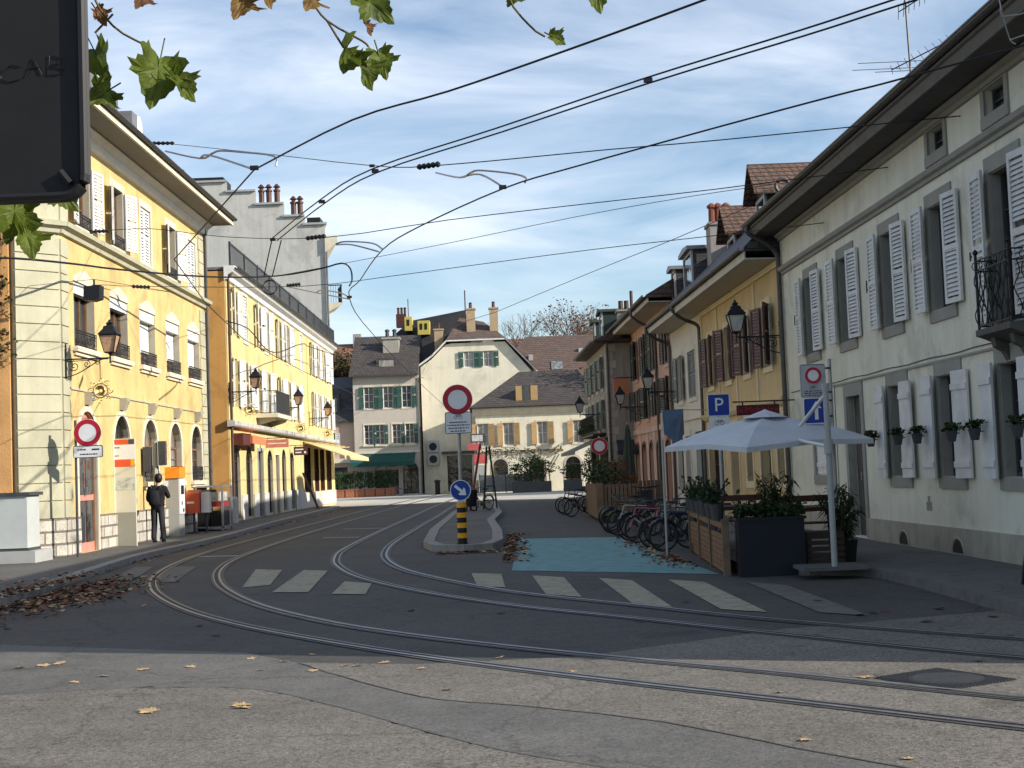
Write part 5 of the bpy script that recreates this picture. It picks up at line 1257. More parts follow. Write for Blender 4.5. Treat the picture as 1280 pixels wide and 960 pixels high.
def bikes_icon(b, cx, cz, s, y, m='black'):
    mb = MB()
    for dx in (-.5, .5): mb.tube(arc((cx+dx*s, y-.003, cz), .34*s, 0, 6.283, X, Z, 12), .035*s, 4)
    mb.tube([(cx-.5*s, y-.003, cz), (cx-.15*s, y-.003, cz+.45*s), (cx+.3*s, y-.003, cz+.4*s), (cx, y-.003, cz), (cx-.15*s, y-.003, cz+.45*s)], .035*s, 4); mb.tube([(cx+.5*s, y-.003, cz), (cx+.3*s, y-.003, cz+.55*s)], .035*s, 4)
    obj('bicycle_symbol', mb, m, b)
def post(t, x, y, z0, z1, r=.03, m='galv'):
    mb = MB(); mb.tube([(x, y, z0), (x, y, z1)], r, 8); return obj('post', mb, m, t)
t = thing('no_entry_sign', 'red ringed white disc over a small plate on a thin dark corner post', 'road sign', (-9.44, 30.6, .12)); post(t, -9.44, 30.6, .12, 3.05, .028, 'darkgrey')
disc(t, (-9.17, 30.56, 2.77), .3); b = plate(t, -9.48, -8.85, 2.24, 2.49, 30.56, 'signwhite', border='darkgrey'); bars(b, -9.45, -8.88, 30.56, [(2.41, .1, .42), (2.31, .2, .85)]); mb = MB(); mb.box(-9.08, -8.92, 30.555, 30.558, 2.395, 2.425); obj('arrow', mb, 'black', b)
mb = MB(); mb.box(-9.44, -9.0, 30.575, 30.6, 2.74, 2.78); obj('clamp', mb, 'galv', t)
t = thing('no_entry_sign', 'large red ringed white disc above a white text plate on the traffic island', 'road sign', (-1.31, 33.83, .125)); post(t, -1.31, 33.83, .125, 3.7, .045)
disc(t, (-1.31, 33.76, 3.34), .36); b = plate(t, -1.62, -1.0, 2.54, 3.04, 33.76, 'signwhite', border='darkgrey'); bikes_icon(b, -1.31, 2.92, .12, 33.76)
bars(b, -1.58, -1.04, 33.76, [(2.8, .1, .9), (2.73, .0, 1), (2.66, .05, .95), (2.59, .15, .8)])
t = thing('no_entry_sign', 'small red ringed disc sign on a post by the far wooden planter', 'road sign', (3.0, 50.3, .12)); post(t, 3.0, 50.3, .12, 2.7); disc(t, (3.0, 50.22, 2.35), .3)
t = thing('direction_sign', 'grey plate with red ring over a blue one-way arrow, beside the white parasol', 'road sign', (4.64, 20.7, .12)); post(t, 4.64, 20.7, .12, 3.05, .028)
b = plate(t, 4.19, 4.55, 2.5, 2.97, 20.62, 'signgrey', border='galv'); disc(b, (4.375, 20.6, 2.83-.02), .125); bikes_icon(b, 4.37, 2.63, .055, 20.618); bars(b, 4.22, 4.53, 20.62, [(2.585, .1, .95), (2.555, .05, .9), (2.525, .1, .9)], h=.006)
b = plate(t, 4.22, 4.58, 2.11, 2.48, 20.62, 'blue', border='signwhite')
mb = MB(); cx = 4.4; mb.prism([(cx-.025, 20.612, 2.17), (cx+.025, 20.612, 2.17), (cx+.025, 20.612, 2.34), (cx+.075, 20.612, 2.33), (cx, 20.612, 2.44), (cx-.075, 20.612, 2.33), (cx-.025, 20.612, 2.34)], (0, .004, 0)); obj('arrow', mb, 'signwhite', b)
mb = MB()
for z in (2.55, 2.9, 2.2, 2.43): mb.box(4.5, 4.64, 20.64, 20.67, z, z+.025)
obj('clamp', mb, 'iron', t)
t = thing('parking_sign', 'blue parking sign with white letter P in front of the white house', 'road sign', (3.62, 25.0, .12)); post(t, 3.62, 25.04, .02, 2.82, .03)
b = plate(t, 3.43, 3.81, 2.42, 2.8, 24.98, 'blue', border='signwhite'); text('P', .34, 'signwhite', b, (3.62, 24.975, 2.605), X, Z)
b = plate(t, 3.44, 3.8, 2.2, 2.41, 24.98, 'signwhite'); bikes_icon(b, 3.62, 2.3, .1, 24.98)
t = thing('beacon_bollard', 'yellow and black banded bollard under a blue keep-right disc', 'bollard', (-1.14, 29.3, .125))
mb = MB()
for k in range(8): mb.lathe((-1.14, 29.3, .16+k*.104), [(.1, 0), (.1, .1035)], 18, mi=k % 2)
mb.lathe((-1.14, 29.3, .125), [(.115, 0), (.115, .034)], 16, mi=0); obj('banded_post', mb, ['black', 'yellow'], t)
mb = MB(); mb.box(-1.2, -1.08, 29.2, 29.24, .99, 1.06); obj('white_plate', mb, 'signwhite', t)
b = disc(t, (-1.14, 29.18, 1.24), .215, ring=False, base='blue')
mb = MB(); k = 36; p0 = [(-1.14+math.cos(6.283*i/k)*.198, 29.178, 1.24+math.sin(6.283*i/k)*.198) for i in range(k)]; p1 = [(-1.14+math.cos(6.283*i/k)*.215, 29.178, 1.24+math.sin(6.283*i/k)*.215) for i in range(k)]; mb.add(p0+p1, [[i, (i+1) % k, k+(i+1) % k, k+i] for i in range(k)]); obj('white_rim', mb, 'signwhite', b)
def dr(a, b_): c = math.cos(-.72); s = math.sin(-.72); return (-1.14+a*c-b_*s, 29.172, 1.24+a*s+b_*c)
mb = MB(); mb.prism([dr(*q) for q in ((-.15, -.028), (.03, -.028), (.01, -.085), (.05, -.085), (.155, 0), (.05, .085), (.01, .085), (.03, .028), (-.15, .028))], (0, .005, 0)); obj('arrow', mb, 'signwhite', b)

# ------------------------------------------------------------------ left pavement things
t = thing('stop_panel', 'tall stop information panel with red and orange header bands before the second arch', 'information panel', (-9.62, 35.0, .12)); y = 34.97
mb = MB(); mb.box(-9.9, -9.34, y, y+.08, .12, 2.76); p = obj('panel', mb, mat('panel_pale', (.6, .58, .47), .4, .1, 2), t)
for nm, m, z0, z1, x0, x1 in (('header', 'tpgred', 2.62, 2.74, -9.89, -9.5), ('header_end', 'darkgrey', 2.62, 2.74, -9.49, -9.35), ('notice', 'signwhite', 2.25, 2.61, -9.89, -9.35), ('red_band', 'tpgred', 2.07, 2.24, -9.89, -9.45), ('yellow_tab', 'yellow', 2.07, 2.24, -9.445, -9.35), ('network_map', mat('map_print', (.5, .52, .46), .5, .45, 9), 1.5, 1.8, -9.89, -9.35), ('base', mat('panel_base', (.3, .29, .23), .5, .1, 2), .125, .95, -9.899, -9.341)):
    mb = MB(); mb.box(x0, x1, y-.006, y-.001, z0, z1); k = obj(nm, mb, m, p)
    if nm == 'notice': bars(k, -9.87, -9.4, y-.006, [(2.54, .05, .35), (2.34, .05, .3)], 'darkgrey')
t = thing('traffic_signal', 'pair of dark traffic signals seen from the side on a pale pole behind the man', 'traffic light', (-9.5, 37.6, .12)); post(t, -9.5, 37.6, .12, 2.75, .06, 'greypaint')
mb = MB(); mb.box(-9.8, -9.62, 37.5, 37.7, 1.95, 2.6); mb.box(-9.4, -9.22, 37.5, 37.7, 2.1, 2.74); h = obj('signal_housing', mb, 'darkgrey', t)
mb = MB(); 
for xx, zz in ((-9.71, 2.05), (-9.29, 2.2)):
    for k in range(3): mb.tube([(xx, 37.701, zz+.08+k*.18), (xx, 37.8, zz+.08+k*.18)], .055, 8)
obj('visor', mb, 'black', h)
t = thing('ticket_machine', 'grey ticket machine with a bright orange top on the left pavement', 'ticket machine', (-9.7, 40.4, .12))
mb = MB(); mb.box(-9.97, -9.5, 40.1, 40.75, .12, 1.76); c = obj('cabinet', mb, mat('machine_grey', (.33, .33, .31), .45, .08, 2), t)
mb = MB(); mb.box(-10.0, -9.46, 40.06, 40.79, 1.762, 2.08); obj('orange_top', mb, 'orange', t)
mb = MB(); mb.box(-9.499, -9.47, 40.14, 40.71, .75, 1.74); f_ = obj('front_panel', mb, 'signwhite', t)
mb = MB(); mb.box(-9.469, -9.462, 40.25, 40.6, 1.3, 1.55); mb.box(-9.469, -9.462, 40.3, 40.4, 1.0, 1.1); mb.box(-9.469, -9.462, 40.45, 40.6, .8, .9); obj('screen', mb, 'black', f_)
mb = MB(); mb.box(-10.05, -9.975, 40.15, 40.8, .12, 1.95); obj('back_board', mb, 'darkwood', t)
t = thing('newspaper_box', 'red newspaper box on a stand beside the ticket machine', 'newspaper box', (-9.55, 42.2, .12))
mb = MB(); mb.box(-9.75, -9.36, 42.0, 42.35, .72, 1.3); mb.prism([(-9.75, 42.0, 1.301), (-9.75, 42.35, 1.301), (-9.75, 42.35, 1.4)], (.39, 0, 0)); obj('box', mb, mat('news_red', (.5, .09, .045), .45, .1, 4), t); mb = MB(); mb.tube([(-9.55, 42.2, .12), (-9.55, 42.2, .72)], .04, 6); mb.box(-9.7, -9.4, 42.05, 42.3, .12, .15); obj('stand', mb, 'darkgrey', t); mb = MB(); mb.box(-9.72, -9.5, 41.992, 41.999, 1.0, 1.06); obj('label_strip', mb, 'signwhite', t)
t = thing('newspaper_box', 'white newspaper box right beside the red one', 'newspaper box', (-9.2, 42.4, .12))
mb = MB(); mb.box(-9.34, -9.1, 42.2, 42.5, .72, 1.32); obj('box', mb, 'signwhite', t); mb = MB(); mb.tube([(-9.22, 42.35, .12), (-9.22, 42.35, .72)], .04, 6); obj('stand', mb, 'darkgrey', t)
t = thing('recycling_rack', 'clear sided rack of dark and red bins at the end of the corner building', 'bin rack', (-9.4, 44.3, .12))
mb = MB()
for x in (-9.8, -9.0):
    for yy in (43.6, 45.0): mb.box(x-.03, x+.03, yy-.03, yy+.03, .12, 1.45)
mb.box(-9.83, -8.97, 43.57, 45.03, 1.45, 1.5); mb.box(-9.83, -8.97, 43.57, 45.03, .2, .25); obj('rack_frame', mb, 'galv', t)
mb = MB(); mb.box(-9.76, -9.42, 43.7, 44.2, .26, .8); mb.box(-9.38, -9.05, 43.7, 44.9, .26, .72); obj('bin', mb, 'black', t)
mb = MB(); mb.box(-9.76, -9.05, 43.72, 44.9, .85, 1.0); obj('red_bag', mb, mat('dark_red', (.25, .03, .035), .5, .2, 5), t)
mb = MB(); mb.box(-9.74, -9.42, 43.8, 44.8, 1.02, 1.38); mb.box(-9.35, -9.1, 43.7, 44.9, 1.02, 1.3); obj('paper_stack', mb, mat('mixed_paper', (.4, .39, .37), .7, .5, 6), t)
t = thing('stone_bollard', 'squat white stone block guarding the corner of the long lemon house', 'bollard', (-10.2, 51.0, .12)); mb = MB(); mb.box(-10.4, -9.98, 50.6, 51.1, .12, .98); mb.prism([(-10.4, 50.6, .981), (-9.98, 50.6, .981), (-10.02, 50.65, 1.06), (-10.36, 50.65, 1.06)], (0, .45, 0)); obj('block', mb, MATS['white_limestone'], t)
t = thing('utility_cabinet', 'white utility cabinet with a dark cap at the left edge of the photo', 'cabinet', (-10.6, 29.3, .12))
mb = MB(); mb.box(-12.4, -9.95, 28.95, 29.7, .42, 1.48); obj('cabinet', mb, mat('cabinet_white', (.48, .5, .48), .5, .08, 2), t)
mb = MB(); mb.box(-12.45, -9.88, 28.9, 29.75, 1.482, 1.55); mb.box(-12.4, -9.93, 28.97, 29.7, .36, .419); obj('cap', mb, 'darkgrey', t)
mb = MB(); mb.box(-12.5, -9.75, 28.8, 29.9, .12, .36); obj('concrete_base', mb, mat('pale_concrete', (.38, .38, .36), .85, .15, 3), t)
t = thing('ladder', 'red brown wooden ladder leaning in front of the long lemon house', 'ladder', (-10.3, 70, .12))
mb = MB(); a0, a1 = V((-9.7, 69.5, .12)), V((-10.4, 69.5, 1.9)); dY = V((0, .4, 0))
for k in (0, 1): mb.tube([a0+dY*k, a1+dY*k], .035, 5)
obj('rail', mb, 'redwood', t); mb = MB()
for k in range(1, 7): q = a0.lerp(a1, k/7); mb.tube([q, q+dY], .022, 5)
obj('rung', mb, 'redwood', t)

# ------------------------------------------------------------------ the man with the backpack
def skin_mesh(name, pts, edges, m, parent, sub=2, root=0):
    me = bpy.data.meshes.new(name); bm = bmesh.new(); ly = bm.verts.layers.skin.verify(); vs = []
    o0 = off_of(parent)
    for (p, r_) in pts:
        v = bm.verts.new(V(p)-o0); v[ly].radius = (r_, r_*.82) if not isinstance(r_, tuple) else r_; vs.append(v)
    vs[root][ly].use_root = True
    for a, b in edges: bm.edges.new((vs[a], vs[b]))
    bm.to_mesh(me); bm.free(); me.materials.append(M[m]); o = bpy.data.objects.new(name, me); COL.objects.link(o); o.parent = parent
    s = o.modifiers.new('skin', 'SKIN'); s.use_smooth_shade = True; d = o.modifiers.new('sub', 'SUBSURF'); d.levels = sub; d.render_levels = sub; return o
px, py, g = -9.17, 36.4, .12
def Pp(x, y, z): return (px+x, py+y, g+z)      # x to his right as we see it, y away from us
man = thing('person', 'person in dark clothes standing beside the grey ticket machine, seen from behind', 'person', (px, py, g))
pts = [(Pp(0, 0, .92), .13), (Pp(0, 0, 1.1), .12), (Pp(0, -.01, 1.3), .115), (Pp(.01, 0, 1.44), .055), (Pp(.02, .02, 1.53), .05), (Pp(.03, .03, 1.63), .095), (Pp(.03, .03, 1.7), .08),
       (Pp(-.17, 0, 1.35), .05), (Pp(-.24, .02, 1.1), .047), (Pp(-.16, .2, 1.02), .036), (Pp(-.1, .26, 1.04), .03),
       (Pp(.18, .02, 1.35), .05), (Pp(.25, .1, 1.14), .047), (Pp(.16, .28, 1.34), .036), (Pp(.13, .3, 1.42), .03),
       (Pp(-.09, 0, .86), .1), (Pp(-.1, .02, .48), .065), (Pp(-.1, -.01, .1), .045), (Pp(-.11, .12, .04), .035),
       (Pp(.09, 0, .86), .1), (Pp(.1, .0, .48), .065), (Pp(.11, -.02, .1), .045), (Pp(.14, .1, .04), .035)]
ed = [(0, 1), (1, 2), (2, 3), (3, 4), (4, 5), (5, 6), (2, 7), (7, 8), (8, 9), (9, 10), (2, 11), (11, 12), (12, 13), (13, 14), (0, 15), (15, 16), (16, 17), (17, 18), (0, 19), (19, 20), (20, 21), (21, 22)]
for base, dirx in ((10, 1), (14, -1)):
    bx = V(pts[base][0])
    for k, (a, l) in enumerate(((-.5, .05), (-.2, .075), (.05, .08), (.3, .072), (.6, .055))):
        i = len(pts); p1 = bx+V((dirx*.03+.012*math.sin(a), .02, math.cos(a)*.4*l+.03*a)); p2 = p1+V((dirx*.03, .025, l*.4))
        pts += [(p1, .011), (p2, .009)]; ed += [(base, i), (i, i+1)]
skin_mesh('body', pts, ed, 'skin', man)
skin_mesh('jacket', [(Pp(0, 0, .74), (.2, .145)), (Pp(0, 0, 1.05), (.19, .14)), (Pp(0, -.01, 1.32), (.215, .165)), (Pp(.01, 0, 1.47), .1), (Pp(-.19, 0, 1.37), .1), (Pp(-.25, .02, 1.1), .078), (Pp(-.155, .215, 1.02), .058), (Pp(.2, .02, 1.37), .1), (Pp(.26, .1, 1.14), .078), (Pp(.155, .285, 1.36), .056)],
          [(0, 1), (1, 2), (2, 3), (2, 4), (4, 5), (5, 6), (2, 7), (7, 8), (8, 9)], 'darkcloth', man)
skin_mesh('trousers', [(Pp(0, 0, 1.06), (.17, .135)), (Pp(-.095, 0, .82), .115), (Pp(-.1, .04, .48), .095), (Pp(-.11, -.01, .2), .088), (Pp(.095, 0, .82), .115), (Pp(.11, .0, .48), .095), (Pp(.14, -.03, .2), .088), (Pp(-.11, -.02, .05), .09), (Pp(.145, -.04, .05), .09)], [(0, 1), (1, 2), (2, 3), (0, 4), (4, 5), (5, 6), (3, 7), (6, 8)], 'greycloth', man)
for sx in (-.105, .125): skin_mesh('shoe', [(Pp(sx, -.05, .045), .05), (Pp(sx, .06, .05), .052), (Pp(sx+.01, .17, .035), .04)], [(0, 1), (1, 2)], 'black', man)
mb = MB(); mb.lathe(Pp(.03, .008, 1.58), [(.06, -.05), (.088, -.01), (.1, .05), (.1, .1), (.086, .145), (.055, .175), (.012, .188)], 14, axis=(0, .12, 1)); obj('hair', mb, 'black', man, True)
mb = MB()
for s_ in (-1, 1): mb.lathe(Pp(.03+s_*.1, .03, 1.63), [(.02, -.012), (.03, 0), (.02, .012)], 8, axis=(1, 0, 0))
obj('ear', mb, 'skin', man, True)
mb = MB(); mb.lathe(Pp(.03, .118, 1.625), [(.012, -.02), (.02, 0), (.006, .03)], 8, axis=(0, 1, -.2)); obj('nose', mb, 'skin', man, True)
bp_ = thing('backpack', 'dark backpack worn by the person on the left pavement', 'backpack', Pp(0, -.22, 1.0))
skin_mesh('bag', [(Pp(-.02, -.24, .9), (.16, .1)), (Pp(-.02, -.26, 1.12), (.17, .12)), (Pp(-.02, -.22, 1.36), (.13, .09))], [(0, 1), (1, 2)], 'darkcloth', bp_)
mb = MB(); mb.tube(smooth_line([Pp(-.12, -.17, 1.38), Pp(-.13, -.02, 1.47), Pp(-.13, .14, 1.3), Pp(-.14, .1, 1.05), Pp(-.14, -.14, .95)], 4), .016, 5); mb.tube(smooth_line([Pp(.1, -.17, 1.38), Pp(.13, -.02, 1.47), Pp(.14, .14, 1.3), Pp(.15, .1, 1.05), Pp(.12, -.14, .95)], 4), .016, 5); obj('strap', mb, 'greycloth', bp_)
t = single('paper_sheet', (lambda m: (m.obox(Pp(.1, .32, 1.42), (.1, .02, 0), (0, .004, 0), (.01, 0, .14)), m)[1])(MB()), 'signwhite', 'small white paper held up in front of the face of the person with the backpack', 'paper', Pp(.1, .32, 1.42))

# ------------------------------------------------------------------ bicycles: one prototype, copied with its own frame colour
def make_bike(fm, basket=False):
    t = thing('bicycle', 'bicycle', 'bicycle'); rW = .335; wb = 1.04
    fx, rx = wb/2, -wb/2; H = Z
    for nm, x in (('wheel', fx), ('wheel', rx)):
        mb = MB(); mb.tube(arc((x, 0, rW), rW-.018, 0, 6.283, X, Z, 26), .019, 6); w_ = obj(nm, mb, 'rubber', t)
        mb = MB(); mb.tube(arc((x, 0, rW), rW-.042, 0, 6.283, X, Z, 26), .011, 4); mb.lathe((x, -.04, rW), [(.02, 0), (.03, .02), (.03, .06), (.02, .08)], 8, axis=(0, 1, 0))
        for k in range(14): a = 6.283*k/14; mb.tube([(x, .015*(1 if k % 2 else -1), rW), (x+math.cos(a)*(rW-.04), 0, rW+math.sin(a)*(rW-.04))], .0022, 3)
        obj('rim_and_spokes', mb, 'darkgrey', w_)
    mb = MB(); bb = V((-.08, 0, .29)); st = V((-.22, 0, .78)); hd = V((.36, 0, .8)); hb = V((.4, 0, .68)); ra = V((rx, 0, rW)); fa = V((fx, 0, rW))
    for a, b, r_ in ((bb, st, .017), (st*.95+bb*.05, hd, .017), (bb, hb, .019), (hd, hb, .021)): mb.tube([a, b], r_, 7)
    for s_ in (-.045, .045):
        o = V((0, s_, 0)); mb.tube([bb+o*.5, ra+o*1.2], .01, 5); mb.tube([st+o*.4-Z*.06, ra+o*1.2], .009, 5); mb.tube([hb+o*.6, hb+V((.05, s_*1.1, -.1)), fa+o*1.2], .012, 5)
    obj('frame', mb, fm, t)
    mb = MB(); mb.tube([st, st+V((-.03, 0, .12))], .013, 6); mb.prism([(-.4, -.085, .9), (-.4, .085, .9), (-.22, .06, .91), (-.1, .018, .9), (-.1, -.018, .9), (-.22, -.06, .91)], (0, 0, .045)); obj('saddle', mb, 'black', t)
    mb = MB(); mb.tube([hd, hd+V((-.03, 0, .16))], .014, 6); q = hd+V((-.01, 0, .17)); mb.tube(smooth_line([q+V((-.16, -.29, .02)), q+V((-.04, -.22, .03)), q+V((.05, -.06, 0)), q+V((.05, .06, 0)), q+V((-.04, .22, .03)), q+V((-.16, .29, .02))], 4), .013, 6); obj('handlebar', mb, 'darkgrey', t)
    mb = MB(); mb.lathe(bb+V((0, -.06, 0)), [(.09, 0), (.09, .01)], 16, axis=(0, 1, 0)); mb.tube([bb+V((0, -.07, 0)), bb+V((.1, -.075, -.13))], .012, 5); mb.tube([bb+V((0, .07, 0)), bb+V((-.1, .075, .13))], .012, 5); mb.box(.0, .06, -.17, -.075, .15, .17); mb.box(-.21, -.15, .075, .17, .41, .43); obj('crankset', mb, 'darkgrey', t)
    mb = MB()
    for x, a0, a1 in ((rx, .1, 2.9), (fx, .6, 2.6)): 
        p = arc((x, 0, rW), rW+.03, a0, a1, X, Z, 12)
        for i in range(12): mb.obox(p[i]-Y*.028, p[i+1]-p[i], Y*.056, (p[i]-V((x, 0, rW))).normalized()*.004)
    mb.box(-.66, -.33, -.06, .06, .72, .735); mb.tube([(-.6, .05, .72), (rx, .06, rW)], .006, 4); mb.tube([(-.6, -.05, .72), (rx, -.06, rW)], .006, 4); obj('mudguard_and_rack', mb, 'darkgrey', t)
    if basket:
        mb = MB(); mb.obox((.46, -.17, .78), (.26, 0, 0), (0, .34, 0), (0, 0, .01))
        for k in range(4):
            for a, b in (((.46, -.17), (.72, -.17)), ((.46, .17), (.72, .17)), ((.72, -.17), (.72, .17)), ((.46, -.17), (.46, .17))): mb.tube([(*a, .79+k*.065), (*b, .79+k*.065)], .006, 4)
        obj('basket', mb, 'woodgrey', t)
    return t
fr = {}
def fcol(n, c): return mat('frame_'+n, c, .35, .08, 5)
bk = make_bike(fcol('black', (.02, .02, .022))); bkb = make_bike(fcol('pink', (.5, .16, .2)), True)
ROW = [(3.13, 26.5, .25, 'black', None, 'black bicycle parked nearest to the slatted terrace fence'), (3.05, 27.4, .1, 'navy', (.02, .035, .09), 'navy blue bicycle second from the terrace fence'),
       (3.2, 28.35, .3, 'grey', (.2, .2, .2), 'grey bicycle third from the terrace fence in the long row'), (2.95, 29.5, .05, 'olive', (.05, .06, .03), 'olive bicycle in the middle of the long row'),
       (2.85, 30.6, .2, 'pinkb', None, 'pink bicycle with a front basket in the long row'), (2.95, 31.8, .35, 'maroon', (.15, .02, .03), 'maroon bicycle just beyond the pink one'),
       (2.8, 33.0, .1, 'white', (.5, .5, .48), 'white bicycle just beyond the maroon one in the long row'), (2.72, 34.3, .25, 'green', (.02, .07, .04), 'dark green bicycle between the white and the brown one'), (2.75, 35.6, .4, 'brown', (.1, .05, .02), 'brown bicycle between the dark green and the charcoal one'), (2.8, 36.9, .3, 'charcoal', (.04, .04, .045), 'charcoal bicycle at the far end of the long row'), (3.7, 27.0, -.1, 'steel', (.12, .13, .15), 'steel grey bicycle squeezed in on the wall side of the row'), (3.6, 30.0, .5, 'violet', (.06, .03, .09), 'violet bicycle on the wall side of the pink one'), (3.5, 32.4, .2, 'cream', (.4, .36, .27), 'cream bicycle on the wall side near the maroon one'),
       (2.2, 47.2, .5, 'teal', (.03, .1, .11), 'teal bicycle leaning behind the far wooden planter, nearest of three'), (2.1, 49.4, .4, 'rust', (.16, .05, .02), 'rust brown bicycle in the middle behind the far wooden planter'), (2.05, 51.6, .45, 'blue', (.02, .04, .14), 'blue bicycle farthest behind the wooden planter'),
       (-9.3, 108.6, .2, 'plum', (.1, .03, .08), 'plum bicycle parked before the cafe under the green awning'), (-1.35, 54.6, .9, 'tan', (.25, .17, .1), 'tan bicycle standing at the far end of the traffic island')]
for (x, y, a, n, c, lab) in ROW:
    src = bkb if n == 'pinkb' else bk
    zb = .125 if n == 'tan' else (.02 if y > 100 else .0)
    if n in ('black', 'pinkb'):
        o = src; o.location = (x, y, zb); o.rotation_euler = (0, 0, math.pi+a); o['label'] = lab; o['group'] = 'bicycles parked along the street'
    else:
        o = dup(src, (x, y, zb), math.pi+a, lab, 'bicycles parked along the street')
        for ch in o.children:
            if ch.name.startswith('frame'): ch.data = ch.data.copy(); ch.data.materials[0] = fcol(n, c)

for o in list(bpy.data.objects):
    if o.get('category') == 'bicycle': o.scale = (.88, .88, .88)

# ------------------------------------------------------------------ terrace of the cafe on the right
t = thing('terrace_deck', 'low dark wooden terrace deck behind the slatted fence', 'deck', (3.6, 22, 0))
mb = MB()
for k in range(8): mb.box(3.12+k*.19, 3.3+k*.19, 20.15, 25.8, .14, .17)
mb.box(3.12, 4.62, 20.16, 25.79, .02, .139); obj('boards', mb, 'darkwood', t)
FN = Fac((2.93, 20.15), (3.16, 25.95), 1)
t = thing('terrace_fence', 'slatted brown wooden fence in three panels along the terrace', 'fence', FN.P(2.9, 0, 0))
for k in range(3):
    mb = MB(); a, b = .1+k*1.93, 1.93+k*1.93
    for q in range(7): FN.box(mb, a, b, .03+q*.078, .1+q*.078, -.02, .02)
    FN.box(mb, a, b, .66, .74, -.02, .03); obj('slat_panel', mb, 'wood', t)
for k in range(4):
    mb = MB(); u = .05+k*1.93; FN.box(mb, u-.05, u+.05, 0, .8, -.05, .05); obj('post', mb, 'woodgrey', t)
for k, (u, z) in enumerate(((.9, .78), (1.7, .78), (2.7, .78), (3.5, .78), (4.6, .78), (5.4, .78))):
    q = FN.P(u, z, .02); pt = thing('planter_pot', ['first', 'second', 'third', 'fourth', 'fifth', 'sixth'][k]+' tapered grey pot on the terrace fence rail, counted from the near corner', 'plant pot', q, 'pots on the terrace fence')
    mb = MB(); mb.lathe(q, [(.07, -.03), (.11, .2), (.115, .22), (.1, .21)], 10); obj('pot', mb, mat('pot_grey', (.075, .072, .07), .7, .2, 5), pt)
    lf = MB()
    for i in range(54): lf.leaf(q+V((max(-.2, min(.2, rnd.gauss(0, .1))), max(-.2, min(.2, rnd.gauss(0, .1))), .22+rnd.random()*.2)), rnd.uniform(.05, .1), 0)
    for i in range(9): a = rnd.uniform(0, 6.28); s_ = rnd.uniform(.1, .3); hh = rnd.uniform(.35, .62); lf.tube([q+Z*.18, q+V((math.cos(a)*s_*.4, math.sin(a)*s_*.4, hh*.7)), q+V((math.cos(a)*s_, math.sin(a)*s_, hh))], [.009, .007, .004], 4, 0); [lf.leaf(q+V((math.cos(a)*s_*f__, math.sin(a)*s_*f__, hh*(.5+.5*f__))), .07, 0) for f__ in (.5, .7, .9, 1.0)]
    obj('plant', lf, ['leafA', 'leafB'], pt)
t = thing('blue_planter', 'large dark blue planter box at the street corner of the terrace', 'planter', (3.5, 20.0, 0))
mb = MB(); mb.box(3.06, 3.98, 19.82, 20.12, 0, .78); mb.box(3.03, 4.01, 19.79, 20.15, .781, .82); obj('box', mb, mat('navy_box', (.006, .008, .016), .5, .15, 3), t)
lf = MB()
for i in range(900): lf.leaf((rnd.uniform(3.05, 4.0), 19.97+rnd.gauss(0, .1), .84+abs(rnd.gauss(0, .09))), rnd.uniform(.05, .1), rnd.choice((0, 0, 1)))
obj('hedge_plants', lf, ['leafA', 'leafB'], t)
def bamboo(x, y, z, h, spread, n, label, pot=True):
    t = thing('bamboo', label, 'plant', (x, y, z)); st = MB(); lf = MB()
    for k in range(n):
        a = rnd.uniform(0, 6.28); s = rnd.uniform(.2, 1)*spread; hh = h*rnd.uniform(.65, 1.05); b = V((x+rnd.gauss(0, .06), y+rnd.gauss(0, .06), z+(.25 if pot else 0))); tp = V((x+math.cos(a)*s, y+math.sin(a)*s, z+hh))
        md = b.lerp(tp, .55)+Z*.12; st.tube([b, md, tp], [.009, .007, .003], 4)
        for i in range(30):
            f_ = rnd.uniform(.25, 1); q = b.lerp(md, f_*1.4) if f_ < .7 else md.lerp(tp, (f_-.6)*2.4)
            an = rnd.uniform(0, 6.28); L_ = rnd.uniform(.1, .2); d = V((math.cos(an), math.sin(an), rnd.uniform(-.9, .25))).normalized(); wv = d.cross(Z).normalized()*.014
            lf.add([q, q+d*L_*.4+wv, q+d*L_-Z*L_*.25, q+d*L_*.4-wv], [[0, 1, 2, 3]], rnd.choice((0, 0, 1)))
    if pot:
        mb = MB(); mb.lathe((x, y, z), [(.15, 0), (.19, .3), (.2, .32), (.18, .31)], 12); obj('pot', mb, 'black', t)
    obj('stems', st, 'bark', t); obj('leaves', lf, ['leafA', 'leafB'], t)
bamboo(3.72, 20.35, .17, 1.28, .34, 26, 'leafy bamboo rising behind the dark blue planter')
bamboo(4.62, 20.25, .12, 1.08, .42, 24, 'drooping bamboo in a black pot beside the parasol pole')
t = thing('slatted_bench', 'black slatted bench box between the blue planter and the parasol pole', 'bench', (4.2, 20.1, .02)); mb = MB()
for k in range(6): mb.box(4.03, 4.55, 19.93, 19.97, .06+k*.085, .12+k*.085)
mb.box(4.03, 4.55, 19.97, 20.4, .54, .58); obj('slats', mb, 'darkwood', t); mb = MB()
for x in (4.04, 4.48): mb.box(x, x+.06, 19.971, 20.38, .02, .539)
obj('leg', mb, 'black', t)
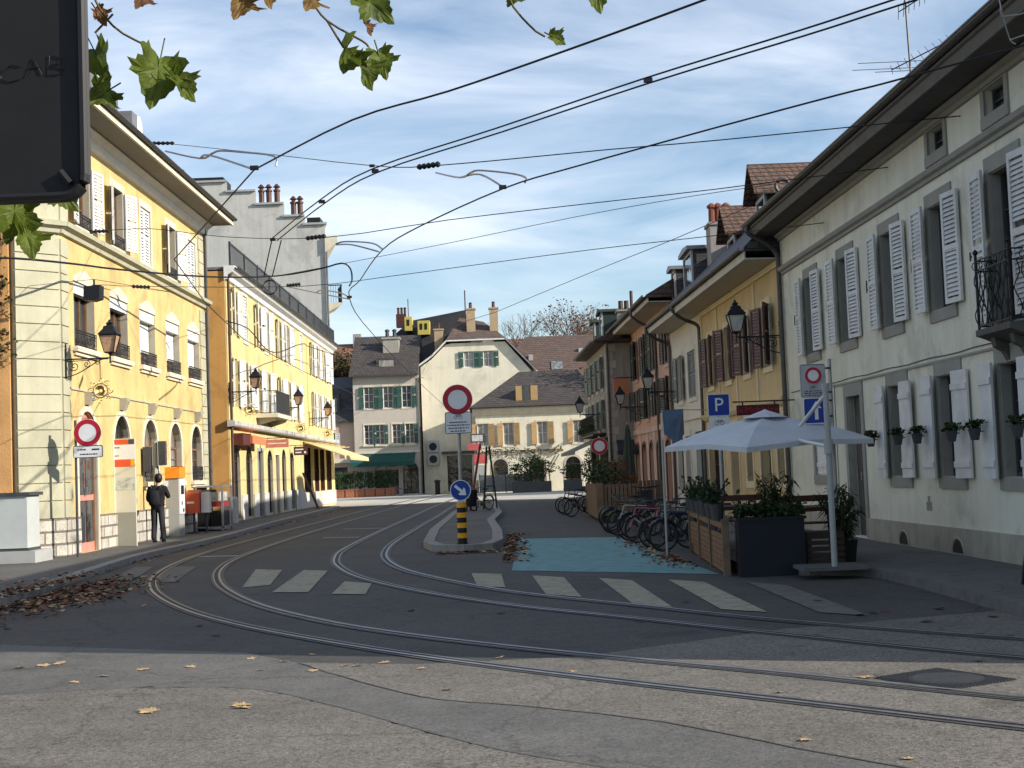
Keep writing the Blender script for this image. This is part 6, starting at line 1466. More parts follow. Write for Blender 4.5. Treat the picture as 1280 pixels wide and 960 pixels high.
def tableset(x, y, z, lab_t, lab_b):
    t = thing('garden_table', lab_t, 'table', (x, y, z), 'red brown terrace tables'); mb = MB()
    for k in range(5): mb.box(x-.45+k*.18, x-.28+k*.18, y-.35, y+.35, z+.68, z+.71)
    obj('tabletop', mb, 'redwood', t)
    for sx in (-.38, .34):
        mb = MB(); mb.tube([(x+sx, y-.3, z), (x+sx, y+.25, z+.68)], .018, 5); mb.tube([(x+sx, y+.3, z), (x+sx, y-.25, z+.68)], .018, 5); obj('leg', mb, 'iron', t)
    t = thing('garden_bench', lab_b, 'bench', (x, y+.75, z), 'red brown terrace benches'); mb = MB()
    for k in range(3): mb.box(x-.5, x+.5, y+.6+k*.12, y+.7+k*.12, z+.42, z+.45)
    obj('seat', mb, 'redwood', t); mb = MB()
    for k in range(2): mb.box(x-.5, x+.5, y+.98, y+1.01, z+.6+k*.16, z+.7+k*.16)
    obj('backrest', mb, 'redwood', t)
    for sx in (-.4, .36):
        mb = MB(); mb.tube([(x+sx, y+.62, z), (x+sx, y+.66, z+.42)], .016, 5); mb.tube([(x+sx, y+.9, z), (x+sx, y+1.0, z+.86)], .016, 5); obj('leg', mb, 'iron', t)
tableset(4.55, 21.6, .17, 'red brown slatted table near the parasol pole', 'red brown slatted bench behind the near table')
tableset(3.75, 23.6, .17, 'red brown slatted table in the middle of the terrace', 'red brown slatted bench at the far end of the terrace')
# cantilever parasol
t = thing('cantilever_parasol', 'large open white cantilever parasol on a grey side pole over the terrace', 'parasol', (4.18, 18.95, .12))
mb = MB(); mb.tube([(4.18, 18.95, .12), (4.18, 18.95, 2.56)], .04, 10); mb.tube([(4.18, 18.95, 1.66), (4.18, 18.95, 1.86)], .06, 10); mb.tube([(4.18, 18.95, 2.5), (4.18, 18.95, 2.6)], .052, 10); obj('pole', mb, 'greypaint', t)
mb = MB(); mb.box(3.75, 4.6, 18.85, 19.6, .121, .17); obj('base_slab', mb, mat('concrete_slab', (.12, .12, .115), .85, .2, 4), t)
ctr = V((3.72, 21.0, 2.27)); q4 = [V((2.27, 21.5, 1.86)), V((3.17, 19.4, 1.79)), V((5.17, 20.5, 1.86)), V((4.3, 22.6, 1.9))]
ring = []
for i in range(4): a, b = q4[i], q4[(i+1) % 4]; ring += [a, (a+b)/2+V((0, 0, .03))+(ctr-(a+b)/2)*.04]
rows = 6; vs = [ctr]; fs = []
for j in range(1, rows+1):
    f_ = j/rows
    for k, p in enumerate(ring):
        q = ctr.lerp(p, f_); sag = (0 if k % 2 == 0 else .045)*math.sin(f_*math.pi); q.z += .055*math.sin(f_*math.pi)-sag; vs.append(q)
for k in range(8): fs.append([0, 1+k, 1+(k+1) % 8])
for j in range(rows-1):
    for k in range(8): fs.append([1+j*8+k, 1+j*8+(k+1) % 8, 1+(j+1)*8+(k+1) % 8, 1+(j+1)*8+k])
n = len(vs); o = (rows-1)*8+1
for k in range(8): vs.append(vs[o+k]-Z*.07)
for k in range(8): fs.append([o+k, o+(k+1) % 8, n+(k+1) % 8, n+k])
mb = MB(); mb.add(vs, fs); cn = obj('canopy', mb, 'canvas', t); s_ = cn.modifiers.new('thick', 'SOLIDIFY'); s_.thickness = .004
mb = MB(); mb.lathe(ctr+Z*.02, [(.34, -.055), (.2, 0), (.05, .05), (.01, .07)], 8); obj('canopy_cap', mb, 'canvas', cn)
mb = MB()
for p in ring[::2]: mb.tube([ctr-Z*.06, ctr.lerp(p, .5)+Z*.03, p-Z*.01], .012, 5)
for p in ring[1::2]: mb.tube([ctr-Z*.06, p-Z*.02], .01, 5)
obj('rib', mb, 'greypaint', t)
mb = MB(); mb.tube([(4.18, 18.95, 1.76), (4.05, 19.75, 1.84), (3.85, 20.6, 1.96), ctr-Z*.1], .026, 7); mb.tube([(4.18, 18.95, 2.46), (3.99, 19.8, 2.07)], .028, 7); obj('arm', mb, 'white', t)
# sagging blue canvas on its thin post beyond the bicycles
t = thing('blue_banner', 'pale blue canvas awning panel on a thin white post above the bicycles', 'awning', (2.62, 25.2, 0))
mb = MB(); mb.tube([(2.62, 25.2, 0), (2.62, 25.2, 2.05)], .022, 7); obj('post', mb, 'greypaint', t)
mb = MB(); mb.prism([(3.42, 32.6, 2.85), (3.95, 33.0, 2.88), (3.95, 33.0, 2.3), (3.75, 32.7, 2.06), (3.42, 32.4, 2.3)], (0, .02, .0)); obj('canvas_panel', mb, mat('blue_canvas', (.13, .2, .32), .85, .15, 3), t)
mb = MB(); mb.tube([(2.62, 25.2, 2.03), (3.42, 32.6, 2.85)], .01, 5); mb.tube([(3.95, 33.0, 2.86), (4.9, 35, 2.9)], .01, 5); obj('tie', mb, 'greypaint', t)
t = thing('orange_sign', 'small orange box sign on a bracket between the grey gable and the salmon house', 'shop sign', HR.P(50.4, 4.85, 0))
mb = MB(); HR.box(mb, 50.3, 50.42, 4.6, 5.3, .35, 1.0); obj('board', mb, mat('orange_sign', (.5, .19, .09), .6, .1, 4), t); mb = MB(); HR.box(mb, 50.34, 50.38, 5.31, 5.35, 0, 1.0); obj('bracket', mb, 'iron', t)
# far wooden planter, its plants, fence, closed parasol
t = thing('wooden_planter', 'tall planter of upright wooden slats jutting into the street beyond the bicycles', 'planter', (2.9, 44, 0))
mb = MB(); mb.box(2.42, 3.55, 41.05, 48.0, .05, 1.0); obj('box', mb, 'darkwood', t)
mb = MB()
for k in range(10): mb.box(2.4+k*.117, 2.49+k*.117, 40.98, 41.04, .2, 1.1)
for k in range(30): mb.box(2.34, 2.41, 41.05+k*.234, 41.23+k*.234, .12, 1.1)
mb.box(2.3, 2.5, 40.9, 41.0, .18, 1.15); obj('slats', mb, 'slatwood', t)
mb = MB(); mb.box(2.45, 3.6, 40.75, 40.97, 0, .14); obj('base_beam', mb, 'black', t)
t = thing('planter_shrubs', 'green and rusty brown shrubs growing out of the far slatted planter', 'shrubs', (2.9, 44, 1.0)); lf = MB(); st = MB()
for k in range(40):
    b = V((rnd.uniform(2.5, 3.45), rnd.uniform(41.2, 47.8), 1.0)); hh = rnd.uniform(.3, .85); rust = b.x > 2.95 and b.y < 43.5
    st.tube([b, b+V((rnd.gauss(0, .1), rnd.gauss(0, .1), hh))], .012, 4)
    for i in range(42): lf.leaf(b+V((rnd.gauss(0, .16), rnd.gauss(0, .2), hh*rnd.uniform(.2, 1.1))), rnd.uniform(.06, .15), 2 if rust else rnd.choice((0, 1)))
obj('stems', st, 'bark', t); obj('foliage', lf, ['leafA', 'leafB', 'leafC'], t)
t = thing('picket_fence', 'short weathered picket fence below the closed green parasol', 'fence', (3.9, 43.2, .05)); mb = MB()
for k in range(7): mb.box(3.62+k*.12, 3.71+k*.12, 43.2, 43.24, .15, 1.15)
obj('pickets', mb, 'woodgrey', t); mb = MB(); mb.box(3.6, 4.45, 43.241, 43.28, .4, .47); mb.box(3.6, 4.45, 43.241, 43.28, .9, .97); mb.box(3.6, 3.68, 43.28, 43.34, .12, 1.1); mb.box(4.37, 4.45, 43.28, 43.34, .12, 1.1); obj('rail', mb, 'woodgrey', t)
t = thing('closed_parasol', 'tall closed dull green parasol standing in front of the grey gable', 'parasol', (3.5, 43.8, .05)); mb = MB(); mb.tube([(3.5, 43.8, .05), (3.5, 43.8, 2.95)], .03, 7); mb.lathe((3.5, 43.8, .05), [(.3, 0), (.3, .06), (.05, .08)], 10); obj('pole', mb, 'greypaint', t)
mb = MB(); nn = 14; rw = []
for z, rr in ((.75, .2), (1.1, .24), (1.6, .2), (2.2, .14), (2.7, .08), (2.9, .03)):
    for k in range(nn): a = 6.283*k/nn; q = rr*(1.0 if k % 2 else .72); rw.append((3.5+math.cos(a)*q, 43.8+math.sin(a)*q, z))
mb.add(rw, [[i*nn+k, i*nn+(k+1) % nn, (i+1)*nn+(k+1) % nn, (i+1)*nn+k] for i in range(5) for k in range(nn)]); obj('furled_canvas', mb, 'canvasdull', t)
t = thing('scooter', 'dark covered motor scooter between the closed parasol and the bicycles', 'scooter', (3.5, 38.6, 0))
for y in (38.0, 39.2):
    mb = MB(); mb.tube(arc((3.45, y, .24), .2, 0, 6.283, Y, Z, 18), .05, 6); obj('wheel', mb, 'rubber', t)
mb = MB(); mb.prism([(3.3, 37.95, .4), (3.3, 38.2, .35), (3.3, 38.35, .25), (3.3, 38.9, .25), (3.3, 39.4, .5), (3.3, 39.45, .8), (3.3, 38.75, .82), (3.3, 38.6, .45), (3.3, 38.4, .45), (3.3, 38.1, .95), (3.3, 38.0, .95)], (.32, 0, 0)); obj('body', mb, 'black', t)
mb = MB(); mb.tube([(3.12, 38.2, 1.05), (3.46, 38.08, 1.0), (3.8, 38.2, 1.05)], .018, 6); obj('handlebar', mb, 'iron', t); mb = MB(); mb.box(3.32, 3.6, 38.78, 39.45, .821, .9); obj('seat', mb, 'darkcloth', t)
# sandwich board at the right edge
t = thing('sandwich_board', 'dark sandwich board on the right pavement at the edge of the photo', 'sign board', (5.75, 15.6, .12))
mb = MB(); mb.prism([(5.62, 15.5, .3), (5.66, 15.5, 1.12), (6.2, 15.5, 1.12), (6.22, 15.5, .3)], (0, .03, 0)); obj('panel', mb, mat('chalkboard', (.02, .02, .018), .6, .2, 4), t)
mb = MB()
for x in (5.6, 6.2): mb.tube([(x, 15.46, .12), (x+.03, 15.55, 1.16)], .02, 5); mb.tube([(x, 15.95, .12), (x+.03, 15.56, 1.16)], .02, 5)
obj('board_frame', mb, 'darkwood', t)

# ------------------------------------------------------------------ things on the far square
def bush(x, y, z, rx, rz, n, label, box=None, lm=('leafA', 'leafB'), grp=None, cone=False, leaf=.16):
    t = thing('planted_bush', label, 'bush', (x, y, z), grp)
    zb = z+(box or 0)
    if box:
        mb = MB(); mb.box(x-rx*.8, x+rx*.8, y-.5, y+.5, z, z+box); obj('planter', mb, 'darkgrey', t)
    lf = MB(); st = MB()
    for k in range(6): a = rnd.uniform(0, 6.28); st.tube([(x, y, zb), (x+math.cos(a)*rx*.6, y+math.sin(a)*.4, zb+rz*1.3)], .03, 4)
    for i in range(n):
        a, b, q = rnd.uniform(0, 6.28), rnd.uniform(-1, 1), rnd.random()**.35; s = math.sqrt(1-b*b); wob = 1+.2*math.sin(3*a+x)*math.cos(5*b)
        s *= (1-.45*(b+1)/2) if cone else 1
        lf.leaf((x+math.cos(a)*s*q*rx*wob, y+math.sin(a)*s*q*min(rx, 1)*wob, zb+rz+b*q*rz*wob), leaf*rnd.uniform(.7, 1.3), rnd.choice((0, 0, 1)))
    obj('stems', st, 'bark', t); obj('foliage', lf, list(lm), t)
bush(1.15, 102.5, .02, 1.75, .95, 1500, 'broad green bush in a dark planter in the middle of the square', .75, ('leafB', 'leafA'))
bush(5.4, 100.5, .02, 1.0, 1.35, 900, 'dark conical conifer before the right hand arch', .3, ('leafA', 'leafA'), cone=True)
bush(4.0, 100.2, .02, .8, .6, 500, 'low dark bush in a long planter left of the conifer', .8)
bush(6.6, 98, .02, .9, .9, 600, 'mid green bush right of the dark conifer', .7)
for k in range(6):
    x = -13.6+k*.78; t = thing('terracotta_planter', ['first', 'second', 'third', 'fourth', 'fifth', 'sixth'][k]+' from the left of the terracotta boxes with reedy bamboo before the cafe', 'planter', (x, 110.2, .02), 'terracotta planters before the cafe')
    mb = MB(); mb.box(x-.34, x+.34, 109.9, 110.5, .02, .62); mb.box(x-.37, x+.37, 109.87, 110.53, .56, .64); obj('box', mb, 'terracotta', t)
    lf = MB()
    lf.tube([(x, 110.2, .5), (x, 110.2, 1.7)], .02, 4)
    for i in range(420): q = V((x+max(-.4, min(.4, rnd.gauss(0, .2))), 110.2+max(-.35, min(.35, rnd.gauss(0, .18))), .62+rnd.random()*1.3*(1-.2*rnd.random()))); d = V((rnd.gauss(0, .06), rnd.gauss(0, .06), .26)); wv = V((.022, .01, 0)); lf.add([q, q+d*.5+wv, q+d, q+d*.5-wv], [[0, 1, 2, 3]], rnd.choice((0, 0, 1)))
    obj('bamboo', lf, ['leafA', 'leafB'], t)
t = thing('screen_fence', 'grey panel screen in front of the low cream house', 'fence', (-1, 103.5, .02))
for k in range(4):
    mb = MB(); mb.box(-2.6+k*.95, -1.7+k*.95, 103.5, 103.56, .1, 1.35); obj('panel', mb, mat('screen_grey', (.14, .15, .15), .6, .2, 3), t)
mb = MB()
for k in range(5): mb.box(-2.66+k*.95, -2.6+k*.95, 103.48, 103.58, .02, 1.45)
obj('post', mb, 'darkgrey', t)
t = thing('street_bollard', 'dark round bollard at the foot of the cream gable house', 'bollard', (-6.0, 109, .02)); mb = MB(); mb.lathe((-6.0, 109, .02), [(.2, 0), (.2, .9), (.26, .95), (.26, 1.05), (.1, 1.12)], 10); obj('shaft', mb, 'black', t)
t = thing('litter_bin', 'dark litter bin on two legs at the end of the traffic island', 'litter bin', (-1.72, 54.3, .125)); mb = MB(); mb.lathe((-1.72, 54.3, .3), [(.2, 0), (.24, .6), (.26, .62), (.22, .64)], 12); obj('bin_body', mb, 'black', t); mb = MB(); mb.tube([(-1.9, 54.3, .125), (-1.9, 54.3, .95)], .025, 5); mb.tube([(-1.54, 54.3, .125), (-1.54, 54.3, .95)], .025, 5); obj('leg', mb, 'iron', t)
t = thing('leaning_pole', 'thin dark red pole leaning at the end of the traffic island', 'pole', (-1.72, 55.2, .125)); mb = MB(); mb.tube([(-1.8, 55.2, .125), (-1.35, 55.2, 2.55)], .045, 7); obj('shaft', mb, mat('dark_red_pole', (.2, .035, .03), .6, .15, 5), t); mb = MB(); mb.tube([(-1.35, 55.2, 2.55), (-1.32, 55.2, 2.72)], [.06, .02], 7); obj('tip', mb, 'darkgrey', t)
t = thing('trestle_frame', 'narrow dark green trestle standing at the end of the traffic island', 'trestle', (-1.1, 56.5, .125)); mb = MB()
for a, b in (((-1.32, 56.4, .125), (-1.12, 56.5, 2.6)), ((-.78, 56.4, .125), (-1.02, 56.5, 2.6)), ((-1.3, 57, .125), (-1.1, 56.55, 2.6)), ((-.78, 57, .125), (-1.0, 56.55, 2.6))): mb.tube([a, b], .035, 6)
obj('leg', mb, mat('green_steel', (.02, .07, .045), .5, .15, 5), t); mb = MB()
for z in (.45, 1.0): w_ = .27-.08*z; mb.box(-1.06-w_, -1.06+w_, 56.38, 56.42, z, z+.05)
obj('crossbar', mb, 'darkgrey', t)
t = thing('shop_hoarding', 'cluster of red and white shop signs behind the traffic island', 'shop sign', (-2.6, 104, 0)); mb = MB(); mb.tube([(-2.75, 104.2, .02), (-2.75, 104.2, 5.0)], .05, 6); obj('post', mb, 'darkgrey', t)
for nm, x0, x1, z0, z1, m in (('board', -3.4, -2.4, 3.2, 3.7, mat('sign_faded_red', (.45, .1, .1), .6, .15, 4)), ('board', -3.2, -2.1, 3.75, 4.4, 'darkgrey'), ('board', -3.0, -2.0, 2.2, 2.9, MATS['sign_faded_red']), ('board', -3.0, -2.2, 1.0, 2.1, 'greypaint')):
    mb = MB(); mb.box(x0, x1, 104.1, 104.16, z0, z1); obj(nm, mb, m, t)
mb = MB(); mb.box(-3.1, -2.3, 104.09, 104.098, 3.85, 4.3); obj('lettering', mb, mat('mixed_print', (.5, .48, .46), .6, .5, 9), t)

# ------------------------------------------------------------------ overhead wires
WG = 'overhead wires above the tramway'
def wire(label, lines, r=.009, ins=(), arms=(), clamps=(), name='overhead_wire', cat='wire', m='black'):
    t = thing(name, label, cat, lines[0][0], WG); mb = MB()
    for l in lines: mb.tube(l, r, 6)
    obj('cable', mb, m, t)
    for a, b in ins:
        a, b = V(a), V(b); mb = MB(); k = 5; rr = [(.03, 0)]
        L_ = (b-a).length
        for i in range(k): rr += [(.03, L_*(i+.1)/k), (.05, L_*(i+.35)/k), (.05, L_*(i+.6)/k), (.03, L_*(i+.85)/k)]
        mb.lathe(a, rr, 8, axis=(b-a)); obj('insulator', mb, 'black', t)
    for l in arms:
        mb = MB(); mb.tube(smooth_line(l, 4), .013, 6); obj('pull_off_arm', mb, 'galv', t)
    for c in clamps:
        c = V(c); mb = MB(); mb.box(c.x-.045, c.x+.045, c.y-.025, c.y+.025, c.z-.022, c.z+.022); obj('clamp', mb, 'black', t)
    return t
S = smooth_line
wire('contact wire above the left tram track, rising to the upper right', [[(-6.5, 60, 5), (-6.6, 45, 5), (-6.4, 34, 5), (-5.75, 26.8, 5), (-5.05, 21.4, 5), (-2.73, 15.39, 5)], S([(-2.73, 15.39, 5), (-1.43, 13.39, 5), (-.47, 12.5, 5), (.5, 11.45, 5), (1.52, 10.27, 5), (3.5, 7.9, 5)], 4)], .0095,
     arms=[[(-4.684, 19.5, 6.216), (-3.885, 18.0, 5.75), (-3.585, 17.3, 5.643), (-3.425, 17.0, 5.603), (-3.108, 16.6, 5.485), (-2.598, 15.9, 5.261), (-2.556, 15.8, 5.12)], [(-3.885, 18.0, 5.75), (-3.615, 17.3, 5.624), (-2.731, 15.4, 5.003)]], clamps=[(-2.73, 15.39, 5.02)])
wire('contact wire above the right tram track, crossing the middle of the sky', [S([(-3.4, 100, 5), (-3.45, 60, 5), (-3.3, 34.5, 5), (-3.03, 26.9, 5), (-2.56, 24.47, 5), (-1.87, 21.25, 5), (-1.2, 19.4, 5), (-.02, 16.98, 5), (.82, 15.87, 5), (2.21, 14.23, 5), (3.17, 13.15, 5), (3.78, 12.5, 5), (6.5, 9.3, 5)], 4)], .0095,
     arms=[[(-1.06, 22.0, 6.299), (-.594, 19.0, 5.579), (-.434, 18.3, 5.491), (-.303, 18.0, 5.453), (.102, 17.4, 5.269), (.262, 17.0, 5.129), (.25, 16.8, 5.03)], [(-.594, 19.0, 5.579), (-.305, 18.0, 5.401), (-.01, 17.0, 5.022)],
           [(-2.733, 22.6, 5.336), (-2.555, 22.4, 5.336), (-2.079, 21.8, 5.195), (-1.885, 21.4, 5.03)], [(-2.733, 22.6, 5.323), (-2.411, 22.0, 5.215), (-1.95, 21.5, 5.01)],
           [(-4.085, 30.0, 5.532), (-3.899, 29.5, 5.512), (-3.337, 28.0, 5.251), (-3.04, 27.0, 5.02)], [(-4.952, 32.0, 5.945), (-4.085, 30.0, 5.532), (-3.04, 27.0, 4.99)]], clamps=[(-.02, 16.98, 5.02), (-3.03, 26.9, 5.02)])
FE = [(-3.881, 23.367, 5.6), (-2.658, 20.262, 5.6), (-1.717, 18.346, 5.6), (-.071, 16.4, 5.6), (1.494, 14.5, 5.6), (2.822, 13.054, 5.6), (3.481, 12.277, 5.6), (4.939, 10.584, 5.6), (7.056, 8.232, 5.6)]
wire('pair of close parallel feeder wires running up to the top right of the sky', [S(FE, 4), S([(x+.07, y+.06, z-.03) for x, y, z in FE], 4)], .0095, clamps=[(1.53, 14.5, 5.58), (-1.68, 18.38, 5.58), (-2.64, 20.3, 5.58), (-3.87, 23.37, 5.58)])
wire('short twin drop wires below the end of the feeder wires', [[(-3.881, 23.367, 5.6), (-4.143, 24.0, 5.067)], [(-3.74, 23.42, 5.57), (-4.0, 24.0, 5.067)]], .01)
wire('span wire from the eave of the corner building to the pale house attic', [S([(-8.804, 36.5, 10.453), (-5.275, 31.0, 8.799), (-2.292, 24.5, 7.003), (-1.104, 23.0, 6.631), (1.609, 21.5, 6.447), (3.221, 20.8, 6.367), HR.P(10.52, 6.4, 0)], 3)], .009, ins=[((-9.166, 36.7, 10.513), (-8.487, 36.3, 10.393)), ((-1.418, 23.2, 6.66), (-1.033, 22.9, 6.633))], clamps=[(-2.292, 24.5, 7.0)])
wire('span wire from the corner building front to the pale house below its eave', [S([(-9.86, 33.3, 7.62), (-8.495, 33.6, 7.7), (-6.608, 33.0, 7.329), (-3.879, 30.0, 6.707), (-1.145, 28.0, 6.622), (1.607, 26.0, 6.472), (3.686, 25.0, 6.444), HR.P(14.03, 6.42, 0)], 3)], .009, ins=[((-4.325, 30.5, 6.79), (-3.844, 30.0, 6.74)), ((-9.84, 33.3, 7.62), (-9.4, 33.4, 7.65))])
wire('span wire reaching the ochre house roof dormers', [S([(-6.566, 40.0, 7.366), (-5.973, 47.0, 8.629), (-1.784, 43.0, 8.599), (1.952, 39.0, 8.545), (4.686, 36.0, 8.414), (6.63, 34.5, 8.36)], 3)], .009)
wire('lowest span wire from the quoined corner to the far end of the pale house', [S([(-10.25, 30.75, 6.0), (-9.75, 34.0, 6.45), (-9.254, 35.5, 6.588), (-5.452, 37.0, 6.634), (-2.951, 36.0, 6.673), (-1.375, 35.0, 6.673), (1.933, 32.0, 6.534), (4.205, 30.0, 6.406), HR.P(18.37, 6.25, 0)], 3)], .009, ins=[((-5.777, 36.8, 6.642), (-5.4, 36.8, 6.669)), ((-9.429, 35.4, 6.582), (-9.018, 35.6, 6.572))])
wire('thin faint wire low in the sky sloping towards the square', [S([(-7.2, 114, 9.7), (-3.064, 70.0, 8.568), (-.559, 60.0, 8.345), (2.986, 50.0, 8.51), (5.048, 43.0, 8.429), (6.612, 36.9, 8.351)], 3)], .011)
wire('thick black feed cable across the corner building ending in a curved drop', [S([(-10.28, 26, 5.92), (-9.66, 27.6, 6.13), (-9.25, 30.2, 6.38), (-9.061, 33.0, 6.651), (-7.856, 37.0, 6.982), (-6.566, 40.0, 7.366), (-5.313, 40.0, 7.522), (-4.695, 40.0, 7.658), (-4.451, 40.0, 7.488), (-4.361, 39.5, 7.098), (-4.2, 37.4, 6.66)], 3), arc((-6.75, 40.0, 7.05), .2, 0, 6.283, X, Z, 14)], .024)
wire('sagging cable along the upper windows of the long lemon house', [S([(-10.4, 51.9, 7.5), (-9.643, 52.2, 7.2), (-9.2, 53.0, 6.55), (-8.9, 54.5, 6.5), (-9.2, 63.0, 7.6), (-9.6, 73.0, 8.1), (-7.017, 114.0, 9.3)], 3)], .02)
wire('tangle of thin wires at the eave end in the top right corner', [S(l, 3) for l in ([(4.459, 12.5, 5.95), (4.504, 12.5, 5.575), (4.602, 12.6, 5.311), (4.656, 12.6, 5.257)], [(4.504, 12.5, 5.575), (4.671, 12.5, 5.496), (6.1, 12.2, 5.9)], [(4.601, 12.6, 5.296), (6.7, 12.4, 5.9)])], .006, m='galv')
t = thing('hanging_box', 'black box fitting hung on a wire in front of the corner building', 'wire fitting', (-8.05, 27.3, 5.4)); P = V((-8.05, 27.3, 5.35)); mb = MB(); mb.prism([P+V((-.16, 0, .13)), P+V((.15, 0, .15)), P+V((.14, 0, -.11)), P+V((0, 0, -.15)), P+V((-.17, 0, -.13))], (0, .3, 0)); obj('housing', mb, 'black', t); mb = MB(); mb.tube([P+V((0, .15, .13)), P+V((0, .15, .28))], .02, 5); obj('hanger', mb, 'iron', t)
wire('thin wire carrying the black box across the corner', [[(-10.4, 30.58, 6.0), (-8.05, 27.45, 5.63), (6.75, 14.0, 5.5)]][:1] and [[(-10.4, 30.58, 6.0), (-8.05, 27.45, 5.63), (-7.4, 31.5, 5.85), (-9.3, 35.5, 6.55)]], .006)

# ------------------------------------------------------------------ dark back of a road sign, close by at the top left
t = thing('sign_back', 'dark back of a large road sign with scrawled letters CAB at the top left', 'road sign', (-1.75, 4.05, 0))
mb = MB(); x0, x1, z0, z1, q = -2.3, -1.195, 2.43, 3.7, .06; pts = []
for cx, cz, a0 in ((x1-q, z1-q, 0), (x0+q, z1-q, 1), (x0+q, z0+q, 2), (x1-q, z0+q, 3)):
    for k in range(6): a = (a0+k/5)*math.pi/2; pts.append((cx+q*math.cos(a), 4.0, cz+q*math.sin(a)))
sgm = mat('sign_back_grey', (.009, .009, .0095), .6, .25, 6)
mb.prism([(p[0], 4.012, p[2]) for p in pts], (0, .01, 0)); pn = obj('panel', mb, sgm, t)
mb = MB(); mb.tube(pts, .013, 7, closed=True); mb.tube([(p[0]+(.0), 4.018, p[2]) for p in pts], .016, 7, closed=True); obj('rim', mb, 'black', t)
mb = MB(); mb.tube([(-1.75, 4.07, 0), (-1.75, 4.07, 3.8)], .038, 10); obj('post', mb, 'galv', t); mb = MB(); mb.box(-1.85, -1.65, 4.024, 4.04, 2.7, 2.78); mb.tube([(-1.262, 4.0, 2.5), (-1.235, 4.0, 2.465)], .012, 6); obj('clamp', mb, 'black', t)
mb = MB(); yy = 4.008
for l in ([(-1.372, 2.812), (-1.40, 2.818), (-1.425, 2.80), (-1.43, 2.778), (-1.405, 2.768), (-1.375, 2.775)], [(-1.358, 2.78), (-1.335, 2.835), (-1.312, 2.785)], [(-1.352, 2.805), (-1.315, 2.808)], [(-1.292, 2.785), (-1.289, 2.84), (-1.255, 2.832), (-1.262, 2.815), (-1.289, 2.81), (-1.25, 2.8), (-1.262, 2.784), (-1.292, 2.785)]): mb.tube([(a, yy, b) for a, b in l], .0018, 5)
obj('scrawled_letters', mb, 'black', pn)

# ------------------------------------------------------------------ plane tree: trunk out of frame at left, branch with leaves hanging in
t = thing('plane_tree', 'overhanging plane tree twigs with lobed green and yellowing leaves along the top edge', 'tree', (-3.2, 3.2, 0))
mb = MB(); mb.tube([(-3.2, 3.2, 0), (-3.15, 3.25, 1.5), (-3.1, 3.3, 3.0), (-3.0, 3.4, 4.6)], [.22, .19, .17, .12], 10); obj('trunk', mb, 'bark', t)
mb = MB(); mb.tube(S([(-3.1, 3.3, 3.0), (-2.4, 3.9, 3.5), (-1.6, 4.4, 3.55), (-.6, 4.6, 3.5), (.6, 4.6, 3.45)], 5), .035, 7); mb.tube(S([(-3.0, 3.4, 3.0), (-2.4, 4.4, 2.9), (-1.8, 4.6, 2.7), (-1.55, 4.5, 2.56)], 4), .012, 6); obj('branch', mb, 'bark', t)
mb = MB()
for l in ([(-1.4, 4.45, 3.5), (-1.31, 4.5, 3.2), (-1.24, 4.5, 3.08), (-1.15, 4.5, 3.02)], [(-1.24, 4.5, 3.12), (-1.3, 4.5, 3.06)], [(-.9, 4.55, 3.5), (-.62, 4.5, 3.16), (-.55, 4.5, 3.07), (-.44, 4.5, 3.0), (-.42, 4.5, 2.98)], [(-.55, 4.5, 3.07), (-.5, 4.5, 2.98)],
          [(-.6, 4.6, 3.5), (-.42, 4.5, 3.15)], [(.0, 4.6, 3.5), (.03, 4.5, 3.15), (.1, 4.5, 3.03), (.15, 4.5, 2.99)], [(.3, 4.6, 3.46), (.3, 4.5, 3.15)], [(-1.0, 4.6, 3.5), (-.82, 4.5, 3.2)]): mb.tube(S(l, 3), .0038, 5)
obj('twig', mb, mat('twig', (.1, .07, .03), .8, .3, 9), t)
half = [(0, -.1), (.1, -.2), (.22, -.22), (.32, -.34), (.33, -.22), (.42, -.2), (.5, -.1), (.42, -.03), (.38, .06), (.46, .1), (.5, .2), (.66, .28), (.55, .33), (.54, .44), (.42, .42), (.33, .42), (.31, .52), (.24, .58), (.22, .7), (.13, .74), (.1, .86), (0, .98)]
outl = half+[(-x, y) for x, y in half[-2:0:-1]]
def plane_leaf(c, s, ang, yaw, curl, m):
    mb = MB(); c = V(c); pts = []
    ca, sa = math.cos(ang), math.sin(ang)
    def mp_(x, y):
        zc = curl*(x*x*1.9+.35*y*y)+.16*math.sin(5*y+x*4)*curl
        X_, Y_ = (x*ca-y*sa), (x*sa+y*ca); return c+V((X_*math.cos(yaw)*s+zc*s*math.sin(yaw), X_*math.sin(yaw)*s-zc*s*math.cos(yaw), Y_*s))
    n = len(outl); vs = [mp_(0, .15)]+[mp_(x*rnd.uniform(.92, 1.08), y) for x, y in outl]+[mp_(x*.5, y*.5+.1) for x, y in outl]
    fs = [[0, n+1+i, n+1+(i+1) % n] for i in range(n)]+[[1+i, 1+(i+1) % n, n+1+(i+1) % n, n+1+i] for i in range(n)]
    mb.add(vs, fs); mb.tube([mp_(0, -.5), mp_(0, .1)], .0025, 4); return obj('leaf', mb, m, t)
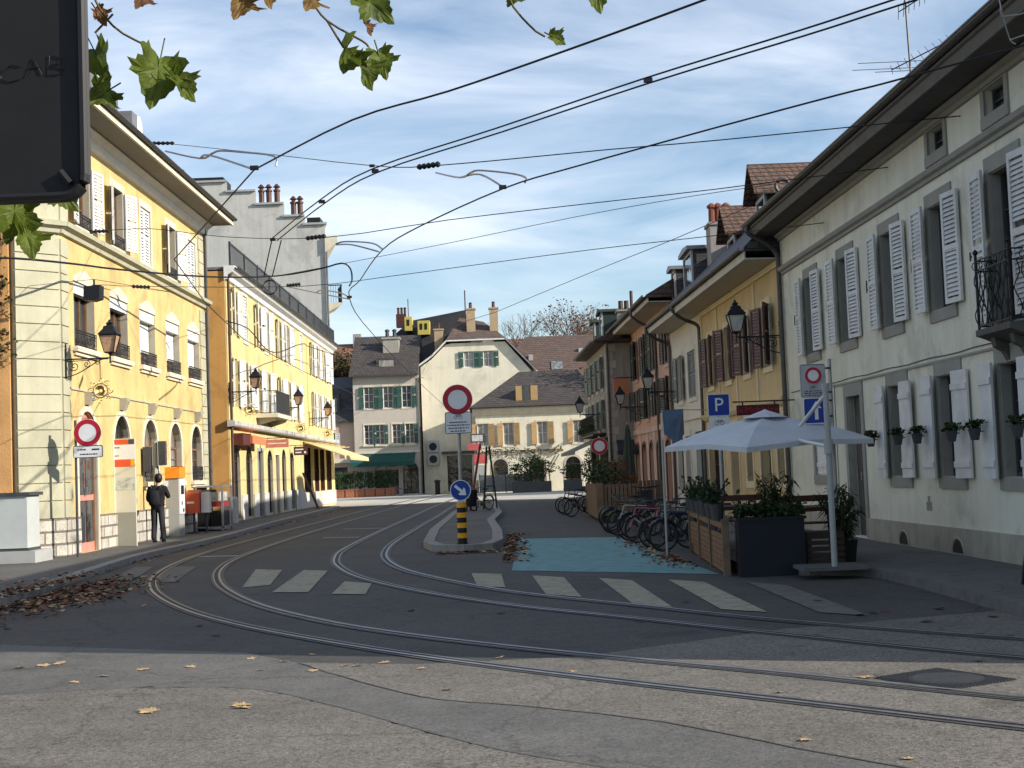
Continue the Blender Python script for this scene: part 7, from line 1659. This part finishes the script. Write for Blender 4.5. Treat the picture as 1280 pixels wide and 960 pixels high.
for (x, z, s, ang, yaw, cu, m) in ((-1.1, 2.96, .2, 2.9, .5, .7, 'plane'), (-1.05, 2.9, .12, -2.3, .9, .9, 'plane'), (-1.3, 3.0, .15, -2.6, -.4, .6, 'plane'), (-1.27, 2.88, .12, 2.2, .6, .8, 'plane'), (-.5, 2.98, .13, 2.7, 1.1, 1.2, 'plane'), (-.46, 2.92, .12, -2.6, .9, 1.2, 'plane'), (-.39, 2.96, .11, -2.9, .3, .6, 'plane'),
        (-.82, 3.165, .12, 2.7, .6, .9, 'planey'), (-.76, 3.19, .09, -2.7, 1.0, 1.0, 'planey'), (-.43, 3.15, .15, -2.3, .3, .6, 'plane'), (-.6, 3.15, .1, 2.6, 1.0, 1.1, 'planey'), (.3, 3.15, .13, -2.9, .5, .8, 'plane'), (.17, 2.985, .065, -2.0, .5, .8, 'plane'), (.06, 3.14, .07, 2.6, .2, .8, 'plane'),
        (-1.55, 2.5, .16, 2.9, .4, .8, 'plane'), (-1.62, 2.55, .15, 2.2, -.3, .8, 'plane'), (-1.45, 2.57, .13, -2.4, .5, .8, 'plane'), (-1.53, 2.42, .12, -2.9, .8, .8, 'plane'), (-1.13, 3.17, .08, 2.6, .6, .9, 'leafC'), (-1.3, 3.14, .07, -2.6, .6, .9, 'leafC'), (-.43, 3.06, .05, -2.6, .9, .9, 'leafC')):
    s *= .86
    plane_leaf((x, 4.5+rnd.uniform(-.04, .04), z), s, ang, yaw, cu, m)

# ------------------------------------------------------------------ fallen leaves
def litter(name, spots, m):
    mb = MB()
    for x, y, z, s in spots:
        a = rnd.uniform(0, 6.28); tl = rnd.uniform(-.5, .5); d = V((math.cos(a), math.sin(a), tl*.5))*s*.5; wv = V((-math.sin(a), math.cos(a), rnd.uniform(-.6, .6)))*s*.34
        c = V((x, y, z+s*.14)); mb.add([c-d, c-d*.2+wv*.9, c+d*.5+wv, c+d+Z*s*.1, c+d*.5-wv, c-d*.2-wv*.9, c+Z*-.06*s], [[0, 1, 6], [1, 2, 6], [2, 3, 6], [3, 4, 6], [4, 5, 6], [5, 0, 6]], rnd.choice((0, 0, 1, 2)))
    return tag(obj(name, mb, m), kind='stuff')
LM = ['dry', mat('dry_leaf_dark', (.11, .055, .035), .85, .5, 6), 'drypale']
sp = []
for k in range(1500):
    y = rnd.triangular(18.2, 25.5, 20.5); x = -6.7+rnd.gauss(0, .48)-(y-20)*.06; zz = .012+max(0, .05-abs(x+6.8)*.1)*rnd.random(); sp.append((x, y, zz if x > -7.1 else .125, rnd.uniform(.05, .11)))
sp += [(rnd.uniform(-7.2, -6.0)+rnd.gauss(0, .3), rnd.uniform(14.2, 19), .014, rnd.uniform(.06, .14)) for _ in range(130)]
litter('leaf_pile', sp, LM)
sp = []
for k in range(420):
    y = rnd.uniform(25, 36); sp.append((-.28+abs(rnd.gauss(0, .22))-(.0), y-.2*rnd.random(), .014, rnd.uniform(.06, .12)))
for k in range(160): sp.append((rnd.uniform(-1.6, -.2), 28.6-abs(rnd.gauss(0, .25)), .014, rnd.uniform(.06, .12)))
for k in range(420): y = rnd.triangular(21.5, 33, 24); sp.append((2.75-abs(rnd.gauss(0, .25))+(.08*(26-y) if y > 26 else 0)*.5, y, .014, rnd.uniform(.05, .11)))
for k in range(260): y = rnd.uniform(26, 70); sp.append((-7.9+abs(rnd.gauss(0, .14))-.02*(y-26), y, .014, rnd.uniform(.05, .1)))
litter('gutter_leaves', sp, LM)
def fallen(spots, m, label, grp):
    first = None
    for x, y, s in spots:
        if first is None:
            mb = MB(); vs = []; n = len(outl)
            vs = [V((0, .2, .012))]+[V((px_*1.0, py_, .01+.1*abs(px_)*rnd.uniform(.3, 1.2)+.05*rnd.random())) for px_, py_ in outl]
            mb.add(vs, [[0, 1+i, 1+(i+1) % n] for i in range(n)]); mb.tube([(0, -.5, .02), (0, .1, .015)], .012, 4)
            first = obj('fallen_leaf', mb, m); tag(first, label, 'leaf', grp); o = first
        else:
            o = first.copy(); COL.objects.link(o)
        o.location = (x, y, .0085); o.scale = (s, s, s); o.rotation_euler = (rnd.uniform(-.15, .15), rnd.uniform(-.15, .15), rnd.uniform(0, 6.28))
sun_spots = [(-4.35, 13.0, .1), (-4.5, 12.9, .09), (-4.2, 13.05, .1), (-3.3, 12.4, .09), (-3.55, 12.1, .08), (-2.9, 12.5, .08), (-2.45, 12.9, .07), (-2.1, 12.6, .07), (-1.5, 12.2, .09), (-1.4, 12.1, .08), (-1.2, 12.25, .09), (-.85, 11.8, .07), (-.2, 12.3, .07), (-2.62, 10.1, .13), (-2.05, 10.25, .12), (-2.0, 10.15, .1), (1.6, 8.2, .07), (1.75, 9.9, .06), (3.5, 11.0, .07), (-.55, 10.6, .06), (-3.7, 11.8, .07), (.4, 11.3, .05), (-1.75, 11.9, .07), (2.0, 7.6, .06), (2.5, 10.4, .1), (-1.0, 13.0, .07), (-1.9, 13.0, .06), (-2.2, 12.1, .06)]
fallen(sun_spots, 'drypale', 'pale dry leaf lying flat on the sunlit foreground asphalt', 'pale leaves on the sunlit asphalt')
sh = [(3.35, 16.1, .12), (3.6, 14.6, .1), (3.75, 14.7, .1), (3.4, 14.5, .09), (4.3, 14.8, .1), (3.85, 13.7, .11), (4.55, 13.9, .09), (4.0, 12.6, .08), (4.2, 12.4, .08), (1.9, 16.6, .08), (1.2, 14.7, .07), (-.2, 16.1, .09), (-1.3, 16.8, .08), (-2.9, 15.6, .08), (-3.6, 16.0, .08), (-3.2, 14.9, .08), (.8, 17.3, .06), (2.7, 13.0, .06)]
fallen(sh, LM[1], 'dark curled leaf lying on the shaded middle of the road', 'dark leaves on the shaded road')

# parts of each building that sit loose in the file keep their kind; nothing is left selected
for o in bpy.data.objects: o.select_set(False)
